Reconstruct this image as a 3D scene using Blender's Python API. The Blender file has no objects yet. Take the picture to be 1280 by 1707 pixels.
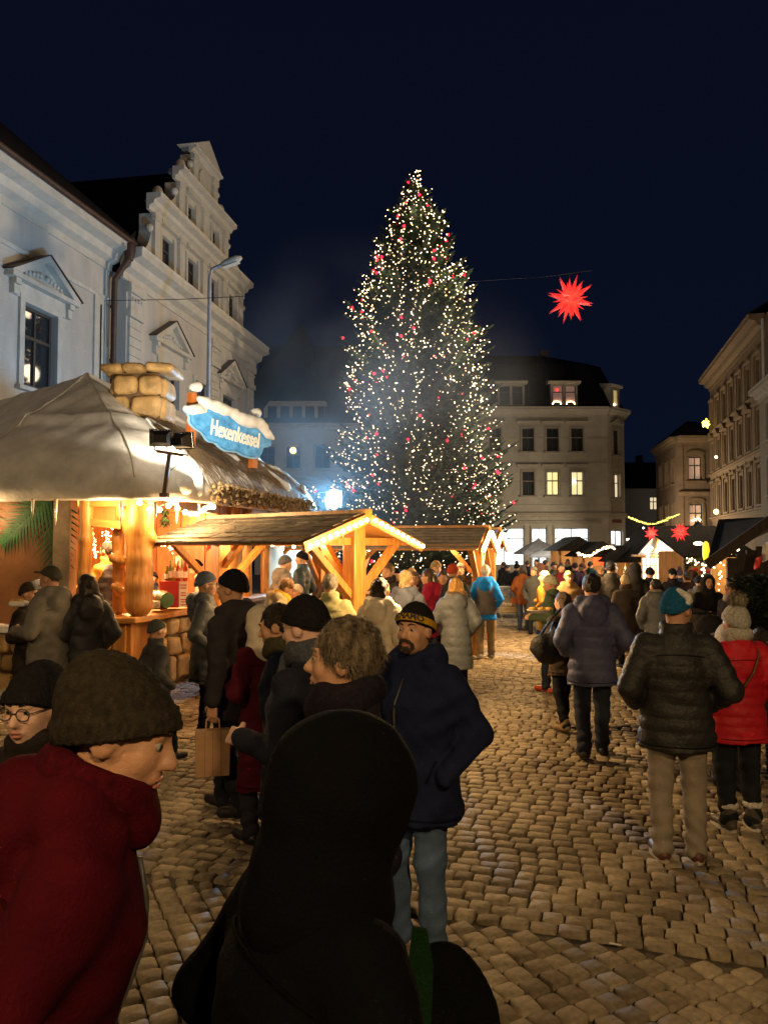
import bpy, math, random
import numpy as np
from mathutils import Vector, Matrix

# ---------------------------------------------------------------- camera, world, exposure
SC = bpy.context.scene
COL = SC.collection
F_PX, CX, CY, CAM_Z = 1282.0, 640.0, 853.5, 2.05
PITCH = math.atan(58.5 / F_PX)

cam_data = bpy.data.cameras.new("camera")
cam = bpy.data.objects.new("camera", cam_data)
COL.objects.link(cam)
cam.location = (0, 0, CAM_Z)
cam.rotation_euler = (math.pi / 2 + PITCH, 0, 0)
cam_data.sensor_fit = 'VERTICAL'
cam_data.sensor_height = 24.0
cam_data.lens = 24.0 * F_PX / 1707.0
cam_data.clip_start = 0.05
cam_data.clip_end = 2000
SC.camera = cam

world = bpy.data.worlds.new("World")
SC.world = world
world.use_nodes = True
wn = world.node_tree
wn.nodes.clear()
w_out = wn.nodes.new('ShaderNodeOutputWorld')
w_bg = wn.nodes.new('ShaderNodeBackground')
w_tc = wn.nodes.new('ShaderNodeTexCoord')
w_sep = wn.nodes.new('ShaderNodeSeparateXYZ')
w_ramp = wn.nodes.new('ShaderNodeValToRGB')
w_ramp.color_ramp.elements[0].position = 0.0
w_ramp.color_ramp.elements[0].color = (0.0016, 0.0033, 0.0092, 1)
w_ramp.color_ramp.elements[1].position = 0.75
w_ramp.color_ramp.elements[1].color = (0.0016, 0.0020, 0.0066, 1)
wn.links.new(w_tc.outputs['Generated'], w_sep.inputs[0])
wn.links.new(w_sep.outputs['Z'], w_ramp.inputs[0])
wn.links.new(w_ramp.outputs[0], w_bg.inputs[0])
w_bg.inputs[1].default_value = 1.0
wn.links.new(w_bg.outputs[0], w_out.inputs[0])

SC.view_settings.view_transform = 'Standard'
SC.view_settings.look = 'None'
SC.view_settings.exposure = 0.7
SC.view_settings.gamma = 1.0
SC.view_settings.use_curve_mapping = False
SC.render.engine = 'CYCLES'
SC.cycles.use_denoising = True
SC.cycles.use_light_tree = True
SC.cycles.max_bounces = 6
SC.cycles.diffuse_bounces = 3
SC.cycles.glossy_bounces = 3
SC.cycles.transmission_bounces = 4
SC.cycles.sample_clamp_indirect = 4.0
SC.cycles.caustics_reflective = False
SC.cycles.caustics_refractive = False

RNG = random.Random(7)
NP = np.random.default_rng(11)


def at(px, py, D):
    """world point seen at photo pixel (px, py), D metres ahead"""
    cx, cz = (px - CX) / F_PX, (CY - py) / F_PX
    c, s = math.cos(PITCH), math.sin(PITCH)
    dy, dz = c - s * cz, s + c * cz
    k = D / dy
    return Vector((cx * k, D, CAM_Z + dz * k))


def xat(px, D):
    return (px - CX) / F_PX * D


# ---------------------------------------------------------------- materials
MATS = {}


def nd(t, typ, **kw):
    n = t.nodes.new(typ)
    for k, v in kw.items():
        setattr(n, k, v)
    return n


def mat(name, col, rough=0.7, var=0.12, scale=6.0, bump=0.0, bscale=40.0, metal=0.0, spec=0.4,
        coat=0.0, kind=None, col2=None, sheen=0.0, stretch=None):
    """procedural principled material: noise colour variation plus fine bump"""
    if name in MATS:
        return MATS[name]
    m = bpy.data.materials.new(name)
    m.use_nodes = True
    t = m.node_tree
    b = t.nodes['Principled BSDF']
    b.inputs['Roughness'].default_value = rough
    b.inputs['Metallic'].default_value = metal
    b.inputs['Specular IOR Level'].default_value = spec
    b.inputs['Coat Weight'].default_value = coat
    if sheen:
        b.inputs['Sheen Weight'].default_value = sheen
    tc = nd(t, 'ShaderNodeTexCoord')
    vec = tc.outputs['Object']
    if stretch:
        mp = nd(t, 'ShaderNodeMapping')
        mp.inputs['Scale'].default_value = stretch
        t.links.new(vec, mp.inputs[0])
        vec = mp.outputs[0]
    n1 = nd(t, 'ShaderNodeTexNoise')
    n1.inputs['Scale'].default_value = scale
    n1.inputs['Detail'].default_value = 5
    n1.inputs['Roughness'].default_value = 0.6
    t.links.new(vec, n1.inputs['Vector'])
    r = nd(t, 'ShaderNodeValToRGB')
    a = np.array(col[:3])
    c1 = a * (1 - var * 1.6)
    c2 = np.array(col2[:3]) if col2 else np.minimum(a * (1 + var * 1.4), 1)
    r.color_ramp.elements[0].position = 0.3
    r.color_ramp.elements[1].position = 0.7
    r.color_ramp.elements[0].color = (*c1, 1)
    r.color_ramp.elements[1].color = (*c2, 1)
    t.links.new(n1.outputs[0], r.inputs[0])
    t.links.new(r.outputs[0], b.inputs['Base Color'])
    if bump:
        n2 = nd(t, 'ShaderNodeTexNoise')
        n2.inputs['Scale'].default_value = bscale
        n2.inputs['Detail'].default_value = 4
        t.links.new(vec, n2.inputs['Vector'])
        bp = nd(t, 'ShaderNodeBump')
        bp.inputs['Strength'].default_value = bump
        bp.inputs['Distance'].default_value = 0.02
        t.links.new(n2.outputs[0], bp.inputs['Height'])
        t.links.new(bp.outputs[0], b.inputs['Normal'])
    MATS[name] = m
    return m


def wood(name, col, rough=0.55, scale=3.0, axis='Z', contrast=0.35):
    if name in MATS:
        return MATS[name]
    m = bpy.data.materials.new(name)
    m.use_nodes = True
    t = m.node_tree
    b = t.nodes['Principled BSDF']
    b.inputs['Roughness'].default_value = rough
    tc = nd(t, 'ShaderNodeTexCoord')
    mp = nd(t, 'ShaderNodeMapping')
    mp.inputs['Scale'].default_value = {'Z': (9, 9, 1), 'X': (1, 9, 9), 'Y': (9, 1, 9)}[axis]
    n1 = nd(t, 'ShaderNodeTexNoise')
    n1.inputs['Scale'].default_value = scale
    n1.inputs['Detail'].default_value = 6
    n1.inputs['Distortion'].default_value = 0.6
    r = nd(t, 'ShaderNodeValToRGB')
    a = np.array(col)
    r.color_ramp.elements[0].position = 0.32
    r.color_ramp.elements[1].position = 0.68
    r.color_ramp.elements[0].color = (*(a * (1 - contrast)), 1)
    r.color_ramp.elements[1].color = (*np.minimum(a * (1 + contrast * .6), 1), 1)
    bp = nd(t, 'ShaderNodeBump')
    bp.inputs['Strength'].default_value = 0.25
    bp.inputs['Distance'].default_value = 0.01
    t.links.new(tc.outputs['Object'], mp.inputs[0])
    t.links.new(mp.outputs[0], n1.inputs['Vector'])
    t.links.new(n1.outputs[0], r.inputs[0])
    t.links.new(r.outputs[0], b.inputs['Base Color'])
    t.links.new(n1.outputs[0], bp.inputs['Height'])
    t.links.new(bp.outputs[0], b.inputs['Normal'])
    MATS[name] = m
    return m


def glow(name, col, strength, sample=False):
    if name in MATS:
        return MATS[name]
    m = bpy.data.materials.new(name)
    m.use_nodes = True
    t = m.node_tree
    b = t.nodes['Principled BSDF']
    b.inputs['Base Color'].default_value = (*[min(1, c * .8) for c in col], 1)
    b.inputs['Emission Color'].default_value = (*col, 1)
    b.inputs['Emission Strength'].default_value = strength
    if not sample:
        m.cycles.emission_sampling = 'NONE'
    MATS[name] = m
    return m


def glass(name, col=(.02, .025, .03), rough=0.04):
    if name in MATS:
        return MATS[name]
    m = bpy.data.materials.new(name)
    m.use_nodes = True
    b = m.node_tree.nodes['Principled BSDF']
    b.inputs['Base Color'].default_value = (*col, 1)
    b.inputs['Roughness'].default_value = rough
    b.inputs['Specular IOR Level'].default_value = 0.8
    MATS[name] = m
    return m


# ---------------------------------------------------------------- objects
ROOT = {}


def props(o, label=None, cat=None, group=None, kind=None):
    if label:
        o['label'] = label
    if cat:
        o['category'] = cat
    if group:
        o['group'] = group
    if kind:
        o['kind'] = kind
    return o


def thing(name, label, cat, loc=(0, 0, 0), rz=0.0, group=None):
    o = bpy.data.objects.new(name, None)
    o.empty_display_size = 0.2
    COL.objects.link(o)
    o.location = loc
    o.rotation_euler = (0, 0, rz)
    ROOT[o] = Matrix.Translation(Vector(loc)) @ Matrix.Rotation(rz, 4, 'Z')
    return props(o, label, cat, group)


def mesh_np(name, V, faces, smooth=False):
    """faces: list of (k-gon index arrays) all verts shared"""
    me = bpy.data.meshes.new(name)
    V = np.asarray(V, dtype=np.float32)
    me.vertices.add(len(V))
    me.vertices.foreach_set('co', V.ravel())
    loops, starts, n = [], [], 0
    for Fa in faces:
        Fa = np.asarray(Fa, dtype=np.int32)
        if len(Fa) == 0:
            continue
        k = Fa.shape[1]
        loops.append(Fa.ravel())
        starts.append(n + np.arange(len(Fa), dtype=np.int32) * k)
        n += Fa.size
    L = np.concatenate(loops) if loops else np.zeros(0, np.int32)
    S = np.concatenate(starts) if starts else np.zeros(0, np.int32)
    me.loops.add(len(L))
    me.loops.foreach_set('vertex_index', L)
    me.polygons.add(len(S))
    me.polygons.foreach_set('loop_start', S)
    me.polygons.foreach_set('use_smooth', np.full(len(S), smooth, dtype=bool))
    me.update(calc_edges=True)
    return me


def link(name, me, material, parent=None, label=None, cat=None, group=None, kind=None):
    o = bpy.data.objects.new(name, me)
    COL.objects.link(o)
    if material is not None and len(me.materials) == 0:
        me.materials.append(material)
    if parent is not None:
        o.parent = parent
        ROOT[o] = ROOT.get(parent, Matrix())
    return props(o, label, cat, group, kind)


class MB:
    """collects shapes in world coordinates; build() links them as ONE mesh"""

    def __init__(s):
        s.v, s.f = [], []

    def add(s, vs, fs):
        n = len(s.v)
        s.v.extend([tuple(v) for v in vs])
        s.f.extend([tuple(i + n for i in f) for f in fs])
        return s

    def hexa(s, p):
        """8 points: bottom ring 0-3, top ring 4-7"""
        return s.add(p, [(3, 2, 1, 0), (4, 5, 6, 7), (0, 1, 5, 4), (1, 2, 6, 5), (2, 3, 7, 6), (3, 0, 4, 7)])

    def box(s, lo, hi, M=None):
        x0, y0, z0 = lo
        x1, y1, z1 = hi
        p = [Vector(q) for q in ((x0, y0, z0), (x1, y0, z0), (x1, y1, z0), (x0, y1, z0),
                                 (x0, y0, z1), (x1, y0, z1), (x1, y1, z1), (x0, y1, z1))]
        if M is not None:
            p = [M @ q for q in p]
        return s.hexa(p)

    def beam(s, a, b, w, h, up=(0, 0, 1)):
        a, b = Vector(a), Vector(b)
        d = (b - a).normalized()
        up = Vector(up)
        x = d.cross(up)
        if x.length < 1e-4:
            x = d.cross(Vector((1, 0, 0)))
        x.normalize()
        y = x.cross(d).normalized()
        x, y = x * w / 2, y * h / 2
        return s.hexa([a - x - y, a + x - y, b + x - y, b - x - y, a - x + y, a + x + y, b + x + y, b - x + y])

    def tube(s, pts, radii, n=8, caps=True):
        pts = [Vector(p) for p in pts]
        if not hasattr(radii, '__len__'):
            radii = [radii] * len(pts)
        prev = None
        base = len(s.v)
        for i, p in enumerate(pts):
            d = (pts[min(i + 1, len(pts) - 1)] - pts[max(i - 1, 0)])
            if d.length < 1e-9:
                d = Vector((0, 0, 1))
            d.normalize()
            if prev is None:
                x = d.cross(Vector((0, 0, 1)))
                if x.length < 1e-3:
                    x = Vector((1, 0, 0))
            else:
                x = prev - d * prev.dot(d)
                if x.length < 1e-4:
                    x = d.orthogonal()
            x.normalize()
            prev = x
            y = d.cross(x)
            for k in range(n):
                a = 2 * math.pi * k / n
                s.v.append(tuple(p + (x * math.cos(a) + y * math.sin(a)) * radii[i]))
        for i in range(len(pts) - 1):
            for k in range(n):
                k2 = (k + 1) % n
                s.f.append((base + i * n + k, base + i * n + k2, base + (i + 1) * n + k2, base + (i + 1) * n + k))
        if caps:
            s.f.append(tuple(base + k for k in reversed(range(n))))
            s.f.append(tuple(base + (len(pts) - 1) * n + k for k in range(n)))
        return s

    def lathe(s, c, prof, n=12, M=None):
        """prof: (r, z) list; axis Z through c"""
        c = Vector(c)
        base = len(s.v)
        for r, z in prof:
            for k in range(n):
                a = 2 * math.pi * k / n
                q = Vector((r * math.cos(a), r * math.sin(a), z))
                if M is not None:
                    q = M @ q
                s.v.append(tuple(c + q))
        for i in range(len(prof) - 1):
            for k in range(n):
                k2 = (k + 1) % n
                s.f.append((base + i * n + k, base + i * n + k2, base + (i + 1) * n + k2, base + (i + 1) * n + k))
        s.f.append(tuple(base + k for k in reversed(range(n))))
        s.f.append(tuple(base + (len(prof) - 1) * n + k for k in range(n)))
        return s

    def ball(s, c, r, n=8, m=5, sq=(1, 1, 1)):
        prof = [(r * math.sin(math.pi * (i + .02) / (m + .04)), -r * math.cos(math.pi * (i + .02) / (m + .04))) for i in range(m + 1)]
        M = Matrix.Diagonal((*sq, 1)).to_3x3()
        return s.lathe(c, prof, n, M)

    def octa(s, c, r):
        x, y, z = c
        return s.add([(x + r, y, z), (x - r, y, z), (x, y + r, z), (x, y - r, z), (x, y, z + r), (x, y, z - r)],
                     [(0, 2, 4), (2, 1, 4), (1, 3, 4), (3, 0, 4), (2, 0, 5), (1, 2, 5), (3, 1, 5), (0, 3, 5)])

    def prism(s, poly, d):
        """polygon (3-D points, any plane) extruded by vector d"""
        n = len(poly)
        d = Vector(d)
        p = [Vector(q) for q in poly]
        fs = [tuple(reversed(range(n))), tuple(range(n, 2 * n))]
        fs += [(i, (i + 1) % n, n + (i + 1) % n, n + i) for i in range(n)]
        return s.add(p + [q + d for q in p], fs)

    def build(s, name, material, parent=None, label=None, cat=None, group=None, kind=None, smooth=False, bevel=0.0, auto=None):
        me = bpy.data.meshes.new(name)
        v = s.v
        if parent is not None and parent in ROOT:
            Mi = ROOT[parent].inverted()
            v = [tuple(Mi @ Vector(q)) for q in v]
        me.from_pydata(v, [], s.f)
        if smooth:
            me.polygons.foreach_set('use_smooth', [True] * len(me.polygons))
        me.update()
        if auto:
            me.set_sharp_from_angle(angle=math.radians(auto))
        o = link(name, me, material, parent, label, cat, group, kind)
        if bevel:
            md = o.modifiers.new('bevel', 'BEVEL')
            md.width = bevel
            md.segments = 2
            md.limit_method = 'ANGLE'
        return o


def copy_thing(o, loc=None, rz=None, label=None, parent=None):
    c = o.copy()
    COL.objects.link(c)
    if parent is not None:
        c.parent = parent
    if loc is not None:
        c.location = loc
    if rz is not None:
        c.rotation_euler = (0, 0, rz)
    if label:
        c['label'] = label
    for ch in o.children:
        copy_thing(ch, parent=c)
    return c


def lamp(name, loc, power, col, radius=0.08, parent=None, spot=None, aim=None):
    L = bpy.data.lights.new(name, 'SPOT' if spot else 'POINT')
    L.energy = power
    L.color = col
    L.shadow_soft_size = radius
    if spot:
        L.spot_size = math.radians(spot)
        L.spot_blend = 0.5
    o = bpy.data.objects.new(name, L)
    COL.objects.link(o)
    o.location = loc
    if aim is not None:
        o.rotation_euler = (Vector(aim) - Vector(loc)).to_track_quat('-Z', 'Y').to_euler()
    if parent is not None:
        o.parent = parent
        o.matrix_parent_inverse = ROOT[parent].inverted()
    return o


def text_mesh(txt, size, depth=0.004, bold=0.0):
    cu = bpy.data.curves.new('lettering', 'FONT')
    cu.body = txt
    cu.size = size
    cu.extrude = depth
    cu.offset = bold
    cu.align_x = 'CENTER'
    cu.align_y = 'CENTER'
    cu.resolution_u = 3
    o = bpy.data.objects.new('lettering', cu)
    COL.objects.link(o)
    dg = bpy.context.evaluated_depsgraph_get()
    me = bpy.data.meshes.new_from_object(o.evaluated_get(dg))
    bpy.data.objects.remove(o)
    V = np.empty(len(me.vertices) * 3, np.float32)
    me.vertices.foreach_get('co', V)
    V = V.reshape(-1, 3)
    Fs = [tuple(p.vertices) for p in me.polygons]
    bpy.data.meshes.remove(me)
    return V, Fs


WARM = (1.0, 0.62, 0.26)
WARMW = (1.0, 0.78, 0.52)
COOL = (0.45, 0.80, 1.0)
# ---------------------------------------------------------------- smooth solids: distance fields meshed with surface nets
def vlen(x, y, z):
    return np.sqrt(x * x + y * y + z * z)


class Field:
    def __init__(s, res):
        s.res = res
        s.pr = []

    def _bb(s, pts, r):
        p = np.asarray(pts, float).reshape(-1, 3)
        return p.min(0) - r, p.max(0) + r

    def cap(s, a, b, ra, rb=None, k=.02, op='u', sq=1.0, rip=None):
        """tapered capsule; rip=(amplitude, pitch) puffs it in rings"""
        rb = ra if rb is None else rb
        a, b = np.array(a, float), np.array(b, float)
        d = b - a
        L2 = max(d @ d, 1e-9)
        L = math.sqrt(L2)

        def f(x, y, z):
            px, py, pz = x - a[0], (y - a[1]), z - a[2]
            t = np.clip((px * d[0] + py * d[1] + pz * d[2]) / L2, 0, 1)
            r = ra + (rb - ra) * t
            if rip:
                r = r + rip[0] * (np.sqrt(np.abs(np.sin(t * L * math.pi / rip[1]))) - .6)
            return vlen(px - d[0] * t, (py - d[1] * t) * sq, pz - d[2] * t) - r
        s.pr.append((f, *s._bb([a, b], max(ra, rb) + .02), k, op))
        return s

    def chain(s, pts, rr, k=.02, **kw):
        for i in range(len(pts) - 1):
            s.cap(pts[i], pts[i + 1], rr[i], rr[i + 1], k, **kw)
        return s

    def ell(s, c, r, k=.02, op='u', R=None):
        c, r = np.array(c, float), np.array(r, float)
        rm = r.min()

        def f(x, y, z):
            x, y, z = x - c[0], y - c[1], z - c[2]
            if R is not None:
                x, y, z = (R[0][0] * x + R[1][0] * y + R[2][0] * z, R[0][1] * x + R[1][1] * y + R[2][1] * z, R[0][2] * x + R[1][2] * y + R[2][2] * z)
            q = vlen(x / r[0], y / r[1], z / r[2])
            g = vlen(x / r[0] ** 2, y / r[1] ** 2, z / r[2] ** 2)
            return q * (q - 1) / np.maximum(g, 1e-6)
        e = r.max() if R is not None else r
        s.pr.append((f, c - e, c + e, k, op))
        return s

    def box(s, c, h, rad, k=.01, op='u', R=None):
        c, h = np.array(c, float), np.array(h, float)

        def f(x, y, z):
            x, y, z = x - c[0], y - c[1], z - c[2]
            if R is not None:
                x, y, z = (R[0][0] * x + R[1][0] * y + R[2][0] * z, R[0][1] * x + R[1][1] * y + R[2][1] * z, R[0][2] * x + R[1][2] * y + R[2][2] * z)
            qx, qy, qz = np.abs(x) - h[0] + rad, np.abs(y) - h[1] + rad, np.abs(z) - h[2] + rad
            return vlen(np.maximum(qx, 0), np.maximum(qy, 0), np.maximum(qz, 0)) + np.minimum(np.maximum(qx, np.maximum(qy, qz)), 0) - rad
        e = np.linalg.norm(h) if R is not None else h
        s.pr.append((f, c - e, c + e, k, op))
        return s

    def raw(s, f, lo, hi, k=.02, op='u'):
        s.pr.append((f, np.array(lo, float), np.array(hi, float), k, op))
        return s

    def mesh(s, warp=None):
        res = s.res
        add = [p for p in s.pr if p[4] == 'u']
        lo = np.min([p[1] for p in add], 0) - 3 * res
        hi = np.max([p[2] for p in add], 0) + 3 * res
        n = np.ceil((hi - lo) / res).astype(int) + 1
        D = np.full(n, 1.0, np.float32)
        ax = [(lo[i] + np.arange(n[i]) * res).astype(np.float32) for i in range(3)]
        for f, a, b, k, op in s.pr:
            m = k + 2.5 * res
            i0 = np.maximum(np.floor((a - m - lo) / res).astype(int), 0)
            i1 = np.minimum(np.ceil((b + m - lo) / res).astype(int) + 1, n)
            if (i1 <= i0).any():
                continue
            sl = tuple(slice(i0[i], i1[i]) for i in range(3))
            X, Y, Z = ax[0][sl[0]][:, None, None], ax[1][sl[1]][None, :, None], ax[2][sl[2]][None, None, :]
            d = np.broadcast_to(f(X, Y, Z), tuple(i1 - i0)).astype(np.float32)
            w = D[sl]
            if op == 'u':
                if k > 0:
                    h = np.maximum(k - np.abs(w - d), 0) / k
                    D[sl] = np.minimum(w, d) - h * h * k * .25
                else:
                    D[sl] = np.minimum(w, d)
            elif op == 's':
                e = -d
                h = np.maximum(k - np.abs(w - e), 0) / max(k, 1e-6)
                D[sl] = np.maximum(w, e) + h * h * k * .25
            elif op == 'i':
                full = np.full(n, 1.0, np.float32)
                full[sl] = d
                D = np.maximum(D, full)
        if warp is not None:
            D = D + warp(ax[0][:, None, None], ax[1][None, :, None], ax[2][None, None, :]).astype(np.float32)
        return surface_nets(D, lo, res)


CORN = [(i, j, k) for i in (0, 1) for j in (0, 1) for k in (0, 1)]
EDG = [(a, b) for a in range(8) for b in range(a + 1, 8) if sum(abs(CORN[a][q] - CORN[b][q]) for q in range(3)) == 1]


def surface_nets(D, lo, res):
    ins = D < 0
    c = [ins[i:ins.shape[0] - 1 + i, j:ins.shape[1] - 1 + j, k:ins.shape[2] - 1 + k] for i, j, k in CORN]
    cnt = sum(q.astype(np.int8) for q in c)
    act = (cnt > 0) & (cnt < 8)
    I = np.argwhere(act)
    idx = np.full(act.shape, -1, np.int32)
    idx[act] = np.arange(len(I))
    vals = np.stack([D[I[:, 0] + i, I[:, 1] + j, I[:, 2] + k] for i, j, k in CORN], 1)
    S = np.zeros((len(I), 3))
    N = np.zeros(len(I))
    for a, b in EDG:
        va, vb = vals[:, a], vals[:, b]
        x = (va < 0) != (vb < 0)
        t = np.where(x, va / np.where(x, va - vb, 1), 0)
        pa, pb = np.array(CORN[a], float), np.array(CORN[b], float)
        S += np.where(x[:, None], pa + (pb - pa) * t[:, None], 0)
        N += x
    V = lo + (I + S / N[:, None]) * res
    Fs = []
    for axis in range(3):
        o1, o2 = [(1, 2), (2, 0), (0, 1)][axis]
        sl0 = [slice(None)] * 3
        sl1 = [slice(None)] * 3
        sl0[axis] = slice(0, -1)
        sl1[axis] = slice(1, None)
        a, b = ins[tuple(sl0)], ins[tuple(sl1)]
        E = np.argwhere(a != b)
        E = E[(E[:, o1] > 0) & (E[:, o2] > 0)]
        ok = (E[:, o1] < act.shape[o1]) & (E[:, o2] < act.shape[o2])
        E = E[ok]
        def cell(d1, d2):
            q = E.copy()
            q[:, o1] -= d1
            q[:, o2] -= d2
            return idx[q[:, 0], q[:, 1], q[:, 2]]
        quad = np.column_stack([cell(1, 1), cell(0, 1), cell(0, 0), cell(1, 0)])
        fl = a[E[:, 0], E[:, 1], E[:, 2]]
        quad = np.where(fl[:, None], quad, quad[:, ::-1])
        Fs.append(quad[(quad >= 0).all(1)])
    return V, np.vstack(Fs)


def rot_zxy(yaw, pitch=0.0, roll=0.0):
    return np.array(Matrix.Rotation(yaw, 3, 'Z') @ Matrix.Rotation(pitch, 3, 'X') @ Matrix.Rotation(roll, 3, 'Y'))


def solid(name, V, Q, material, parent, T=None, label=None, smooth=True, kind=None):
    """link a field mesh; T maps field space into the parent's local space"""
    V = np.asarray(V)
    if T is not None:
        M = np.array(T)
        V = V @ M[:3, :3].T + M[:3, 3]
    return link(name, mesh_np(name, V, [Q], smooth), material, parent, label, kind=kind)
# ---------------------------------------------------------------- ground
m_joint = mat('joint_dirt', (.085, .068, .047), rough=.95, var=.3, scale=9, bump=.6, bscale=60)


def cobble_mat():
    m = bpy.data.materials.new('granite_setts')
    m.use_nodes = True
    t = m.node_tree
    b = t.nodes['Principled BSDF']
    b.inputs['Roughness'].default_value = .74
    b.inputs['Specular IOR Level'].default_value = .25
    geo = nd(t, 'ShaderNodeNewGeometry')
    tc = nd(t, 'ShaderNodeTexCoord')
    r1 = nd(t, 'ShaderNodeValToRGB')
    r1.color_ramp.elements[0].color = (.235, .185, .12, 1)
    r1.color_ramp.elements[1].color = (.47, .39, .27, 1)
    n = nd(t, 'ShaderNodeTexNoise')
    n.inputs['Scale'].default_value = 26
    n.inputs['Detail'].default_value = 6
    mx = nd(t, 'ShaderNodeMixRGB', blend_type='MULTIPLY')
    mx.inputs[0].default_value = .75
    r2 = nd(t, 'ShaderNodeValToRGB')
    r2.color_ramp.elements[0].position = .3
    r2.color_ramp.elements[1].position = .75
    r2.color_ramp.elements[0].color = (.45, .45, .45, 1)
    big = nd(t, 'ShaderNodeTexNoise')
    big.inputs['Scale'].default_value = .9
    mx2 = nd(t, 'ShaderNodeMixRGB', blend_type='MULTIPLY')
    mx2.inputs[0].default_value = .6
    r3 = nd(t, 'ShaderNodeValToRGB')
    r3.color_ramp.elements[0].position = .35
    r3.color_ramp.elements[1].position = .62
    r3.color_ramp.elements[0].color = (.5, .48, .45, 1)
    bp = nd(t, 'ShaderNodeBump')
    bp.inputs['Strength'].default_value = .55
    bp.inputs['Distance'].default_value = .012
    L = t.links.new
    oi = nd(t, 'ShaderNodeObjectInfo')
    ad = nd(t, 'ShaderNodeMath', operation='ADD')
    fr = nd(t, 'ShaderNodeMath', operation='FRACT')
    L(geo.outputs['Random Per Island'], ad.inputs[0])
    L(oi.outputs['Random'], ad.inputs[1])
    L(ad.outputs[0], fr.inputs[0])
    L(fr.outputs[0], r1.inputs[0])
    L(tc.outputs['Object'], n.inputs['Vector'])
    L(tc.outputs['Object'], big.inputs['Vector'])
    L(n.outputs[0], r2.inputs[0])
    L(big.outputs[0], r3.inputs[0])
    L(r1.outputs[0], mx.inputs[1])
    L(r2.outputs[0], mx.inputs[2])
    L(mx.outputs[0], mx2.inputs[1])
    L(r3.outputs[0], mx2.inputs[2])
    L(mx2.outputs[0], b.inputs['Base Color'])
    L(n.outputs[0], bp.inputs['Height'])
    L(bp.outputs[0], b.inputs['Normal'])
    return m


m_cobble = cobble_mat()
g = MB()
g.box((-300, -60, -.6), (300, 400, -.022))
ground = g.build('ground', m_joint, kind='structure', label='cobbled market square paved with worn granite setts')

B0 = Vector((.52, 4.32, 0))                    # the seam where straight courses meet the diagonal field
BD = Vector((math.cos(-.316), math.sin(-.316), 0))
BN = Vector((-BD.y, BD.x, 0))


def stone_shape(cx, cy, ang, w, l, fine, rs):
    """one sett: domed, uneven, rounded corners"""
    hw, hl = w / 2, l / 2
    if fine:
        c = .22
        base = [(-1, -1 + c), (-1 + c, -1), (1 - c, -1), (1, -1 + c), (1, 1 - c), (1 - c, 1), (-1 + c, 1), (-1, 1 - c)]
    else:
        base = [(-1, -1), (1, -1), (1, 1), (-1, 1)]
    P = np.array(base, float)
    P += rs.normal(0, .055, P.shape)
    P *= (hw, hl)
    n = len(P)
    top = rs.normal(0, .0035)
    tx, ty = rs.normal(0, .03, 2)
    def lift(q, z):
        return np.column_stack([q, z + top + q[:, 0] * tx + q[:, 1] * ty])
    rings = [np.column_stack([P, np.full(n, -.03)]), lift(P * .985, -.005), lift(P * .87, .0025)]
    V = np.vstack(rings + [lift(np.zeros((1, 2)), .0034)])
    ca, sa = math.cos(ang), math.sin(ang)
    X = V[:, 0] * ca - V[:, 1] * sa + cx
    Y = V[:, 0] * sa + V[:, 1] * ca + cy
    V = np.column_stack([X, Y, V[:, 2]])
    i = np.arange(n)
    j = (i + 1) % n
    Q = np.vstack([np.column_stack([i + k * n, j + k * n, j + (k + 1) * n, i + (k + 1) * n]) for k in range(2)])
    T = np.column_stack([i + 2 * n, j + 2 * n, np.full(n, 3 * n)])
    return V, Q, T


def lay_setts():
    rs = np.random.default_rng(3)
    spots = []
    # straight courses beyond the seam
    row_h = .120
    for r in range(0, 260):
        v = row_h * (r + .5)
        u = -32 + rs.uniform(0, .2)
        while u < 32:
            w = rs.uniform(.108, .165)
            c = B0 + BD * (u + w / 2) + BN * v
            if 2.9 < c.y < 30 and abs(c.x) < .53 * c.y + .5 and not (c.x < -3.9 and 10.5 < c.y) and not (c.y > 18 and c.x < -1.2):
                spots.append((c.x, c.y, -.316 + rs.normal(0, .02), w - .009, row_h - .010))
            u += w
    # diagonal field this side of it
    s = .122
    a = -.316 + math.pi / 4
    e1, e2 = Vector((math.cos(a), math.sin(a), 0)), Vector((-math.sin(a), math.cos(a), 0))
    for i in range(-80, 80):
        off = rs.uniform(-.02, .02)
        for j in range(-80, 80):
            c = B0 + e1 * (i * s) + e2 * (j * s * 1.03 + off)
            dv = (c - B0).dot(BN)
            if dv > -.035 or c.y < 2.3 or c.y > 7 or abs(c.x) > .53 * c.y + .5:
                continue
            k = 1.0 if dv < -.085 else .62
            spots.append((c.x, c.y, a + rs.normal(0, .03), (s - .009) * k, (s - .009) * k))
    spots.sort(key=lambda q: q[1])
    vis = [q for q in spots if abs(q[0]) < .5 * q[1] + .05 and q[1] > 3.2]
    near = vis[:300]
    ids = set(map(id, near))
    for q in near:
        V, Q, T = stone_shape(0, 0, 0, q[3], q[4], True, rs)
        o = link('cobblestone', mesh_np('cobblestone', V, [Q, T], True), m_cobble, ground)
        o.location = (q[0], q[1], 0)
        o.rotation_euler = (0, 0, q[2])
    VV, QQ, TT, n = [], [], [], 0
    for q in spots:
        if id(q) in ids:
            continue
        V, Q, T = stone_shape(q[0], q[1], q[2], q[3], q[4], q[1] < 10, rs)
        VV.append(V)
        QQ.append(Q + n)
        TT.append(T + n)
        n += len(V)
    link('cobblestones', mesh_np('cobblestones', np.vstack(VV), [np.vstack(QQ), np.vstack(TT)], True), m_cobble, ground, kind='stuff')


lay_setts()

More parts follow.
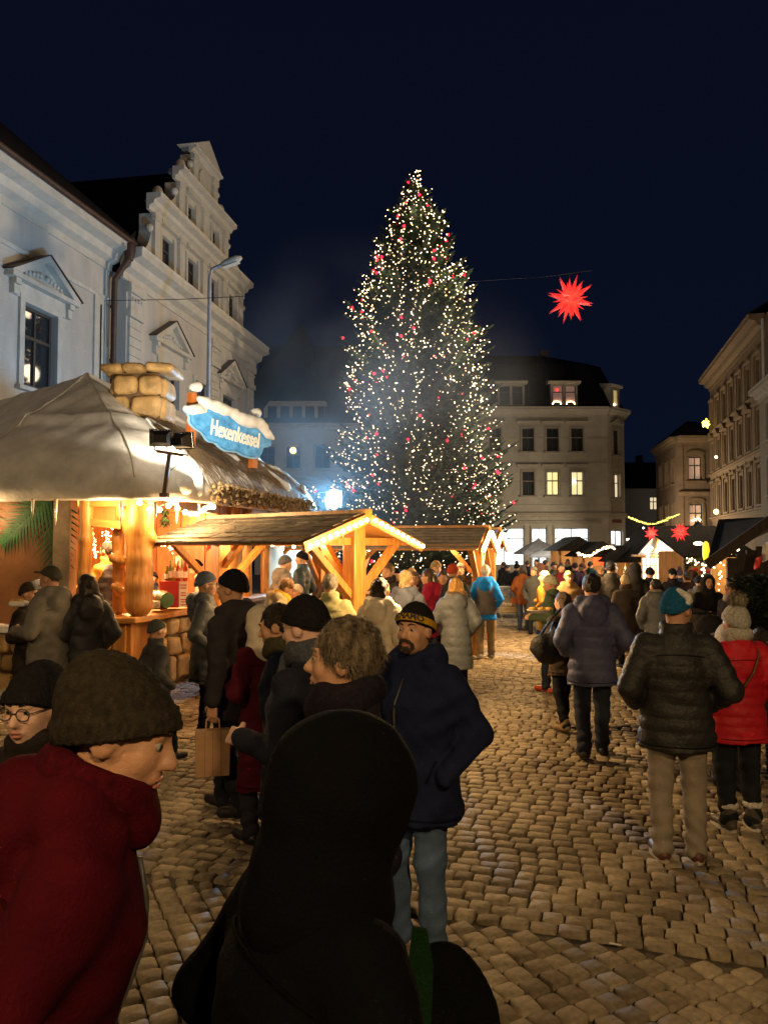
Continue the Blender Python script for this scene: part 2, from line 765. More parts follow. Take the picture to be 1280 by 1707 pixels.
# far paving beyond the setts: one sheet with its own relief
m_far = mat('far_setts', (.20, .18, .15), rough=.7, var=.5, scale=3.2, bump=.9, bscale=7)
fp = MB()
fp.box((-60, 30.0, -.02), (80, 120, -.006))
fp.build('pavement', m_far, kind='structure')
# ---------------------------------------------------------------- buildings
m_hall = mat('pale_render', (.44, .43, .41), rough=.85, stretch=(1, 1, .22), var=.12, scale=1.5, bump=.10, bscale=60)
m_hall2 = mat('pale_stone_trim', (.47, .46, .42), rough=.8, var=.08, scale=3, bump=.12, bscale=40)
m_slate = mat('dark_slate', (.018, .018, .022), rough=.85, var=.25, scale=5, bump=.4, bscale=20, spec=.1)
m_copper = mat('brown_copper', (.055, .030, .022), rough=.5, var=.2, scale=5)
m_frame = mat('dark_window_frame', (.05, .045, .042), rough=.5, var=.1)
m_glass = glass('window_glass')
m_sand = mat('grey_beige_render', (.41, .39, .34), rough=.85, var=.08, scale=1.2, bump=.15, bscale=30)
m_sandtrim = mat('grey_beige_trim', (.34, .31, .26), rough=.8, var=.1, scale=3)
m_ochre = mat('ochre_stone', (.22, .155, .10), rough=.85, var=.12, scale=1.2, bump=.2, bscale=20)
m_ochretrim = mat('ochre_trim', (.235, .165, .10), rough=.8, var=.12, scale=3)
m_white = mat('white_paint', (.62, .60, .56), rough=.6, var=.05)
m_rail = mat('black_iron', (.015, .015, .015), rough=.45, var=.1, metal=.4)
m_litY = glow('lit_room_yellow', (1.0, .86, .42), .55)
m_litW = glow('lit_room_warm', (1.0, .80, .50), .50)
m_shop = glow('shop_light', (.90, .95, 1.0), 1.0, True)
_t = m_shop.node_tree
_n = nd(_t, 'ShaderNodeTexVoronoi', distance='CHEBYCHEV')
_n.inputs['Scale'].default_value = 1.1
_r = nd(_t, 'ShaderNodeValToRGB')
_r.color_ramp.elements[0].color = (.30, .40, .42, 1)
_r.color_ramp.elements[1].color = (1.0, 1.0, .97, 1)
_r.color_ramp.elements[1].position = .55
_tc = nd(_t, 'ShaderNodeTexCoord')
_s = nd(_t, 'ShaderNodeSeparateColor')
_t.links.new(_tc.outputs['Object'], _n.inputs['Vector'])
_t.links.new(_n.outputs['Color'], _s.inputs[0])
_t.links.new(_s.outputs[0], _r.inputs[0])
_t.links.new(_r.outputs[0], _t.nodes['Principled BSDF'].inputs['Emission Color'])
m_bulb = glow('bulb_warm', (1.0, .70, .34), 14)
m_fairy = glow('fairy_light', (1.0, .70, .38), 9)
m_fairyY = glow('fairy_light_yellow', (1.0, .80, .12), 3)


class Facade:
    """u runs along the wall from origin, v outwards, z up"""

    def __init__(s, o, ang, side):
        s.o = Vector((o[0], o[1], 0))
        s.d = Vector((math.sin(ang), math.cos(ang), 0))
        s.n = Vector((math.cos(ang), -math.sin(ang), 0)) * side
        s.flip = side < 0

    def p(s, u, v, z):
        return s.o + s.d * u + s.n * v + Vector((0, 0, z))

    def box(s, m, u0, u1, v0, v1, z0, z1):
        q = [s.p(u0, v0, z0), s.p(u1, v0, z0), s.p(u1, v1, z0), s.p(u0, v1, z0),
             s.p(u0, v0, z1), s.p(u1, v0, z1), s.p(u1, v1, z1), s.p(u0, v1, z1)]
        return m.hexa(q)

    def poly(s, m, pts, v0, v1):
        """outline in (u, z), extruded from v0 to v1"""
        return m.prism([s.p(u, v0, z) for u, z in pts], s.n * (v1 - v0))

    def wall(s, m, u0, u1, z0, z1, holes, th=.45, rec=.22):
        """wall face with recessed openings; holes: (ua, ub, za, zb)"""
        us = sorted({u0, u1, *[h[0] for h in holes], *[h[1] for h in holes]})
        zs = sorted({z0, z1, *[h[2] for h in holes], *[h[3] for h in holes]})
        for i in range(len(us) - 1):
            for j in range(len(zs) - 1):
                cu, cz = (us[i] + us[i + 1]) / 2, (zs[j] + zs[j + 1]) / 2
                if any(h[0] < cu < h[1] and h[2] < cz < h[3] for h in holes):
                    continue
                m.add([s.p(us[i], 0, zs[j]), s.p(us[i + 1], 0, zs[j]), s.p(us[i + 1], 0, zs[j + 1]), s.p(us[i], 0, zs[j + 1])], [(0, 1, 2, 3)])
        for a, b, c, d in holes:
            for q in (((a, 0, c), (b, 0, c), (b, -rec, c), (a, -rec, c)), ((a, 0, d), (b, 0, d), (b, -rec, d), (a, -rec, d)),
                      ((a, 0, c), (a, 0, d), (a, -rec, d), (a, -rec, c)), ((b, 0, c), (b, 0, d), (b, -rec, d), (b, -rec, c))):
                m.add([s.p(*k) for k in q], [(0, 1, 2, 3)])
        # back and sides
        m.add([s.p(u0, -th, z0), s.p(u1, -th, z0), s.p(u1, -th, z1), s.p(u0, -th, z1)], [(0, 1, 2, 3)])
        for u in (u0, u1):
            m.add([s.p(u, 0, z0), s.p(u, -th, z0), s.p(u, -th, z1), s.p(u, 0, z1)], [(0, 1, 2, 3)])
        m.add([s.p(u0, 0, z1), s.p(u1, 0, z1), s.p(u1, -th, z1), s.p(u0, -th, z1)], [(0, 1, 2, 3)])

    def window(s, parent, h, pane=None, rec=.22, bars=True, fw=.07, frame=None, transom=.62, label=None):
        a, b, c, d = h
        m = MB()
        v0, v1 = -rec + .005, -rec + .075
        s.box(m, a + .002, a + fw, v0, v1, c + .002, d - .002)
        s.box(m, b - fw, b - .002, v0, v1, c + .002, d - .002)
        s.box(m, a + fw, b - fw, v0, v1, c + .002, c + fw)
        s.box(m, a + fw, b - fw, v0, v1, d - fw, d - .002)
        if bars:
            zt = c + (d - c) * transom
            s.box(m, a + fw, b - fw, v0, v1 + .01, zt - fw / 2, zt + fw / 2)
            mid = (a + b) / 2
            s.box(m, mid - fw / 2, mid + fw / 2, v0, v1 - .003, c + fw, zt - fw / 2)
            s.box(m, mid - fw / 3, mid + fw / 3, v0, v1 - .003, zt + fw / 2, d - fw)
        o = m.build('window', frame or m_frame, parent, label)
        k = MB()
        s.box(k, a + fw * .5, b - fw * .5, -rec - .03, -rec + .02, c + fw * .5, d - fw * .5)
        k.build('pane', pane or m_glass, o)
        return o

    def band(s, m, u0, u1, prof):
        """moulding: prof list of (v, z) closed outline, run along u"""
        n = len(prof)
        p = [s.p(u0, v, z) for v, z in prof] + [s.p(u1, v, z) for v, z in prof]
        fs = [tuple(range(n)), tuple(reversed(range(n, 2 * n)))] + [(i, n + i, n + (i + 1) % n, (i + 1) % n) for i in range(n)]
        return m.add(p, fs)


def cornice(z, h, out):
    return [(-.05, z), (.06, z), (.08, z + h * .25), (out * .45, z + h * .35), (out * .55, z + h * .6), (out, z + h * .68), (out, z + h * .92), (out * 1.06, z + h), (-.05, z + h)]


def pediment(F, parent, uc, w, z, h, v=.28):
    m = MB()
    F.poly(m, [(uc - w / 2 + .12, z + .16), (uc + w / 2 - .12, z + .16), (uc, z + h - .12)], 0, .08)
    F.box(m, uc - w / 2, uc + w / 2, 0, v, z, z + .14)
    for sgn in (-1, 1):
        F.poly(m, [(uc + sgn * w / 2 * 1.03, z + .142), (uc + sgn * (w / 2 - .32), z + .142), (uc, z + h - .2), (uc, z + h)], 0, v + .02)
    # relief in the tympanum
    for sgn in (-1, 1):
        for k in range(5):
            t = k / 5
            q = F.p(uc + sgn * (.15 + t * (w / 2 - .7)), .10, z + .28 + (1 - t) * (h - .75) * .5)
            m.ball(q, .10 - .008 * k, 6, 4)
    # frieze and brackets
    F.box(m, uc - w / 2 + .2, uc + w / 2 - .2, 0, .06, z - .42, z - .002)
    for sgn in (-1, 1):
        c = uc + sgn * (w / 2 - .3)
        F.box(m, c - .11, c + .11, .062, v - .05, z - .16, z - .004)
        F.box(m, c - .09, c + .09, .062, v - .13, z - .42, z - .165)
    m.build('pediment', m_hall2, parent)
    r = MB()
    for sgn in (-1, 1):
        F.poly(r, [(uc + sgn * w / 2 * 1.06, z + .15), (uc + sgn * w / 2 * 1.06, z + .175), (uc, z + h + .035), (uc, z + h + .01)], -.02, v + .06)
    r.build('flashing', m_copper, parent)


def surround(F, m, h, w=.16, v=.07):
    a, b, c, d = h
    F.box(m, a - w, a - .002, 0, v, c - .05, d + w)
    F.box(m, b + .002, b + w, 0, v, c - .05, d + w)
    F.box(m, a - .002, b + .002, 0, v - .004, d + .002, d + w)
    F.box(m, a - w - .08, b + w + .08, 0, v + .10, c - .17, c - .055)


# ---- town hall
hall = thing('town_hall', 'long pale town hall with stepped scrolled gable on the left of the square', 'building', (-9, 25, 0))
AG = math.radians(9.7)
G = Facade((-8.65, 25.5), AG, 1)
GL = 12.6
AW = math.radians(12.0)
Wd = Vector((math.sin(AW), math.cos(AW), 0))
w_end = G.p(-.02, -.40, 0)
WL = 22.0
W = Facade(w_end - Wd * WL, AW, 1)
# main window on the wing
def u_on(F, px):
    k = (px - CX) / F_PX
    return (F.o.x - k * F.o.y) / (k * F.d.y - F.d.x)

uw0, uw1 = u_on(W, 31), u_on(W, 87)
holesW = [(uw0, uw1, 6.55, 8.85), (uw0 - 4.6, uw1 - 4.6, 6.55, 8.85), (uw0 - 9.2, uw1 - 9.2, 6.55, 8.85)]
m = MB()
W.wall(m, 0, WL, 0, 11.3, holesW)
m.build('wall', m_hall, hall)
m = MB()
for h in holesW:
    surround(W, m, h, .2, .08)
W.band(m, 0, WL, cornice(5.6, .35, .25))
W.box(m, 0, WL, 0, .05, 5.1, 5.595)
W.band(m, 0, WL - .02, [(0, 10.15), (.05, 10.15), (.08, 10.27), (0, 10.27)])
W.box(m, WL - 1.25, WL - .75, 0, .07, 5.96, 10.14)
m.build('trim', m_hall2, hall)
m = MB()
W.band(m, 0, WL - .3, cornice(11.2, .9, .75))
m.build('cornice', m_hall2, hall)
for h in holesW:
    W.window(hall, h, fw=.09)
    pediment(W, hall, (h[0] + h[1]) / 2, 3.0, 9.35, 1.05)
m = MB()                                                   # joint lines of the rendered courses
for k in range(9):
    z = 6.35 + k * .46
    W.box(m, 0, uw0 - .45, .001, .010, z, z + .018)
    W.box(m, uw1 + .45, WL - 1.3, .001, .010, z, z + .018)
m.build('course_line', m_hall2, hall, kind='stuff')
# wing roof
m = MB()
m.hexa([W.p(0, .70, 12.103), W.p(WL + 1, .70, 12.103), W.p(WL + 1, -5.6, 17.6), W.p(0, -5.6, 17.6),
        W.p(0, .85, 12.2), W.p(WL + 1, .85, 12.2), W.p(WL + 1, -5.6, 17.9), W.p(0, -5.6, 17.9)])
m.build('roof', m_slate, hall)
m = MB()
m.tube([W.p(0, .84, 12.12), W.p(WL - .2, .84, 12.12)], .09, 8)
m.build('gutter', m_copper, hall)
# gable front
ph = [(2.45, 4.05), (8.55, 10.15)]
holesG = [(a, b, 6.4, 8.85) for a, b in ph] + [(5.6, 7.0, 6.4, 8.85)]
m = MB()
G.wall(m, 0, GL, 0, 11.1, holesG)
# return wall of the projecting bay
m.add([G.p(-.003, 0, 0), G.p(-.003, -.45, 0), G.p(-.003, -.45, 11.1), G.p(-.003, 0, 11.1)], [(0, 1, 2, 3)])
m.build('wall', m_hall, hall)
m = MB()
for h in holesG:
    surround(G, m, h, .18, .07)
G.band(m, -.1, GL + .1, cornice(5.6, .35, .25))
for uc in (.5, 7.55, GL - .5):                       # pilasters with rusticated blocks
    for k in range(12):
        G.box(m, uc - .42, uc + .42, 0, .10, 5.97 + k * .32, 5.97 + k * .32 + .30)
    G.box(m, uc - .50, uc + .50, 0, .17, 9.82, 10.05)
    G.box(m, uc - .40, uc + .40, 0, .12, 10.06, 10.62)
    for k in range(4):
        m.ball(G.p(uc - .3 + k * .2, .14, 10.45), .07, 6, 4)
    G.box(m, uc - .52, uc + .52, 0, .20, 10.63, 10.95)
m.build('trim', m_hall2, hall)
m = MB()
G.band(m, -.35, GL + .35, cornice(11.0, 1.0, .72))
m.build('cornice', m_hall2, hall)
for a, b in ph:
    pediment(G, hall, (a + b) / 2, 3.1, 9.45, 1.1)
for h in holesG:
    G.window(hall, h, fw=.09)
# stepped gable above the cornice
S1 = (1.75, 10.85)
S2 = (3.75, 8.85)
S3 = (5.1, 7.5)
hs1 = [(u - .5, u + .5, 12.5, 13.65) for u in (2.95, 5.2, 7.4, 9.65)]
hs2 = [(u - .38, u + .38, 15.0, 15.85) for u in (5.05, 7.55)]
m = MB()
G.wall(m, S1[0], S1[1], 12.003, 14.1, hs1, th=.5)
G.wall(m, S2[0], S2[1], 14.7, 16.2, hs2, th=.5)
G.wall(m, S3[0], S3[1], 16.7, 18.0, [], th=.5)


def scroll(u0, z0, u1, z1, th=.5):
    """concave shoulder from the wide step up to the narrow one"""
    pts = [(u0, z0)]
    sg = 1 if u1 > u0 else -1
    n = 12
    for i in range(n + 1):
        a = i / n * math.pi / 2
        pts.append((u0 + (u1 - u0) * (.12 + .88 * math.sin(a)), z0 + .25 + (z1 - z0 - .25) * (1 - math.cos(a))))
    pts.append((u1 + sg * .02, z1))
    pts.append((u1 + sg * .02, z0))
    if sg < 0:
        pts = pts[::-1]
    G.poly(m, pts, -th + .01, -.01)
    m.ball(G.p(u0 + sg * .25, -.1, z0 + .34), .27, 12, 8, (.8, .6, 1.2))
    m.ball(G.p(u1 - sg * .20, .0, z1 - .22), .15, 10, 6)


scroll(.15, 12.003, S1[0], 13.7)
scroll(GL - .15, 12.003, S1[1], 13.7)
scroll(2.1, 14.72, S2[0], 15.95)
scroll(10.5, 14.72, S2[1], 15.95)
scroll(4.0, 16.72, S3[0], 17.7)
scroll(8.6, 16.72, S3[1], 17.7)
# niche in the top step
G.poly(m, [(5.75, 16.85), (6.85, 16.85), (6.85, 17.45)] + [(6.3 + .55 * math.cos(a), 17.45 + .4 * math.sin(a)) for a in np.linspace(.2, math.pi - .2, 7)] + [(5.75, 17.45)], 0, .08)
m.build('gable', m_hall2, hall)
m = MB()
G.band(m, S1[0] - .35, S1[1] + .35, cornice(14.103, .58, .5))
G.band(m, S2[0] - .3, S2[1] + .3, cornice(16.203, .48, .42))
G.band(m, S3[0] - .2, S3[1] + .2, cornice(18.003, .25, .3))
G.poly(m, [(S3[0] - .35, 18.255), (S3[1] + .35, 18.255), (6.3, 19.15)], -.5, .25)
for us, z0, z1 in (((S1[0] + .22, 4.07, 6.3, 8.53, S1[1] - .22), 12.04, 14.09), ((S2[0] + .2, 6.3, S2[1] - .2), 14.71, 16.19), ((S3[0] + .15, S3[1] - .15), 16.71, 17.99)):
    for uc in us:
        G.box(m, uc - .22, uc + .22, .002, .13, z0, z1)
        G.box(m, uc - .28, uc + .28, .002, .18, z0, z0 + .25)
        G.box(m, uc - .27, uc + .27, .002, .17, z1 - .22, z1 - .004)
for h in hs1 + hs2:
    a, b, c, d = h
    G.box(m, a - .14, a - .002, .002, .08, c, d + .14)
    G.box(m, b + .002, b + .14, .002, .08, c, d + .14)
    G.box(m, a - .25, b + .25, .002, .20, d + .28, d + .42)
    G.box(m, a - .2, b + .2, .002, .15, c - .14, c - .004)
m.build('gable_cornice', m_hall2, hall)
for h in hs1 + hs2:
    G.window(hall, h, fw=.07)
# cross roof behind the gable
m = MB()
nb = -14
m.prism([G.p(.3, -.6, 12.1), G.p(GL - .3, -.6, 12.1), G.p(GL / 2, -.6, 17.9)], G.n * nb)
m.build('roof', m_slate, hall)
m = MB()
dp = [W.p(WL - .38, .74, 12.05), W.p(WL - .38, .66, 11.5), W.p(WL - .40, .22, 10.9), W.p(WL - .40, .20, 5), W.p(WL - .40, .20, 0)]
m.tube(dp, [.13, .12, .10, .095, .095], 10)
m.lathe(W.p(WL - .38, .74, 11.72), [(.12, -.2), (.2, .1), (.2, .3)], 10)
for z in (6.5, 8.2, 10):
    m.lathe(W.p(WL - .40, .20, z), [(.115, -.04), (.115, .04)], 10)
m.build('downpipe', m_copper, hall, smooth=True, auto=40)
m = MB()
m.tube([W.p(WL - .95, .10, 9.9), W.p(WL - .95, .10, 5)], .02, 6)
m.build('conductor', m_rail, hall)

# ---- corner house at the far end of the square
far = thing('corner_house', 'three storey corner house with mansard dormers and a bright shop front at the far end', 'building', (12, 66, 0))
FD = 65.0
k = FD / F_PX
B = Facade((xat(655, FD), FD), math.pi / 2, 1)           # u to the right, outward towards the camera


def ub(px):
    return xat(px, FD) - B.o.x


BL = ub(1014)
cols = [(ub(c) - .50, ub(c) + .50) for c in (700, 770, 826, 881, 922, 963)]
top = [(a, b, 10.2, 12.15) for a, b in cols]
mid = [(a, b, 6.45, 8.45) for a, b in cols]
shop = [(ub(725), ub(796), .5, 3.65), (ub(808), ub(873), .5, 3.65), (ub(886), ub(911), .35, 3.65), (ub(924), ub(981), .5, 3.65)]
m = MB()
B.wall(m, 0, BL, 0, 13.2, top + mid + shop, rec=.2)
ca = math.radians(40)
C = Facade((B.p(BL, 0, 0).x, B.p(BL, 0, 0).y), math.pi / 2 - ca, 1)
CLn = 2.5
ctop = [(.75, 1.75, 10.0, 12.1)]
cmid = [(.75, 1.75, 6.3, 8.3)]
cdoor = [(.35, 2.15, .2, 3.5)]
C.wall(m, 0, CLn, 0, 13.2, ctop + cmid + cdoor, rec=.25)
R_ = Facade((C.p(CLn, 0, 0).x, C.p(CLn, 0, 0).y), math.radians(10), 1)
R_.wall(m, 0, 14, 0, 13.2, [], rec=.2)
m.build('wall', m_sand, far)
m = MB()
for h in top + mid:
    surround(B, m, h, .16, .06)
    B.band(m, h[0] - .45, h[1] + .45, [(0, h[3] + .42), (.10, h[3] + .45), (.22, h[3] + .6), (0, h[3] + .68)])
for h in ctop + cmid:
    surround(C, m, h, .22, .10)
C.poly(m, [(.35, 12.65), (2.15, 12.65), (1.25, 13.15)], 0, .3)
C.box(m, .45, 2.05, 0, .08, 8.75, 9.75)
C.box(m, .45, 2.05, 0, .08, 5.1, 6.0)
for z in (9.2, 11.3, 7.6, 5.6):
    B.band(m, 0, BL, [(0, z), (.035, z), (.035, z + .05), (0, z + .05)])
B.band(m, 0, BL, cornice(4.5, .45, .25))
C.band(m, 0, CLn, cornice(4.5, .45, .25))
B.box(m, 0, BL - .6, 0, .16, 4.02, 4.28)
for h in shop:
    B.box(m, h[0] - .14, h[0] - .004, 0, .07, .0, 3.85)
    B.box(m, h[1] + .004, h[1] + .14, 0, .07, .0, 3.85)
m.build('trim', m_sandtrim, far)
m = MB()
B.band(m, -.2, BL, cornice(13.2, .7, .6))
C.band(m, -.01, CLn, cornice(13.2, .7, .6))
R_.band(m, 0, 14, cornice(13.2, .7, .6))
m.build('cornice', m_sand, far)
for i, h in enumerate(top):
    B.window(far, h, fw=.06)
for i, h in enumerate(mid):
    B.window(far, h, pane={4: m_litY, 5: m_litY}.get(i), fw=.06, label={4: 'yellow lit window', 5: 'yellow lit window with a round ceiling lamp'}.get(i))
C.window(far, ctop[0], rec=.25, fw=.06)
C.window(far, cmid[0], rec=.25, pane=m_litW, fw=.06, label='dimly lit corner window')
for h in shop:
    o = B.window(far, h, pane=m_shop, rec=.2, fw=.06, transom=.72, label='bright white shop window')
C.window(far, cdoor[0], rec=.25, pane=m_shop, fw=.08, transom=.6)
# ceiling light strips and display shapes inside the shop windows are seen as darker bars
m = MB()
for h in shop:
    B.box(m, h[0] + .06, h[1] - .06, -.17, -.13, 2.2, 2.26)
    B.box(m, h[0] + .06, h[1] - .06, -.17, -.13, 2.62, 2.65)
m.build('glazing_bar', m_frame, far)
m = MB()
# mansard
z0, z1 = 13.9, 18.0
front = [B.p(-.2, .1, z0), B.p(BL, .1, z0), C.p(CLn, .1, z0), R_.p(14, .1, z0), B.p(-.2, -16, z0)]
cen = sum(front, Vector()) / 5
topr = [q + (cen - q) * .22 + Vector((0, 0, z1 - z0)) for q in front]
topr2 = [q + (cen - q) * .75 + Vector((0, 0, z1 - z0 + 1.6)) for q in front]
m.add(front + topr + topr2, [(i, (i + 1) % 5, 5 + (i + 1) % 5, 5 + i) for i in range(5)] + [(5 + i, 5 + (i + 1) % 5, 10 + (i + 1) % 5, 10 + i) for i in range(5)] + [(10, 11, 12, 13, 14)])
m.build('roof', m_slate, far)
m = MB()
m.box((B.p(ub(932), 0, 0).x, FD + 7, 17), (B.p(ub(946), 0, 0).x, FD + 8, 20.6))
m.build('chimney', m_sandtrim, far)
m_star_red = glow('red_star_paper', (1.0, .045, .03), 1.5)
for pxc, lit in ((853, 0), (942, 1)):
    uc = ub(pxc)
    dm = MB()
    hz = [(uc - .98, uc - .10, 14.15, 15.75), (uc + .10, uc + .98, 14.15, 15.75)]
    D2 = Facade(B.p(0, .02, 0)[:2], math.pi / 2, 1)
    D2.wall(dm, uc - 1.15, uc + 1.15, 13.92, 15.95, hz, th=1.8, rec=.12)
    D2.band(dm, uc - 1.4, uc + 1.4, [(-1.7, 15.96), (.2, 15.96), (.3, 16.15), (.1, 16.25), (-1.7, 16.5)])
    dmo = dm.build('dormer', m_sand, far)
    for h in hz:
        fm = MB()
        D2.box(fm, h[0], h[1], -.10, -.04, 15.2, 15.26)
        D2.box(fm, h[0], h[0] + .05, -.10, -.04, 14.16, 15.74)
        D2.box(fm, h[1] - .05, h[1], -.10, -.04, 14.16, 15.74)
        fm.build('frame', m_frame, dmo)
        pm = MB()
        D2.box(pm, h[0] + .01, h[1] - .01, -.14, -.10, 14.16, 15.74)
        pm.build('pane', glow('dim_room', (.8, .5, .45), .06) if lit else m_glass, dmo)
dm = MB()
D3 = Facade(C.p(0, .02, 0)[:2], math.pi / 2 - ca, 1)
D3.wall(dm, .6, 1.9, 13.92, 15.8, [(.95, 1.55, 14.15, 15.55)], th=1.6, rec=.12)
D3.band(dm, .4, 2.1, [(-1.5, 15.81), (.15, 15.81), (.25, 16.0), (-1.5, 16.3)])
d3 = dm.build('dormer', m_sand, far)
pm = MB()
D3.box(pm, .96, 1.54, -.14, -.09, 14.16, 15.54)
pm.build('pane', glow('dim_room_yellow', (1, .75, .3), .22), d3)
# candle arches in the dormer windows
for pxc in (930, 953):
    am = MB()
    for i in range(7):
        a = math.pi * i / 6
        am.ball(B.p(ub(pxc) + .34 * math.cos(a), .0, 14.24 + .20 * math.sin(a)), .05, 6, 4)
    o = am.build('candle_arch', m_fairy, None)
    props(o, f'white lit candle arch in the {"left" if pxc == 930 else "right"} light of the lit dormer', 'candle arch', 'candle arches in the far dormer')
o = MB().ball(D3.p(1.1, .0, 14.3), .09, 6, 4).build('candle_light', m_fairy, None, 'small warm light on the sill of the narrow corner dormer', 'candle light')
o = MB().ball(B.p(ub(930.5), -.05, 15.45), .12, 8, 5).build('window_star', m_star_red, None, 'small red paper star hanging in the lit dormer window', 'star')
# reddish name board on the chamfered corner (print too worn to read)
m = MB()
C.box(m, .55, 1.9, .002, .05, 4.12, 4.42)
m.build('name_board', mat('board_red', (.16, .06, .045), rough=.7, var=.5, scale=9), far)
o = MB().ball(B.p(ub(958), -.16, 7.62), .17, 8, 5).build('ceiling_lamp', glow('ceiling_lamp_white', (1, .95, .8), 3), None, 'round white ceiling lamp behind the right lit window of the corner house', 'lamp')

# ---- steep roofed house behind the tree on the left
lh = thing('steep_roofed_house', 'pale house with a steep dark roof behind the left side of the tree', 'building', (-6, 60, 0))
LD = 58.0
A = Facade((xat(425, LD), LD), math.pi / 2, 1)
ul = lambda px: xat(px, LD) - A.o.x
lhol = [(ul(c) - .55, ul(c) + .55, 8.0, 9.7) for c in (445, 488, 537, 585)] + [(ul(c) - .55, ul(c) + .55, 4.2, 6.2) for c in (445, 488, 537, 585)]
m = MB()
A.wall(m, 0, ul(660), 0, 10.9, lhol)
m.build('wall', m_sand, lh)
m = MB()
for h in lhol:
    surround(A, m, h, .14, .05)
A.band(m, 0, ul(660), cornice(10.9, .5, .4))
A.box(m, 0, ul(660), 0, .05, 7.1, 7.3)
m.build('trim', m_sandtrim, lh)
for h in lhol:
    A.window(lh, h, fw=.06)
m = MB()
m.prism([A.p(-.3, .3, 11.41), A.p(-.3, -4.5, 18.5), A.p(-.3, -9, 11.41)], A.d * (ul(660) + .3))
m.build('roof', m_slate, lh)
m = MB()
A.wall(m, .6, ul(540), 11.6, 13.0, [(.9 + i * .95, 1.6 + i * .95, 11.8, 12.75) for i in range(5)], th=1.2, rec=.1)
A.box(m, .5, ul(540) + .1, -1.5, .12, 13.003, 13.12)
m.build('dormer', m_sandtrim, lh)
# gable end nearer, its slope seen against the sky
m = MB()
gx0 = at(395, 760, 52)
m.prism([(gx0.x - 2, 50, 9.5), (xat(500, 52) + .2, 51.5, 17.3), (xat(500, 52) + .2, 51.5, 16.9), (gx0.x - 2, 50, 9.2)], (0, 9, 0))
o = m.build('dark_side_roof', m_slate, None, 'dark sloping roof between the town hall and the steep roofed house', 'roof')
o = MB().ball(A.p(ul(488), .1, 9.35), .24, 8, 6, (1, .5, 1)).build('yellow_star', glow('yellow_star_glow', (1, .66, .14), 4), None, 'small yellow star glowing in a window behind the tree', 'star')

# ---- right hand row
rr = thing('ornate_house', 'tall ochre house front with rows of framed windows on the right side', 'building', (22, 50, 0))
AR = math.radians(13.8)
Rr = Facade((11.0 + .2456 * 43.4, 43.4), AR, -1)
RL = 17.6
ax = [1.3 + i * 2.55 for i in range(7)]
hR = []
for c in ax[:7]:
    if c + .5 > RL:
        continue
    hR += [(c - .5, c + .5, 11.2, 13.1), (c - .5, c + .5, 8.0, 10.1), (c - .5, c + .5, 4.6, 6.7)]
m = MB()
Rr.wall(m, 0, RL, 0, 14.4, hR, rec=.25)
Rr.wall(m, -9, -.01, 10.9, 15.2, [], rec=.2)
m.build('wall', m_ochre, rr)
# end wall facing the street mouth
m = MB()
m.hexa([Rr.p(RL, -.46, 0), Rr.p(RL, 0, 0), Rr.p(RL + .2, 0, 0), Rr.p(RL + .2, -8, 0), Rr.p(RL, -.46, 14.4), Rr.p(RL, 0, 14.4), Rr.p(RL + .2, 0, 14.4), Rr.p(RL + .2, -8, 14.4)])
for h in hR:
    surround(Rr, m, h, .2, .09)
    if h[2] > 7 and h[2] < 9:
        uc = (h[0] + h[1]) / 2
        Rr.poly(m, [(uc - .95, h[3] + .30), (uc + .95, h[3] + .30), (uc, h[3] + .85)], 0, .35)
    else:
        Rr.box(m, h[0] - .35, h[1] + .35, 0, .25, h[3] + .3, h[3] + .45)
    for sg in (h[0] - .33, h[1] + .33):
        Rr.box(m, sg - .10, sg + .10, .002, .16, h[2] - .1, h[3] + .29)
for z in (4.0, 7.35, 10.65):
    Rr.band(m, 0, RL, cornice(z, .35, .28))
for i in range(8):
    u = .05 + i * 2.5
    Rr.box(m, u - .05 if i else 0, min(RL, u + .35), .001, .12, 4.36, 13.6)
m.build('trim', m_ochretrim, rr)
m = MB()
Rr.band(m, -.1, RL + .4, cornice(14.4, 1.0, .8))
m.build('cornice', m_ochretrim, rr)
for h in hR:
    Rr.window(rr, h, rec=.25, fw=.06)
m = MB()
m.hexa([Rr.p(-.1, .8, 15.403), Rr.p(RL + .3, .8, 15.403), Rr.p(RL, -6, 19), Rr.p(0, -6, 19), Rr.p(-.1, .8, 15.5), Rr.p(RL + .3, .8, 15.5), Rr.p(RL, -6, 19.2), Rr.p(0, -6, 19.2)])
m.build('roof', m_slate, rr)
# nearer house at the right edge
nr = thing('plain_house', 'plain pale house front at the right edge of the square', 'building', (20, 40, 0))
m = MB()
hN = [(c - .55, c + .55, z, z + 2.0) for c in (-2.2, -5.0, -7.8) for z in (4.9, 7.9)]
Q = Facade(Rr.p(-.05, .35, 0)[:2], AR, -1)
Q.wall(m, -14, 0, 0, 10.2, hN)
Q.box(m, -14, .02, 0, .3, 3.5, 3.7)
m.build('wall', mat('pale_grey_render', (.27, .23, .19), rough=.85, var=.08), nr)
m = MB()
for h in hN:
    surround(Q, m, h, .16, .07)
Q.band(m, -14, .05, cornice(10.2, .7, .55))
m.build('cornice', m_sandtrim, nr)
for h in hN:
    Q.window(nr, h)
m = MB()
m.tube([Rr.p(-.35, .14, 15.0), Rr.p(-.35, .14, 10.9)], .08, 8)
m.build('downpipe', m_white, nr)
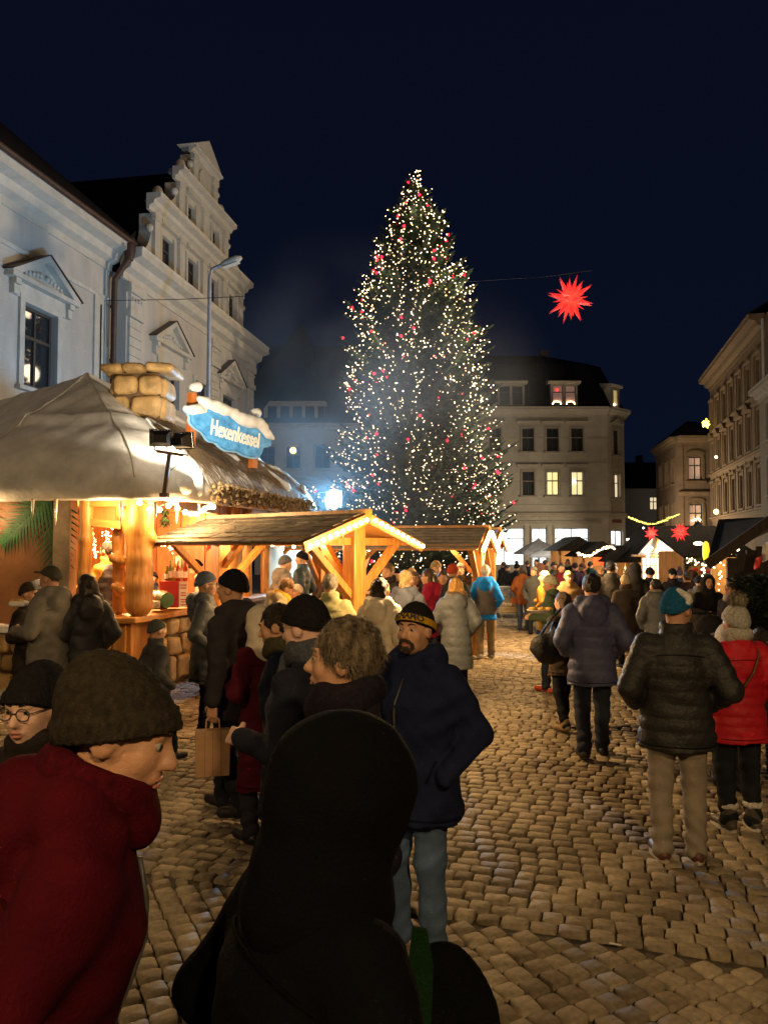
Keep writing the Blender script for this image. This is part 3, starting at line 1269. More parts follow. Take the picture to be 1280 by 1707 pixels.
# corner house with arched windows beyond it
ar = thing('arched_window_house', 'ochre corner house with two lit arched windows beyond the ornate house', 'building', (25, 66, 0))
AD = 62.0
A2 = Facade((xat(1130, AD), AD), math.pi / 2, 1)
ua = lambda px: xat(px, AD) - A2.o.x
hA = [(ua(1149), ua(1171), 7.5, 9.35), (ua(1149), ua(1171), 3.6, 5.5)]
m = MB()
A2.wall(m, 0, ua(1190), 0, 10.4, hA)
Sd = Facade(A2.o[:2], math.radians(9), -1)
hS = [(c - .5, c + .5, z, z + 2) for c in (1.6, 4.2, 6.8) for z in (3.6, 7.3)]
Sd.wall(m, 0, 9, 0, 10.4, hS)
m.build('wall', m_ochre, ar)
m = MB()
for h in hA:
    a, b, c, d = h
    uc, r = (a + b) / 2, (b - a) / 2
    for i in range(8):                                   # arch stones over the opening
        t0, t1 = math.pi * i / 8, math.pi * (i + 1) / 8
        A2.poly(m, [(uc + r * math.cos(t0), d + .55 * r * math.sin(t0)), (uc + (r + .22) * math.cos(t0), d + .22 * 1 + .6 * r * math.sin(t0)),
                    (uc + (r + .22) * math.cos(t1), d + .22 + .6 * r * math.sin(t1)), (uc + r * math.cos(t1), d + .55 * r * math.sin(t1))], 0, .09)
    A2.box(m, a - .2, a - .004, 0, .08, c, d)
    A2.box(m, b + .004, b + .2, 0, .08, c, d)
    A2.box(m, a - .3, b + .3, 0, .2, c - .3, c - .1)
for h in hS:
    surround(Sd, m, h, .16, .07)
A2.band(m, 0, ua(1190), cornice(6.2, .3, .25))
A2.band(m, -.05, ua(1190), cornice(10.4, .6, .55))
Sd.band(m, 0, 9, cornice(10.4, .6, .5))
m.build('trim', m_ochretrim, ar)
m_arch = glow('lit_arch_room', (.95, .62, .42), .16)
for h in hA:
    A2.window(ar, h, pane=m_arch, fw=.08, label='lit arched window')
for h in hS:
    Sd.window(ar, h)
m = MB()
m.hexa([A2.p(-.3, .5, 11.003), A2.p(4, .5, 11.003), Sd.p(9, -6, 11.003), Sd.p(9, .5, 11.003),
        A2.p(1.2, -1, 12.4), A2.p(3, -1, 12.4), Sd.p(7, -4, 12.4), Sd.p(7, -1.6, 12.4)])
m.build('roof', m_slate, ar)
for i, (px, py) in enumerate(((1154, 868), (1160, 866), (1165, 862))):
    pass
cl = MB()
for px, py in ((1154, 868), (1158, 866), (1163, 864), (1166, 867)):
    cl.octa(at(px, py, AD - .15), .09)
cl.build('candle_arch', m_fairy, None, 'tiny candle arch glowing in the lower lit arched window', 'candle arch')
# low white house at the end of the lane
lw = thing('low_white_house', 'low whitish house with one lit window at the end of the lane', 'building', (30, 88, 0))
WD = 86.0
A3 = Facade((xat(1040, WD), WD), math.pi / 2, 1)
u3 = lambda px: xat(px, WD) - A3.o.x
h3 = [(u3(1083), u3(1097), 6.2, 7.7)]
m = MB()
A3.wall(m, 0, u3(1125), 0, 8.6, h3)
m.build('wall', mat('lane_white', (.5, .49, .47), var=.06), lw)
A3.window(lw, h3[0], pane=m_litW, fw=.10, label='small lit window')
m = MB()
m.prism([A3.p(-.3, .4, 8.6), A3.p(-.3, -4, 12), A3.p(-.3, -8, 8.6)], A3.d * (u3(1125) + .3))
m.box((xat(1075, WD), WD + 2, 10), (xat(1083, WD), WD + 3, 12.6))
m.build('roof', m_slate, lw)
# ---------------------------------------------------------------- market stalls, tree, lamps
m_snow = mat('snow_tarp', (.66, .655, .64), rough=.8, var=.16, scale=2.6, bump=.5, bscale=11)
m_snow2 = mat('snow_white', (.62, .62, .62), rough=.75, var=.06, scale=4, bump=.3, bscale=20)
m_timber = wood('yellow_timber', (.38, .165, .035), rough=.45, contrast=.35)
m_timberx = wood('yellow_timber_flat', (.38, .165, .035), rough=.45, axis='X', contrast=.25)
m_orange = wood('orange_board', (.42, .13, .025), rough=.5, contrast=.3)
m_brownw = mat('brown_panel', (.17, .075, .03), rough=.6, var=.25, scale=2)
m_green = mat('painted_fir_green', (.010, .075, .022), rough=.55, var=.35, scale=8)
m_straw = mat('straw_thatch', (.26, .17, .08), rough=.9, var=.35, scale=30)
m_stoneY = mat('fake_sandstone', (.40, .26, .11), rough=.6, var=.3, scale=4, bump=.5, bscale=18, coat=.0)
m_mortar = mat('dark_mortar', (.10, .06, .03), rough=.8, var=.3)
m_blue = mat('sign_blue', (.03, .27, .80), rough=.4, var=.28, scale=7, col2=(.12, .45, .88), coat=.2)
m_black = mat('black_plastic', (.015, .015, .016), rough=.45, var=.1)
m_cream = mat('cream_wall', (.46, .37, .22), rough=.75, var=.10, scale=3)
m_redp = mat('red_paint', (.35, .025, .03), rough=.5, var=.15)
m_ice = mat('icicle_plastic', (.75, .68, .55), rough=.2, var=.03, coat=.4)
m_shingle = mat('brown_shingle', (.21, .18, .145), rough=.85, var=.25, scale=7, bump=.5, bscale=35)
m_leafg = mat('spruce_sprig', (.02, .06, .015), rough=.7, var=.4, scale=20)
m_steel = mat('galvanised_steel', (.30, .31, .32), rough=.45, var=.1, metal=.7)
m_print = mat('print_black', (.02, .02, .02), rough=.7, var=.05)
m_paper = mat('paper_white', (.68, .65, .58), rough=.8, var=.04)
m_printr = mat('print_red', (.45, .03, .03), rough=.7, var=.05)

# ---- witch's cauldron booth
booth = thing('market_booth', 'snow topped mulled wine booth of yellow timber and stone on the left', 'market stall', (-4.5, 13, 0))
EAVE = [(-5.75, 10.35), (-3.15, 9.75), (-2.62, 10.25), (-1.45, 17.0), (-3.4, 20.2), (-8.2, 19.4), (-9.2, 14.2)]
R0, R1, R2 = Vector((-7.6, 14.3, 4.66)), Vector((-5.05, 13.0, 5.0)), Vector((-4.45, 17.3, 5.06))
ZE = 2.98


def roof_dense():
    pts = []
    for i in range(len(EAVE)):
        a, b = Vector(EAVE[i]), Vector(EAVE[(i + 1) % len(EAVE)])
        n = max(4, int((b - a).length / .09))
        for k in range(n):
            pts.append(a + (b - a) * k / n)
    # soften the corners a little
    for _ in range(5):
        pts = [(pts[i - 1] + pts[i] * 2 + pts[(i + 1) % len(pts)]) / 4 for i in range(len(pts))]
    return pts


RD = roof_dense()


def ridge_foot(q):
    best = None
    for A_, B_ in ((R1, R0), (R1, R2)):
        d = (B_ - A_).to_2d()
        t = max(0, min(1, (q - A_.to_2d()).dot(d) / d.dot(d)))
        p = A_.lerp(B_, t)
        if best is None or (p.to_2d() - q).length < (best.to_2d() - q).length:
            best = p
    return best


def roof_pt(q, t, lift=0.0):
    """t 0 at the eave, 1 at the ridge"""
    f = ridge_foot(q)
    p = q.to_3d().lerp(f, t)
    zz = ZE + .08 * max(0, min(1, (q.y - 10) / 7))
    sag = .04 * math.sin(math.pi * t) + .16 * math.sin(math.pi * min(1, t / .42)) * (1 - t) + .09 * math.exp(-((t - .46) / .04) ** 2)
    w = .012 * math.sin(p.x * 5.3 + p.y * 3.1) + .008 * math.sin(p.x * 9.7 - p.y * 7.3 + 1.3) + .004 * math.sin(p.x * 23 + p.y * 17)
    p.z = zz + (f.z - zz) * t + sag + w * min(1, t * 6 + .35) + lift
    if t < .10:
        p.z -= (.10 - t) ** 2 * 16
    return p


rb = MB()
NT = 44
rings = [[roof_pt(q, (j / NT)) for q in RD] for j in range(NT + 1)]
n = len(RD)
for r in rings:
    rb.v += [tuple(p) for p in r]
for j in range(NT):
    rb.f += [(j * n + i, j * n + (i + 1) % n, (j + 1) * n + (i + 1) % n, (j + 1) * n + i) for i in range(n)]
# rolled lip and underside
base = len(rb.v)
cen2 = Vector((-5, 15))
for dz, sh in ((-.13, .02), (-.16, .10), (-.05, .35)):
    rb.v += [tuple((p.to_2d() + (cen2 - p.to_2d()).normalized() * sh).to_3d() + Vector((0, 0, p.z + dz))) for p in rings[0]]
for j in range(3):
    o0 = 0 if j == 0 else base + (j - 1) * n
    rb.f += [(o0 + (i + 1) % n, o0 + i, base + j * n + i, base + j * n + (i + 1) % n) for i in range(n)]
roof_o = rb.build('roof', m_snow, booth, smooth=True)
# seams of the tarpaulin
sm = MB()
for qi in (Vector(EAVE[0]), Vector(EAVE[1]), Vector(EAVE[6])):
    k = min(range(n), key=lambda i: (RD[i] - qi).length)
    sm.tube([roof_pt(RD[k], t, .012) for t in np.linspace(.02, .99, 30)], .016, 6)
sm.build('seam', mat('tarp_seam', (.58, .56, .52), rough=.7, var=.05), booth, smooth=True)
# thatch on the right hand slope
th = MB()
kk = [i for i in range(n) if RD[i].x > -3.0 and 10.9 < RD[i].y < 16.6]
rs = random.Random(5)
for _ in range(5200):
    q = RD[rs.choice(kk)].copy()
    q.y += rs.uniform(-.05, .05)
    lim = .38 - .25 * max(0, (q.y - 12.2) / 4.4) + .05 * math.sin(q.y * 6)
    t0 = rs.uniform(-.03, lim)
    a = roof_pt(q, max(t0, 0), .02 + rs.uniform(0, .03))
    if t0 < 0:
        a += Vector((.10, 0, -.12))
    b = roof_pt(q, t0 + .16, .035 + rs.uniform(0, .03))
    w = Vector((.1, .9, 0)).normalized() * rs.uniform(.008, .018)
    s = Vector((0, rs.uniform(-.05, .05), 0))
    th.add([a - w + s, a + w + s, b + w, b - w], [(0, 1, 2, 3)])
for _ in range(700):                                      # ragged fringe of stalk ends and cones
    q = RD[rs.choice(kk)]
    a = roof_pt(q, 0, 0) + Vector((rs.uniform(-.02, .12), rs.uniform(-.06, .06), rs.uniform(-.14, .14)))
    th.ball(a, rs.uniform(.015, .035), 5, 3)
th.build('thatch', m_straw, booth, kind='stuff')
# snow drifts lying on the thatch and along the hips
sf = Field(.035)
for t0, y0, y1, r in ((.46, 11.0, 13.4, .10), (.30, 13.2, 15.2, .09), (.16, 15.0, 16.7, .10), (.10, 10.2, 10.7, .11), (.7, 11, 16, .12)):
    pp = [min(RD, key=lambda p: abs(p.y - y) + (10 if p.x < -3.2 else 0)) for y in np.linspace(y0, y1, 9)]
    pt = [roof_pt(q, t0 - .10 * math.sin(i * 1.1), -.02) for i, q in enumerate(pp)]
    sf.chain(pt, [r * (.7 + .3 * math.sin(i * 1.7)) for i in range(9)], k=.08)
V, Q = sf.mesh()
solid('snow_drift', V, Q, m_snow2, booth, ROOT[booth].inverted())

# chimney of moulded stones
chim = thing('chimney', 'short yellow chimney of moulded stones on the booth roof', 'chimney', at(238, 690, 12.6))
CM = ROOT[chim]
chx, chy = at(238, 690, 12.6).x, 12.6
m = MB()
m.box((chx - .36, chy - .3, 3.9), (chx + .36, chy + .36, 4.86))
m.build('core', m_mortar, chim)
def stone_mesh(c, h, seed, res=.028):
    f = Field(res)
    f.box(c, h, min(h) * .9, k=0)
    r = np.random.default_rng(seed)
    p1, p2, p3 = r.uniform(0, 6, 3)
    return f.mesh(lambda x, y, z: .015 * (np.sin(9 * x + p1) * np.sin(8 * y + p2) + np.sin(11 * z + p3) * np.sin(7 * x + p2)))
sid = 0
for zc, hh, cutx in ((4.66, .16, (-.38, .02, .40)), (4.30, .19, (-.40, -.10, .40)), (3.94, .16, (-.36, .05, .38)), (3.68, .14, (-.3, .1, .36))):
    for i in range(2):
        a, b = cutx[i], cutx[i + 1]
        c = (chx + (a + b) / 2, chy - .30, zc)
        V, Q = stone_mesh(c, ((b - a) / 2 - .012, .11, hh), sid)
        solid('stone', V, Q, m_stoneY, chim, CM.inverted())
        sid += 1
    for sx in (-1, 1):
        V, Q = stone_mesh((chx + sx * .36, chy + .05, zc), (.10, .30, hh), sid)
        solid('stone', V, Q, m_stoneY, chim, CM.inverted())
        sid += 1
for i, (a, b) in enumerate(((-.58, -.22), (-.20, .14), (.16, .60))):
    V, Q = stone_mesh((chx + (a + b) / 2, chy - .05, 4.93), ((b - a) / 2, .42, .075), 40 + i)
    solid('stone', V, Q, m_stoneY, chim, CM.inverted())

# sign: snow capped blue cloud board
SGD = 12.2
sg0, sg1 = at(330, 690, 11.9), at(447, 735, 13.0)
sgn = thing('name_sign', 'blue cloud shaped sign reading Hexenkessel under a snow cap', 'sign', (sg0 + sg1) / 2)
SX = (sg1 - sg0)
SX.z = 0
SX.normalize()
SN = Vector((SX.y, -SX.x, 0))


def sgp(px, py, off=0.0):
    """point of the sign's plane seen at that pixel"""
    d = at(px, py, 10) - Vector((0, 0, CAM_Z))
    o = Vector((0, 0, CAM_Z))
    k = (sg0 - o).dot(SN) / d.dot(SN)
    return o + d * k + SN * off


outl = [(306, 682), (316, 678), (330, 676), (345, 680), (362, 679), (378, 690), (392, 702), (408, 706), (424, 712), (434, 722), (441, 730),
        (450, 736), (448, 744), (436, 745), (434, 756), (428, 763), (414, 762), (402, 758), (394, 752), (378, 752), (366, 746), (360, 738), (346, 736), (338, 722), (324, 714), (315, 704), (317, 694)]
sm_ = []
for i in range(len(outl)):
    a, b, c = outl[i - 1], outl[i], outl[(i + 1) % len(outl)]
    sm_ += [((a[0] + b[0] * 3) / 4, (a[1] + b[1] * 3) / 4), ((c[0] + b[0] * 3) / 4, (c[1] + b[1] * 3) / 4)]
m = MB()
m.prism([sgp(x, y, 0) for x, y in sm_], SN * .07)
m.build('board', m_blue, sgn, bevel=.02)
m = MB()
m.prism([sgp(380 + (x - 380) * 1.03, 718 + (y - 718) * 1.05, -.03) for x, y in sm_], SN * .027)
m.build('backing', mat('sign_edge_blue', (.25, .5, .75), rough=.4, var=.1), sgn)
f = Field(.022)
def snow_run(pts, rr, off=.05):
    f.chain([sgp(x, y, off) for x, y in pts], rr, k=.05)
snow_run([(307, 681), (318, 684), (328, 683), (338, 685)], [.05, .075, .07, .04])
snow_run([(329, 665), (340, 672), (356, 678), (370, 684), (388, 689), (392, 692)], [.05, .085, .095, .09, .07, .05])
snow_run([(384, 694), (398, 699), (412, 703), (428, 706), (440, 712)], [.06, .10, .11, .09, .05])
snow_run([(434, 716), (442, 724), (452, 731)], [.07, .07, .04])
V, Q = f.mesh(lambda x, y, z: .006 * np.sin(31 * x) * np.sin(27 * z))
solid('snow_cap', V, Q, m_snow2, sgn, ROOT[sgn].inverted())
for px, y0, y1 in ((324, 640, 746), (428, 690, 780)):
    m = MB()
    m.beam(sgp(px, y1, -.10), sgp(px + 3 if px < 400 else px + 4, y0 + 14, -.10), .11, .11)
    m.build('post', m_orange, sgn)
for px, py in ((333, 644), (432, 688)):
    f = Field(.02)
    c = sgp(px, py, -.10)
    f.ell(c, (.11, .10, .08), k=.02)
    f.ell(c + Vector((.03, 0, .03)), (.07, .07, .06), k=.02)
    V, Q = f.mesh()
    solid('snow_ball', V, Q, m_snow2, sgn, ROOT[sgn].inverted())
# lettering
a, b = sgp(347, 713, .078), sgp(427, 737, .078)
tx = (b - a).normalized()
ty = SN.cross(tx)
if ty.z < 0:
    ty = -ty
tv, tf = text_mesh('Hexenkessel', .34, .012, .006)
wx = (b - a).length / (tv[:, 0].max() - tv[:, 0].min())
mid_ = (a + b) / 2
m = MB()
m.add([mid_ + tx * float(v[0] * wx) + ty * float(v[1] * 1.05) + SN * float(v[2]) for v in tv], tf)
m.build('lettering', mat('letter_white', (.75, .76, .74), rough=.5, var=.03), sgn)

# twin floodlights on a bracket at the roof corner
fl = thing('floodlight_pair', 'two black floodlights on a steel bracket at the booth roof corner', 'floodlight', at(278, 822, 9.6))
m = MB()
FDp = 9.6
m.beam(at(274, 826, FDp), at(283, 757, FDp), .045, .045)
m.beam(at(262, 752, FDp), at(306, 759, FDp), .035, .035)
m.box(at(268, 829, FDp) - Vector((.0, .05, 0)), at(281, 822, FDp) + Vector((.0, .05, 0)))
for x0, x1, y in ((258, 278, 738), (294, 314, 744)):
    m.tube([at(x0, y + 6, FDp), at(x0, y + 12, FDp), at(x1, y + 15, FDp), at(x1, y + 7, FDp)], .008, 5)
m.tube([at(300, 760, FDp), at(296, 775, FDp), at(285, 784, FDp)], .006, 5)
m.build('bracket', mat('rusty_steel', (.09, .055, .035), rough=.6, var=.3, metal=.3), fl)
for cx_, cy_, ang in ((268, 730, .25), (305, 735, .25)):
    c = at(cx_, cy_, FDp)
    Mx = Matrix.Translation(c) @ Matrix.Rotation(ang + math.pi - (.6 if cx_ > 290 else .0), 4, 'Z') @ Matrix.Rotation(math.radians(-12), 4, 'X')
    m = MB()
    w, h = .125, .095
    m.hexa([Mx @ Vector(q) for q in ((-w * .6, .12, -h * .5), (w * .6, .12, -h * .5), (w * .6, .12, h * .5), (-w * .6, .12, h * .5),
                                     (-w, -.02, -h), (w, -.02, -h), (w, -.02, h), (-w, -.02, h))])
    for i in range(7):
        x = -w * .6 + i * w * .2
        m.box((x - .004, .12, -h * .45), (x + .004, .15, h * .45), Mx)
    for q0, q1 in (((-w - .012, -.05, -h - .012), (w + .012, -.021, -h)), ((-w - .012, -.05, h), (w + .012, -.021, h + .012)),
                   ((-w - .012, -.05, -h), (-w, -.021, h)), ((w, -.05, -h), (w + .012, -.021, h))):
        m.box(q0, q1, Mx)
    hd = m.build('housing', m_black, fl)
    g_ = MB()
    g_.box((-w, -.032, -h), (w, -.024, h), Mx)
    g_.build('front_glass', glow('halogen_glass', (1.0, .84, .6), 12), hd)
    lamp('flood_lamp', Mx @ Vector((0, -.10, 0)), 270 if cx_ > 290 else 62, (1.0, .84, .60), .07, fl, spot=88, aim=at(385, 720, 12.3) if cx_ > 290 else at(240, 690, 12.4))
    g_ = MB()
    for sx in (-1, 1):
        g_.box((sx * w * .6 - .015, -.06, -h - .02), (sx * w * .6 + .015, -.033, -h + .012), Mx)
    g_.build('clip', m_steel, hd)

# ---- booth body
SDIR = Vector((1.45, 7.0, 0)).normalized()               # right hand side runs back this way
SNR = Vector((SDIR.y, -SDIR.x, 0))
FDIR = Vector((-1, .12, 0)).normalized()                 # front runs left this way
FNR = Vector((-FDIR.y, FDIR.x, 0)) * 1.0
if FNR.y > 0:
    FNR = -FNR
CB = Vector((-3.42, 10.35, 0))                           # front right body corner
S = Facade(CB[:2], math.atan2(SDIR.x, SDIR.y), 1)
Ff = Facade(CB[:2], math.atan2(FDIR.x, FDIR.y), -1)
if Ff.n.y > 0:
    Ff.n = -Ff.n
m = MB()
Ff.box(m, 1.05, 5.2, -.10, -.02, 1.0, 2.78)
m.build('front_panel', m_brownw, booth)
m = MB()
Ff.box(m, .82, 1.06, -.14, .05, .95, 2.78)
m.build('corner_plank', mat('worn_plank', (.22, .17, .12), rough=.6, var=.3, scale=3), booth)
# painted fir boughs on the front panel: overlapping flat board cut-outs, 12 mm thick
def bough(u0, z0, L, ang, k):
    mb = MB()
    for i in range(17):
        t = i / 16
        cu, cz = u0 + math.cos(ang) * L * t, z0 + math.sin(ang) * L * t
        for sg in (-1, 1):
            a2 = ang + sg * (1.05 - .35 * t)
            ll = (.44 * (1 - t) + .14) * rs.uniform(.8, 1.15)
            e = (cu + math.cos(a2) * ll, cz + math.sin(a2) * ll - .06)
            wv = .026
            pa = Ff.p(cu - math.sin(a2) * wv, .0, cz + math.cos(a2) * wv)
            pb = Ff.p(cu + math.sin(a2) * wv, .0, cz - math.cos(a2) * wv)
            pc = Ff.p(e[0], .012 + .001 * (i % 3) + .0003 * i + k * .011, e[1])
            up = Ff.n * (.004 + .0005 * i + k * .011)
            mb.add([pa + up, pb + up, pc], [(0, 1, 2)])
    return mb
for k_, (u0, z0, L, ang) in enumerate(((1.10, 2.72, 1.25, -1.65), (1.15, 2.75, .9, -.75), (2.3, 2.75, 1.6, -1.75), (2.5, 2.1, 1.0, -1.35), (3.3, 2.7, 1.5, -1.5))):
    bough(u0, z0, L, ang, k_).build('painted_bough', m_green, booth)
m = MB()
Ff.box(m, .80, 5.2, -.12, .16, .90, .99)
m.build('sill', m_snow2, booth)
# stone cladding under the panel and along the right side
m = MB()
Ff.box(m, .80, 5.2, -.2, -.02, 0.0, .90)
S.box(m, .55, 7.0, -.2, -.02, 0.0, 1.0)
m.build('plinth', m_mortar, booth)
sid = 100
for r, (z0, z1) in enumerate(((.02, .34), (.36, .60), (.62, .90))):
    u = .84 + rs.uniform(0, .1)
    while u < 3.2:
        w = rs.uniform(.26, .5)
        V, Q = stone_mesh((0, 0, 0), (w / 2 - .012, .07, (z1 - z0) / 2), sid, .03)
        o = solid('stone', V, Q, m_stoneY, booth, ROOT[booth].inverted() @ Matrix.Translation(Ff.p(u + w / 2, .0, (z0 + z1) / 2)) @ Matrix.Rotation(math.atan2(FDIR.y, FDIR.x), 4, 'Z'))
        u += w
        sid += 1
for r, (z0, z1) in enumerate(((.05, .42), (.44, .72), (.74, .99))):
    u = .6 + rs.uniform(0, .15)
    while u < 3.4:
        w = rs.uniform(.26, .46)
        V, Q = stone_mesh((0, 0, 0), (w / 2 - .012, .07, (z1 - z0) / 2), sid, .03)
        o = solid('stone', V, Q, m_stoneY, booth, ROOT[booth].inverted() @ Matrix.Translation(S.p(u + w / 2, .0, (z0 + z1) / 2)) @ Matrix.Rotation(math.atan2(SDIR.y, SDIR.x), 4, 'Z'))
        u += w
        sid += 1
# yellow boards under the counter at the corner
for i in range(4):
    m = MB()
    Ff.box(m, .02 + i * .20, .20 + i * .20, -.05, .035, .0, 1.03)
    m.build('board', m_timber, booth, bevel=.012)
m = MB()
S.box(m, .02, .52, -.05, .035, 0, 1.03)
m.build('board', m_timber, booth, bevel=.012)
# counter: thick waney board round the corner
m = MB()
def cpt(u, v, side):
    return (S if side else Ff).p(u, v, 0)
outer = [cpt(.95, .22, 0), cpt(.4, .25, 0), cpt(.1, .24, 0), CB + (SNR + FNR).normalized() * .30, cpt(.15, .25, 1), cpt(.5, .28, 1), cpt(2, .27, 1), cpt(5.2, .26, 1)]
inner = [cpt(.95, -.25, 0), cpt(.4, -.25, 0), cpt(.25, -.25, 0), CB - (SNR + FNR).normalized() * .34, cpt(.25, -.25, 1), cpt(.5, -.25, 1), cpt(2, -.25, 1), cpt(5.2, -.25, 1)]
poly = [q + Vector((0, 0, 1.045)) for q in outer] + [q + Vector((0, 0, 1.045)) for q in reversed(inner)]
m.prism(poly, (0, 0, .085))
m.build('counter', m_timberx, booth, bevel=.02)
# carved trunk post with branch stubs
def post(name, pts, rr, stubs, res=.022, mt=None):
    f = Field(res)
    f.chain(pts, rr, k=.05)
    for sp, sr in stubs:
        f.chain(sp, sr, k=.07)
    V, Q = f.mesh(lambda x, y, z: .008 * np.sin(3.1 * z + 4 * x) * np.sin(9 * x + 5 * y))
    return solid(name, V, Q, mt or m_timber, booth, ROOT[booth].inverted())
PD = 10.36
P = lambda px, py, d=PD: at(px, py, d)
post('trunk_post', [P(232, 1006), P(233, 975), P(234, 930), P(232, 880), P(236, 832)], [.19, .18, .165, .175, .19],
     [([P(236, 912), P(220, 884), P(204, 858), P(198, 838)], [.11, .075, .062, .055]),
      ([P(240, 955), P(248, 945)], [.09, .055]),
      ([P(238, 905), P(252, 898), P(250, 890)], [.08, .06, .045])])
post('trunk_post', [P(198, 1016, 10.55), P(199, 960, 10.55), P(197, 900, 10.55), P(199, 868, 10.55)], [.085, .08, .075, .07],
     [([P(202, 937, 10.45), P(189, 930, 10.4)], [.07, .062]), ([P(202, 987, 10.45), P(191, 978, 10.4)], [.06, .05])])
post('log_post', [P(141, 1030), P(140, 960), P(144, 900), P(146, 832)], [.085, .085, .09, .095], [])
m = MB()
m.beam(P(146, 870), P(204, 876), .10, .10)
m.beam(P(146, 838), P(240, 836), .14, .12)
m.build('lintel', m_timberx, booth)
m = MB()
m.hexa([P(148, 866, PD + .05), P(202, 873, PD + .05), P(202, 873, PD + .09), P(148, 866, PD + .09), P(148, 840, PD + .05), P(202, 838, PD + .05), P(202, 838, PD + .09), P(148, 840, PD + .09)])
m.build('header_board', m_orange, booth)
# posts and openings along the right side
for u in (2.9, 4.3, 5.25):
    post('timber_post', [S.p(u, -.03, 1.13), S.p(u, -.03, 2.75)], [.09, .08], [], .03)
post('timber_post', [S.p(3.6, .0, 1.1), S.p(3.55, .0, 2.0), S.p(3.5, 0, 2.7)], [.17, .14, .15],
     [([S.p(3.6, 0, 1.9), S.p(3.9, .05, 2.25), S.p(4.05, .05, 2.7)], [.11, .09, .07]), ([S.p(3.55, 0, 1.7), S.p(3.75, .05, 1.85)], [.08, .05])], .03)
m = MB()
S.box(m, 0, 7.1, -.1, .03, 2.62, 2.80)
m.build('wall_plate', m_timber, booth)
m = MB()
S.box(m, 5.3, 9.2, -.12, -.02, 0, 2.75)
m.build('side_wall', m_cream, booth)
# shutter and hanging sprigs on the cream wall
m = MB()
us = u_on(S, 551)
S.box(m, us - .18, us + .18, -.018, .03, 1.62, 2.12)
S.box(m, us - .02, us + .02, .031, .05, 1.64, 2.10)
m.build('shutter', m_redp, booth)
# interior: back walls, ceiling, floor
m = MB()
Ff.box(m, .3, 5.0, -4.4, -4.3, 0, 2.75)
Ff.box(m, 4.9, 5.0, -4.2, -.15, 0, 2.75)
m.build('back_wall', m_orange, booth)
for i in range(9):                                       # upright boards inside
    m = MB()
    u0 = .5 + i * .48
    Ff.box(m, u0, u0 + .46, -4.295, -4.26, .1, 2.7)
    m.build('board', m_orange, booth)
m = MB()
Ff.box(m, .15, 4.9, -5.0, -.16, 2.72, 2.76)
m.build('ceiling', m_orange, booth)
m = MB()
m.box(S.p(.4, -2.3, 1.0) - Vector((.15, .1, 0)), S.p(.4, -2.3, 2.7) + Vector((.0, .0, 0)))
m.box(S.p(3.0, -1.6, .5) - Vector((.1, .6, .5)), S.p(3.0, -1.6, 2.7) + Vector((.0, .6, 0)))
m.build('inner_partition', m_orange, booth)
# red five pointed star on the inner wall
def star_poly(c, ex, ez, r0, r1, n, rot=0.0):
    c = Vector(c)
    return [c + ex * math.cos(a) * r + ez * math.sin(a) * r for a, r in
            [(rot + math.pi * i / n + math.pi / 2, r0 if i % 2 == 0 else r1) for i in range(2 * n)]]
m = MB()
m.prism(star_poly(at(354, 906, 12.35), Vector((1, 0, 0)), Vector((0, 0, 1)), .16, .07, 5), (0, -.02, 0))
m.build('wall_star', m_redp, None, 'flat red star hung on the orange wall inside the booth', 'star')

# goods on the counter
m = MB()
bx = thing('bottle_crate', 'dark red box carrying bottles on the booth counter', 'crate', P(280, 1010, 11.3))
m.box(P(266, 1013, 11.3), P(298, 969, 11.3) + Vector((0, .30, 0)))
m.build('box', m_redp, bx)
m = MB()
m.box(P(299, 1012, 11.28) , P(313, 970, 11.28) + Vector((0, .01, 0)))
pr = m.build('price_list', m_paper, None, 'paper price list standing beside the red box', 'price list')
tl = MB()
for i, (y, w) in enumerate(((975, 5), (980, 5), (988, 4), (992, 5), (999, 5), (1003, 4), (1008, 5))):
    tl.box(P(306 - w, y + 1.2, 11.275), P(306 + w, y - .6, 11.275) + Vector((0, .003, 0)))
tl.build('print_line', m_printr, pr)
bott = [(284, 968, .30, (.10, .12, .02)), (291, 968, .34, (.35, .22, .03)), (297, 968, .30, (.30, .05, .02)), (303, 968, .33, (.32, .2, .05)), (309, 968, .30, (.28, .03, .02)), (279, 968, .22, (.05, .10, .02))]
for i, (px, py, h, c) in enumerate(bott):
    c0 = P(px, py, 11.42 if px < 298 else 11.62)
    m = MB()
    m.lathe(c0, [(.034, 0), (.038, .02), (.038, h * .55), (.030, h * .66), (.013, h * .76), (.012, h * .95), (.015, h)], 10)
    o = m.build('bottle', mat(f'bottle_{i}', c, rough=.08, var=.05, coat=.5), None, ['green bottle at the left end of the row on the red box', 'tall amber bottle second in the row on the red box', 'reddish bottle in the middle of the red box', 'pale amber bottle behind the price list', 'dark red bottle rightmost above the price list', 'short olive bottle at the far left on the red box'][i], 'bottle', 'bottles on the counter box', smooth=True)
    m = MB()
    m.lathe(c0, [(.0385, h * .15), (.039, h * .16), (.039, h * .45), (.0385, h * .46)], 10)
    m.build('bottle_label', m_paper, o)
brl = thing('barrel', 'small green and brown barrel lying on the booth counter', 'barrel', P(272, 1000, 11.1))
bc = P(268, 1000, 11.1)
axd = Vector((.75, -.65, 0)).normalized()
Mb = axd.to_track_quat('Z', 'Y').to_matrix()
m = MB()
m.lathe(bc, [(.115, -.16), (.135, -.08), (.14, 0), (.135, .08), (.115, .16)], 16, Mb)
m.build('body', mat('barrel_brown', (.14, .09, .03), rough=.5, var=.3), brl, smooth=True, auto=50)
m = MB()
for z in (-.1, .05):
    m.lathe(bc, [(.139, z - .015), (.141, z - .012), (.141, z + .012), (.139, z + .015)], 16, Mb)
m.build('hoop', mat('brass_hoop', (.45, .30, .10), rough=.35, var=.1, metal=.8), brl)
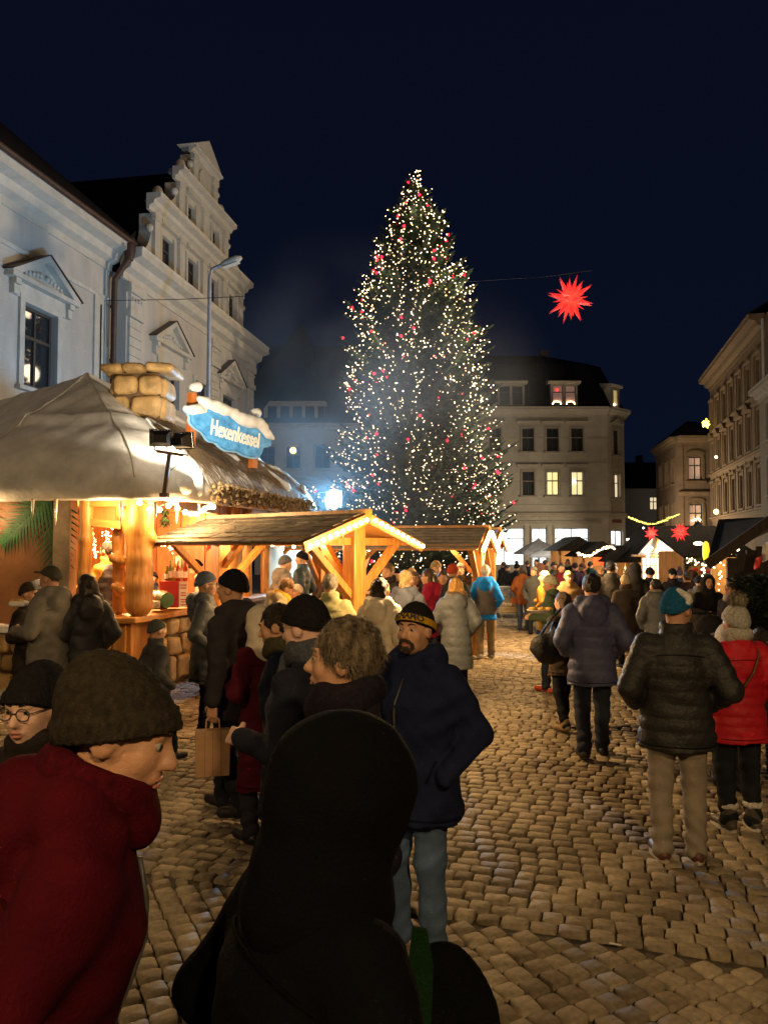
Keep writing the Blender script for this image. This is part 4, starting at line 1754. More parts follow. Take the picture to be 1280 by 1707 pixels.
m = MB()
m.lathe(bc, [(.114, .161), (.112, .175)], 16, Mb)
m.build('head', mat('barrel_green', (.04, .11, .05), rough=.5, var=.3, scale=14), brl)
m = MB()
m.lathe(P(257, 1013, 10.9), [(.085, 0), (.088, .005), (.088, .09), (.08, .095)], 14)
bw = m.build('tin', mat('tin_band', (.45, .42, .35), rough=.5, var=.6, scale=25), None, 'low patterned tin in front of the barrel', 'tin')
m = MB()
m.lathe(P(257, 1004, 10.9), [(.086, 0), (.092, .01), (.086, .02)], 14)
m.build('rim', m_paper, bw)
# hanging lantern plate and sprigs under the eave
def sprig(name, c, r, h, label):
    mb = MB()
    for _ in range(240):
        a, t = rs.uniform(0, 6.28), rs.uniform(0, 1)
        p0 = Vector(c) + Vector((math.cos(a) * r * .3, math.sin(a) * r * .3, -h * t))
        p1 = p0 + Vector((math.cos(a) * r, math.sin(a) * r, rs.uniform(-.07, .03)))
        w = Vector((-math.sin(a), math.cos(a), 0)) * .012
        mb.add([p0 - w, p0 + w, p1], [(0, 1, 2)])
    return mb.build(name, m_leafg, None, label, 'greenery')
sprig('fir_sprig', P(276, 850, 10.6), .10, .22, 'bunch of green fir hanging under the booth eave beside the trunk post')
# icicles of the eave
for px, y0, y1 in ((55, 832, 863), (93, 832, 876), (202, 834, 876), (259, 836, 874), (295, 838, 873), (333, 842, 866)):
    m = MB()
    d = 9.95 if px < 260 else 10.4
    m.lathe(P(px, y1, d), [(.003, 0), (.014, .10), (.022, .22), (.026, P(px, y0, d).z - P(px, y1, d).z)], 7)
    m.build('icicle', m_ice, booth, smooth=True)
# bulb string under the right eave
ls = thing('bulb_string', 'string of round warm bulbs under the booth eave', 'string lights', P(300, 845, 10.6))
pts = [(233, 838, 9.95), (250, 849, 10.0), (266, 850, 10.1), (281, 843, 10.2), (290, 837, 10.3), (296, 847, 10.45), (309, 854, 10.6), (318, 857, 10.7), (327, 857, 10.8), (336, 852, 10.9), (342, 848, 11.0), (349, 845, 11.1), (356, 845, 11.2), (352, 838, 11.4)]
m = MB()
m.tube([P(a, b - 6, d) for a, b, d in pts], .006, 5)
m.build('cable', m_black, ls)
bme = None
for a, b, d in pts:
    if bme is None:
        m = MB()
        m.ball((0, 0, 0), .036, 10, 7)
        bo = m.build('bulb', m_bulb, None, smooth=True)
        bme = bo.data
        bpy.data.objects.remove(bo)
    o = link('bulb', bme, None, ls)
    o.location = ROOT[ls].inverted() @ P(a, b, d)
# fairy lights inside the booth
for nm, lab, runs in (('fairy_garland', 'garland of tiny white lights inside the left booth window', [((150, 865), (160, 930), 70, 3), ((175, 890), (195, 905), 40, 6), ((173, 878), (195, 882), 24, 3), ((147, 905), (158, 916), 24, 5)]),
                      ('fairy_garland', 'garland of tiny white lights on the beam right of the trunk post', [((256, 905), (288, 908), 60, 4), ((284, 905), (287, 920), 16, 3)])):
    m = MB()
    for (x0, y0), (x1, y1), nn, j in runs:
        for i in range(nn):
            t = rs.random()
            m.octa(P(x0 + (x1 - x0) * t + rs.gauss(0, j * .6), y0 + (y1 - y0) * t + rs.gauss(0, j * .6), 12.3), .010)
    m.build(nm, m_fairy, None, lab, 'string lights', kind='stuff')
# bench like heater grille at the far left bottom
gr = thing('steel_bench', 'low grey steel bench in front of the booth plinth at the left edge', 'bench', P(5, 1180, 9.7))
m = MB()
m.box(P(-60, 1165, 9.6), P(26, 1158, 9.6) + Vector((0, .35, 0)))
m.build('seat', m_steel, gr, bevel=.006)
for px in (-40, 14):
    m = MB()
    m.beam(P(px, 1160, 9.62) + Vector((0, .1, 0)), P(px, 1188, 9.62) + Vector((0, .02, 0)), .03, .03)
    m.beam(P(px, 1160, 9.62) + Vector((0, .2, 0)), P(px + 12, 1188, 9.62) + Vector((0, .3, 0)), .03, .03)
    m.build('leg', m_steel, gr)
# lamps of the booth; the last, with its bulb, is added out of view
lamp('booth_lamp', P(175, 870, 11.6), 190, WARM, .08, booth)
lamp('booth_lamp', S.p(1.6, -1.2, 2.45), 260, WARM, .08, booth)
lamp('booth_lamp', S.p(4.2, -.9, 2.45), 240, WARM, .08, booth)
lamp('booth_lamp', P(290, 850, 10.25), 75, WARM, .12, booth)
lamp('booth_lamp', P(186, 852, 10.02), 30, WARM, .10, booth)
bl = MB()
bl.ball(P(-60, 862, 10.32), .04, 10, 7)
bl.build('bulb', m_bulb, booth, smooth=True)
lamp('booth_lamp', P(-48, 862, 10.22), 22, WARM, .10, booth)  # added lamp, unseen under the left eave, brightens the booth front


# ---- standing-table shelters
def shelter(label, mid, ang, L, W_, zr, ze, shingles=True, power=60, zig=False, plain_post=False):
    """ridge runs from mid along direction ang; near gable at mid"""
    mid = Vector((mid[0], mid[1], 0))
    t = thing('shelter', label, 'shelter', mid, 0, 'open timber shelters with bulb-lined gables')
    r = Vector((math.cos(ang), math.sin(ang), 0))            # along the ridge, away from the lit gable
    s = Vector((-r.y, r.x, 0))                               # across
    if s.y > 0:
        s = -s                                               # towards the viewer side
    up = Vector((0, 0, 1))
    hw = W_ / 2

    def q(u, v, z):
        return mid + r * u + s * v + up * z
    slope = (zr - ze) / hw
    m = MB()
    for sg in (1, -1):
        m.hexa([q(0, 0, zr - .03), q(L, 0, zr - .03), q(L, sg * hw, ze - .03), q(0, sg * hw, ze - .03),
                q(0, 0, zr), q(L, 0, zr), q(L, sg * hw, ze), q(0, sg * hw, ze)])
    m.build('roof_boards', m_timberx, t)
    if shingles:
        rows = 6
        rl = math.hypot(hw, zr - ze)
        far_ = MB()
        me = None
        rr_ = random.Random(3)
        for sg in (1, -1):
            for j in range(rows):
                u = -.05 - (.10 if j % 2 else 0)
                while u < L + .03:
                    w = rr_.uniform(.19, .24)
                    t0, t1 = (j - .25) / rows, min(1.0, (j + 1.12) / rows)
                    a0, a1 = max(u, -.06), min(u + w - .008, L + .06)
                    l0 = .034 + rr_.uniform(0, .010)
                    l1 = .012
                    def k(uu, tt, lift):
                        tt = 1 - tt
                        return q(uu, sg * hw * (tt if tt < 1 else tt), zr + (ze - zr) * tt) + (s * sg * slope + up).normalized() * lift
                    b_ = [k(a0, t0, l0 - .020), k(a1, t0 + rr_.uniform(-.01, .01), l0 - .020), k(a1, t1, l1 - .006), k(a0, t1, l1 - .006)]
                    tp = [k(a0, t0, l0), k(a1, t0 + rr_.uniform(-.015, .015), l0 + rr_.uniform(-.004, .006)), k(a1, t1, l1 + .006), k(a0, t1, l1 + .006)]
                    if sg == 1:
                        x = MB()
                        x.hexa(b_ + tp)
                        x.build('shingle', m_shingle, t)
                    else:
                        far_.hexa(b_ + tp)
                    u += w
        far_.build('shingles', m_shingle, t, kind='stuff')
    else:
        m = MB()
        for sg in (1, -1):
            for j in range(7):
                z_a, z_b = zr + (ze - zr) * j / 7, zr + (ze - zr) * (j + 1.1) / 7
                v_a, v_b = hw * j / 7, hw * (j + 1.1) / 7
                m.hexa([q(-.04, sg * v_a, z_a + .004), q(L + .04, sg * v_a, z_a + .004), q(L + .04, sg * v_b, z_b + .012), q(-.04, sg * v_b, z_b + .012),
                        q(-.04, sg * v_a, z_a + .02), q(L + .04, sg * v_a, z_a + .02), q(L + .04, sg * v_b, z_b + .036), q(-.04, sg * v_b, z_b + .036)])
        m.build('roof_battens', m_shingle, t)
    m = MB()
    m.beam(q(-.10, 0, zr - .02), q(L + .05, 0, zr - .02), .12, .14)
    m.build('ridge_beam', m_timber, t)
    # gable boards with bulbs
    for sg in (1, -1):
        m = MB()
        a, b = q(-.085, .03 * sg, zr - .07), q(-.085, sg * hw * 1.02, ze - .055)
        m.beam(a, b, .05, .13, up=r)
        bo = None
        m = MB()
        n_ = (s * sg * slope + up).normalized() * .06
        m.hexa([a - n_ - r * .02, b - n_ - r * .02, b - n_ + r * .02, a - n_ + r * .02, a + n_ - r * .02, b + n_ - r * .02, b + n_ + r * .02, a + n_ + r * .02])
        m.build('barge_board', m_timber, t)
        nb_ = 10
        m0 = MB()
        m0.ball((0, 0, 0), .027, 9, 6)
        bo = m0.build('bulb', m_bulb, None, smooth=True)
        me = bo.data
        bpy.data.objects.remove(bo)
        for i in range(nb_):
            c = a.lerp(b, (i + .5) / nb_) - r * .055
            o = link('bulb', me, None, t)
            o.location = ROOT[t].inverted() @ c
        # far gable, without bulbs
        m = MB()
        a, b = q(L + .07, .03 * sg, zr - .07), q(L + .07, sg * hw * 1.02, ze - .055)
        m.hexa([a - n_ - r * .02, b - n_ - r * .02, b - n_ + r * .02, a - n_ + r * .02, a + n_ - r * .02, b + n_ - r * .02, b + n_ + r * .02, a + n_ + r * .02])
        m.build('barge_board', m_timber, t)
    # posts with Y braces
    for u in (.14, L - .22):
        m = MB()
        m.beam(q(u, 0, 0), q(u, 0, zr - .06), .20, .20, up=r)
        m.build('post', m_timber, t, bevel=.012)
        for sg in (1, -1):
            m = MB()
            m.beam(q(u, sg * .08, zr - 1.0), q(u, sg * hw * .78, ze + (zr - ze) * .22 - .06), .085, .10, up=r)
            m.build('brace', m_timber, t, bevel=.008)
        m = MB()
        m.beam(q(u + .12, 0, zr - .85), q(u + (.75 if u < 1 else -.75), 0, zr - .10), .08, .09, up=s)
        m.build('brace', m_timber, t)
        m = MB()
        m.beam(q(u, -hw * .9, ze + .02), q(u, hw * .9, ze + .02), .07, .09, up=up)
        m.build('tie_beam', m_timber, t)
    for sg in (1, -1):
        m = MB()
        m.beam(q(.0, sg * hw * .88, ze + .02), q(L, sg * hw * .88, ze + .02), .08, .10)
        m.build('wall_plate', m_timberx, t)
    # standing table between the posts
    m = MB()
    zt = 1.10
    m.hexa([q(.35, .38, zt), q(L - .4, .38, zt), q(L - .4, -.38, zt), q(.35, -.38, zt), q(.35, .38, zt + .05), q(L - .4, .38, zt + .05), q(L - .4, -.38, zt + .05), q(.35, -.38, zt + .05)])
    m.build('table_top', m_timberx, t, bevel=.01)
    m = MB()
    m.hexa([q(.5, .2, .1), q(L - .55, .2, .1), q(L - .55, -.2, .1), q(.5, -.2, .1), q(.5, .2, zt - .004), q(L - .55, .2, zt - .004), q(L - .55, -.2, zt - .004), q(.5, -.2, zt - .004)])
    m.build('table_base', m_orange, t)
    # bulbs under the roof, with their light
    for i, u in enumerate((.5, .75, 1.0, L - 1.1, L - .8)):
        sg = 1 if i < 3 else -1
        o = link('bulb', me, None, t)
        o.location = ROOT[t].inverted() @ q(u, sg * (hw * .45 + i * .05), ze + (zr - ze) * .4 - .10 - .03 * i)
    lamp('shelter_lamp', q(.7, .1, zr - .32), power, WARM, .10, t)
    lamp('shelter_lamp', q(L - .7, -.1, zr - .32), power, WARM, .10, t)
    lamp('gable_lamp', q(-1.0, .25, ze - .12), power * 3.0, WARM, .12, t)
    return t


shelter('nearest shingled shelter with bulb-lined gable beside the wine booth', (-.26, 9.4), math.radians(139.5), 3.0, 2.1, 2.46, 2.10, True, 56)
shelter('middle shelter with a low flat-looking roof behind the nearest one', (1.92, 14.7), math.radians(164), 3.6, 2.1, 2.42, 2.02, False, 68)
shelter('farthest shelter whose bulb-lined gable shows behind the middle one', (2.52, 17.2), math.radians(164), 3.4, 2.1, 2.44, 2.04, False, 45)
# ---------------------------------------------------------------- Christmas tree
TX, TY, TH = 1.30, 32.0, 17.9
tree = thing('christmas_tree', 'tall spruce covered in small white and red lights in the middle of the square', 'tree', (TX, TY, 0))
m_bark = mat('spruce_bark', (.07, .045, .03), rough=.9, var=.3, bump=.5)
m_needle = mat('spruce_needles', (.034, .062, .032), rough=.75, var=.5, scale=2.0, col2=(.065, .10, .06), spec=.25)
m = MB()
m.tube([(TX, TY, 0), (TX + .05, TY, 6), (TX, TY, 12), (TX - .08, TY, TH - .6)], [.24, .19, .11, .03], 10)
m.build('trunk', m_bark, tree, smooth=True)


def crown_r(z):
    zs = [1.2, 2.2, 3.6, 6, 8, 10.8, 13.6, 15.2, 16.4, 17.3, 17.9]
    rs_ = [2.7, 3.8, 3.9, 3.65, 3.35, 2.9, 1.95, 1.35, .75, .35, .12]
    return float(np.interp(z, zs, rs_))


tr = random.Random(21)
cV, cF, wood_m = [], [], MB()
tips = []                                                 # spots where lamps may hang


def strip(p, d, L, w, up):
    """narrow spray of needles: two crossed tapering blades"""
    x = d.cross(up)
    if x.length < 1e-4:
        x = d.orthogonal()
    x.normalize()
    y = x.cross(d)
    for ax in (x, (x * .35 + y).normalized()):
        n0 = len(cV)
        cV.extend([p - d * .02, p + d * L * .45 + ax * w, p + d * L, p + d * L * .45 - ax * w])
        cF.append((n0, n0 + 1, n0 + 2, n0 + 3))


z = 1.25
while z < TH - .45:
    R_ = crown_r(z)
    nbr = max(5, int(9 + R_ * 2.2))
    a0 = tr.uniform(0, 6.28)
    for b in range(nbr):
        ang = a0 + 2 * math.pi * b / nbr + tr.uniform(-.22, .22)
        L = R_ * tr.choice((tr.uniform(.62, .95), tr.uniform(.85, 1.08)))
        if tr.random() < .10:
            L *= 1.14
        zz = z + tr.uniform(-.16, .16)
        out = Vector((math.cos(ang), math.sin(ang), 0))
        lift = .15 + .5 * (z / TH)                         # upper branches rise, lower ones droop then lift at the tip
        side = Vector((-out.y, out.x, 0))
        pts = []
        for i in range(7):
            t = i / 6
            dz = L * (-.30 * (1 - z / TH) * math.sin(math.pi * t * .8) + lift * t * t * .55)
            pts.append(Vector((TX, TY, zz)) + out * L * t + side * L * .06 * math.sin(3 * t + ang) + Vector((0, 0, dz)))
        wood_m.tube(pts, [.035 * (1 - .8 * i / 6) * (.4 + R_ / 5) for i in range(7)], 4, False)
        nt = int(12 + L * 11)
        for k in range(nt):
            t = .18 + .82 * (k + tr.random()) / nt
            i = min(5, int(t * 6))
            p = pts[i].lerp(pts[i + 1], t * 6 - i)
            d = (pts[i + 1] - pts[i]).normalized()
            for sg in (1, -1):
                ln = (.20 + .42 * (1 - t) * min(1, L / 2.5)) * tr.uniform(.75, 1.25)
                dd = (d * .75 + side * sg * tr.uniform(.55, .95) + Vector((0, 0, tr.uniform(-.28, .10)))).normalized()
                strip(p, dd, ln, .045, Vector((0, 0, 1)))
                if ln > .34:
                    for f_ in (.35, .62, .85):
                        q = p + dd * ln * f_
                        for s2 in (1, -1):
                            d2 = (dd * .7 + dd.cross(Vector((0, 0, 1))) * s2 * .75 + Vector((0, 0, tr.uniform(-.25, .1)))).normalized()
                            strip(q, d2, ln * .5, .034, Vector((0, 0, 1)))
            if tr.random() < .55:
                strip(p, (d + Vector((0, 0, tr.uniform(.1, .5)))).normalized(), .18, .035, side)
            if t > .30:
                tips.append((p, t, z))
        strip(pts[6], (pts[6] - pts[5]).normalized(), .25, .045, Vector((0, 0, 1)))
        tips.append((pts[6] + Vector((0, 0, .03)), 1.0, z))
    z += .36 if z < 12 else .30
# the two leaders at the top
for dx, hh in ((-.20, .75), (.22, .9)):
    a = Vector((TX - .03, TY, TH - 1.0))
    b = a + Vector((dx, 0, hh + .3))
    wood_m.tube([a, a + Vector((dx * .8, 0, .4)), b], [.03, .02, .01], 5)
    for k in range(26):
        t = k / 26
        p = a.lerp(b, t)
        for _ in range(3):
            d = Vector((tr.uniform(-1, 1), tr.uniform(-1, 1), .7)).normalized()
            strip(p, d, .18 * (1.2 - t), .03, Vector((0, 0, 1)))
        tips.append((p, 1.0, p.z))
cb = MB()
cb.v = [tuple(v) for v in cV]
cb.f = cF
cb.build('crown', m_needle, tree, kind='stuff')
wood_m.build('branches', m_bark, tree, kind='stuff')

chain = thing('tree_lights', 'chains of small white and red bulbs wound over the big spruce', 'string lights', (TX, TY, 0))
sel = []
for p, t, z in tips:
    dens = .66 if z > 9 else .56
    if tr.random() < dens * (.4 + .7 * t):
        sel.append(p + Vector((tr.uniform(-.17, .17), tr.uniform(-.17, .17), tr.uniform(-.08, .12))))
m_tl = glow('tree_bulb', (1.0, .66, .36), 6)
m_tl2 = glow('tree_bulb_dim', (1.0, .70, .42), 3.5)
m_tr = glow('tree_bulb_red', (1.0, .008, .03), 6)
mw, md = MB(), MB()
for i, p in enumerate(sel):
    if p.z < 7.5 and tr.random() < .5:
        md.octa(p, .022)
    else:
        mw.octa(p, tr.choice((.019, .024, .031)))
# hanging loops between branches
for _ in range(34):
    p, t, z = tr.choice(tips)
    cand = [q for q, t2, z2 in tips if abs(z2 - z) < 1.0 and .4 < (q - p).length < 1.3]
    if not cand:
        continue
    e = tr.choice(cand)
    for k in range(8):
        u = k / 8
        mw.octa(p.lerp(e, u) + Vector((0, 0, -.8 * u * (1 - u))), .026)
mw.build('white_bulbs', m_tl, chain, kind='stuff')
md.build('white_bulbs', m_tl2, chain, kind='stuff')
front = [p for p, t, z in tips if p.y < TY + .5 and t > .6]
m0 = MB()
m0.octa((0, 0, 0), .068)
rbo = m0.build('red_bulb', m_tr)
rme = rbo.data
bpy.data.objects.remove(rbo)
for k in range(130):
    p = tr.choice(front)
    o = link('red_bulb', rme, None, chain)
    o.location = ROOT[chain].inverted() @ (p + Vector((0, -.06, .03)))
# a little of the bulbs' light on the branches
for zz, rr_, pw in ((15.6, 0, 22), (12.5, 1.2, 45), (9.5, 2.0, 60), (6.5, 2.6, 55), (3.8, 3.0, 40)):
    for k in range(1 if rr_ == 0 else 2):
        a = -math.pi / 2 + (k - .5) * 1.5 if rr_ else -1.57
        lamp('tree_lamp', (TX + (rr_ + 1.1) * math.cos(a), TY + (rr_ + 1.1) * math.sin(a), zz), pw * 1.1, WARMW, .4, chain)

# ---- cold floodlight behind the shelter ridge
fld = thing('cold_floodlight', 'blinding blue white floodlight shining over the shelter roof', 'floodlight', at(556, 832, 18.0))
fc = at(556, 832, 18.0)
aimv = Vector((-7.0, 9.0, 3.9))
dv = (aimv - fc).normalized()
Mf = Matrix.Translation(fc) @ dv.to_track_quat('-Y', 'Z').to_matrix().to_4x4()
m = MB()
m.box((-.23, .0, -.19), (.23, .12, .19), Mf)
m.build('housing', m_black, fld)
m = MB()
m.lathe(fc - dv * 0, [(.02, .02), (.21, .03), (.23, .0)], 20, dv.to_track_quat('Z', 'Y').to_matrix())
m.build('lens', glow('flood_lens', (.55, .88, 1.0), 60), fld)
m = MB()
m.tube([fc + Vector((0, .1, -.1)), Vector((fc.x, fc.y + .1, 0))], .035, 8)
m.build('pole', m_black, fld)
lamp('flood_lamp', fc + dv * .22, 1400, (.20, .58, 1.0), .14, fld)

# ---- red Herrnhut-like paper stars
def paper_star(loc, R, label, strength, rz=.2, seed=1):
    t = MB()
    dirs = []
    for iz in (-1, 0, 1):
        for k in range(8):
            a = k * math.pi / 4 + (0 if iz == 0 else 0)
            e = iz * math.pi / 4
            dirs.append(Vector((math.cos(a) * math.cos(e), math.sin(a) * math.cos(e), math.sin(e))))
    dirs += [Vector((0, 0, 1)), Vector((0, 0, -1))]
    extra = [Vector((math.cos(k * math.pi / 4 + .39) * math.cos(e), math.sin(k * math.pi / 4 + .39) * math.cos(e), math.sin(e))) for k in range(8) for e in (-.39, .39, 1.1, -1.1)]
    M = Matrix.Rotation(rz, 3, 'Z') @ Matrix.Rotation(.28, 3, 'X') @ Matrix.Rotation(.2, 3, 'Y')
    out = []
    for i, d in enumerate(dirs + extra):
        d = M @ d
        big = i < len(dirs)
        L, w = (R, R * .135) if big else (R * .70, R * .07)
        x = d.orthogonal().normalized()
        y = d.cross(x)
        c = Vector(loc) + d * R * .25
        n0 = 4 if big else 3
        vs = [c + (x * math.cos(2 * math.pi * k / n0) + y * math.sin(2 * math.pi * k / n0)) * w for k in range(n0)] + [Vector(loc) + d * L]
        out.append((vs, [(k, (k + 1) % n0, n0) for k in range(n0)]))
    st = thing('paper_star', label, 'star', loc, 0, 'red paper stars')
    core = MB()
    core.ball(loc, R * .33, 12, 8)
    m_ = bpy.data.materials.get('star_red_%g' % strength)
    if m_ is None:
        m_ = bpy.data.materials.new('star_red_%g' % strength)
        m_.use_nodes = True
        tt = m_.node_tree
        bb = tt.nodes['Principled BSDF']
        bb.inputs['Base Color'].default_value = (.5, .02, .02, 1)
        bb.inputs['Roughness'].default_value = .5
        lw_ = nd(tt, 'ShaderNodeVectorMath', operation='LENGTH')
        dv_n = nd(tt, 'ShaderNodeMath', operation='DIVIDE')
        dv_n.inputs[1].default_value = R
        rp = nd(tt, 'ShaderNodeValToRGB')
        rp.color_ramp.elements[0].position = .10
        rp.color_ramp.elements[0].color = (1.0, .10, .05, 1)
        rp.color_ramp.elements[1].position = .95
        rp.color_ramp.elements[1].color = (.22, .006, .016, 1)
        e3_ = rp.color_ramp.elements.new(.5)
        e3_.color = (.85, .022, .016, 1)
        tc_ = nd(tt, 'ShaderNodeTexCoord')
        tt.links.new(tc_.outputs['Object'], lw_.inputs[0])
        tt.links.new(lw_.outputs['Value'], dv_n.inputs[0])
        tt.links.new(dv_n.outputs[0], rp.inputs[0])
        tt.links.new(rp.outputs[0], bb.inputs['Emission Color'])
        bb.inputs['Emission Strength'].default_value = strength
    core.build('core', m_, st)
    for vs, fs in out:
        MB().add(vs, fs).build('ray', m_, st)
    return st


bs = at(950, 499, 20.0)
paper_star(bs, .66, 'big red paper star hanging high on a wire in the night sky', .85)
paper_star(at(1085, 889, 16.5), .165, 'small red star with a bright core over the lit gabled hut', 2.4, .5)
paper_star(at(1133, 887, 16.5), .225, 'small spiky red star right of the lit gabled hut', 1.5, .1)
m = MB()
wp = [at(430, 500, 26), at(620, 488, 23), at(770, 470, 20.0), at(905, 462, 20.0), at(985, 451, 20.0), at(1280, 420, 24)]
m.tube(wp[2:5], .006, 5)
m.build('star_wire', mat('wire_grey', (.06, .06, .065), rough=.4, var=.05, metal=.5), None, 'thin wire across the sky carrying the big red star', 'wire')
m = MB()
m.tube([bs + Vector((0, 0, .2)), at(948, 457, 20.0)], .006, 4)
m.build('hanging_cord', m_rail, None, 'short cord tying the big red star to its wire', 'cord')
m = MB()
m.tube([W.p(WL - .6, .12, 8.6), at(178, 501, 24.5), at(300, 499, 24), at(405, 494, 23)], .012, 5)
m.build('span_wire', m_rail, None, 'dark span wire running from the town hall to the tall street lamp', 'wire')

# ---- street lamps
def post_lamp(name, loc, h, label, power, col, arm=None, lantern=False, glowm=None, lit=True, beam=None, beam_at=None):
    t = thing(name, label, 'street lamp', loc)
    x, y, z = loc
    m = MB()
    if lantern:
        m.lathe(loc, [(.14, 0), (.12, .5), (.07, .6), (.055, 1.2), (.045, h - .25), (.07, h - .2), (.03, h - .1)], 10)
        m.build('pole', m_rail, t, smooth=True, auto=40)
        m = MB()
        m.lathe((x, y, z + h), [(.10, -.08), (.19, .32), (.20, .33)], 6)
        m.build('lantern', glowm, t)
        m = MB()
        m.lathe((x, y, z + h), [(.22, .335), (.10, .48), (.03, .52), (.02, .60)], 6)
        m.build('cap', m_rail, t)
        if lit:
            lamp('lantern_lamp', (x, y - .30, z + h + .1), power, col, .12, t)
    else:
        m.tube([loc, (x, y, z + h * .5), (x, y, z + h - .3), (x + arm[0] * .15, y + arm[1] * .15, z + h), (x + arm[0], y + arm[1], z + h + .12)], [.10, .075, .06, .055, .05], 10)
        m.build('pole', mat('lamp_pole_grey', (.30, .30, .33), rough=.45, var=.1, metal=.4), t, smooth=True, auto=50)
        m = MB()
        a = Vector((x + arm[0], y + arm[1], z + h + .12))
        d = Vector((arm[0], arm[1], .1)).normalized()
        m.tube([a - d * .1, a + d * .1, a + d * .45, a + d * .62], [.07, .12, .13, .05], 10)
        hd = m.build('lamp_head', mat('lamp_head_grey', (.35, .33, .30), rough=.4, var=.1), t, smooth=True)
        m = MB()
        m.box((-.05, -.09, -.135), (.50, .09, -.11), Matrix.Translation(a) @ d.to_track_quat('X', 'Z').to_matrix().to_4x4())
        m.build('diffuser', glowm, hd)
        if lit:
            lamp('added_lamp_light', a + d * .25 - Vector((0, 0, .30)), power, col, .15, t, spot=beam, aim=beam_at)
    return t


sl = at(348, 650, 24.0)
top_l = at(354, 449, 24.0)
post_lamp('street_lamp', (sl.x, sl.y, 0), top_l.z, 'tall grey street lamp with a curved head in front of the scrolled gable', 0, WARM, arm=(.50, -.18), glowm=mat('lamp_diffuser_off', (.55, .50, .42), rough=.4, var=.03), lit=False)
m_lant = glow('lantern_white', (1.0, .90, .75), 7)
q = at(1048, 902, 58.0)
post_lamp('lantern_post', (q.x, q.y, 0), q.z - .15, 'white lit lantern at the foot of the corner house', 1700, WARMW, lantern=True, glowm=m_lant)
q = at(1163, 885, 30.0)
post_lamp('lantern_post', (q.x, q.y, 0), q.z - .15, 'white lit lantern above the dark stall roof on the right', 350, WARMW, lantern=True, glowm=m_lant)
# street lamps added out of view to light this end of the square
m_sl = glow('added_lamp_diffuser', (1.0, .80, .50), 20)
post_lamp('street_lamp', (3.0, -4.4, 0), 5.6, 'added unseen street lamp standing behind the photographer to the right', 820, (1.0, .66, .30), arm=(-.5, .3), glowm=m_sl)  # added lamp for the near paving and figures
post_lamp('street_lamp', (-4.6, -2.4, 0), 5.2, 'added unseen street lamp standing behind the photographer to the left', 380, (1.0, .66, .30), arm=(.4, .3), glowm=m_sl)  # added weaker lamp, lifts the left foreground
post_lamp('street_lamp', (14.5, 19.0, 0), 7.5, 'added unseen street lamp beyond the right edge of the picture', 5200, (1.0, .74, .46), arm=(-.6, .1), glowm=m_sl, beam=134, beam_at=(-8, 31, 9))  # added wide spot turned on the hall front
# ---------------------------------------------------------------- stalls and things at the far side
m_dark = wood('dark_stall_wood', (.035, .024, .016), rough=.7, contrast=.4)
m_dkroof = mat('dark_felt_roof', (.011, .010, .009), rough=.95, var=.3, scale=10, bump=.4, spec=.05)
m_hutw = wood('hut_wood', (.30, .16, .06), rough=.6)
m_hutlit = glow('hut_light', (1.0, .72, .34), 2.2, True)
m_parasol = mat('parasol_grey', (.10, .095, .09), rough=.9, var=.15, scale=4)
m_redglow = glow('red_panel_light', (1.0, .10, .02), 1.0)
m_green2 = mat('garland_green', (.006, .016, .008), rough=.8, var=.5, scale=30)


def xyz(px, py, D):
    return at(px, py, D)


# lit gabled hut
HD = 24.0
hut = thing('market_hut', 'small hut with a lit white gable and yellow lattice windows', 'market stall', (xat(1098, HD), HD, 0))
hx0, hx1 = xat(1062, HD), xat(1137, HD)
hm = (hx0 + hx1) / 2
zE, zA = 1.80, 2.72
m = MB()
m.box((hx0 + .08, HD, 0), (hx1 - .08, HD + 1.6, 1.0))
m.box((hx0 + .08, HD + 1.5, 1.0), (hx1 - .08, HD + 1.6, zE))
m.build('wall', m_hutw, hut)
m = MB()
m.prism([(hx0 - .1, HD - .12, zE), (hx1 + .1, HD - .12, zE), (hm, HD - .12, zA)], (0, .10, 0))
m.build('gable', mat('gable_white', (.55, .52, .46), rough=.7, var=.15, scale=5), hut)
m = MB()
for sg in (-1, 1):
    xx = hx0 - .22 if sg < 0 else hx1 + .22
    m.hexa([(hm, HD - .3, zA + .0), (xx, HD - .3, zE - .12), (xx, HD + 1.8, zE - .12), (hm, HD + 1.8, zA),
            (hm, HD - .3, zA + .06), (xx, HD - .3, zE - .05), (xx, HD + 1.8, zE - .05), (hm, HD + 1.8, zA + .06)])
m.build('roof', m_dkroof, hut)
m = MB()
m.box((hx0 - .25, HD - .35, zE - .04), (hx1 + .25, HD - .125, zE + .02))
m.build('eave_board', m_hutw, hut)
m = MB()
m.beam((hm - .02, HD - .2, zA - .05), (hm - .28, HD - .2, zE + .08), .09, .05)
m.build('ochre_board', mat('ochre_board', (.42, .22, .05), rough=.6, var=.2), hut)
for i in range(2):                                         # lattice windows with warm light behind
    a = hx0 + .14 + i * ((hx1 - hx0 - .2) / 2)
    b = a + (hx1 - hx0 - .36) / 2
    m = MB()
    m.box((a, HD + .05, 1.02), (b, HD + .08, zE - .08))
    w_ = m.build('window', m_hutlit, hut)
    m = MB()
    for k in range(5):
        x = a + (b - a) * k / 4
        m.box((x - .014, HD + .005, 1.02), (x + .014, HD + .03, zE - .08))
    for k in range(4):
        zz = 1.02 + (zE - 1.10) * k / 3
        m.box((a, HD + .008, zz - .012), (b, HD + .027, zz + .012))
    m.build('lattice', m_hutw, w_)
for px, py in ((1077, 920), (1084, 914), (1103, 908), (1096, 917), (1079, 926)):
    o = MB().ball(xyz(px, py, HD - .3), .07, 8, 5).build('gable_lamp', glow('gable_lamp_cold', (.8, .9, 1.0), 4), hut)
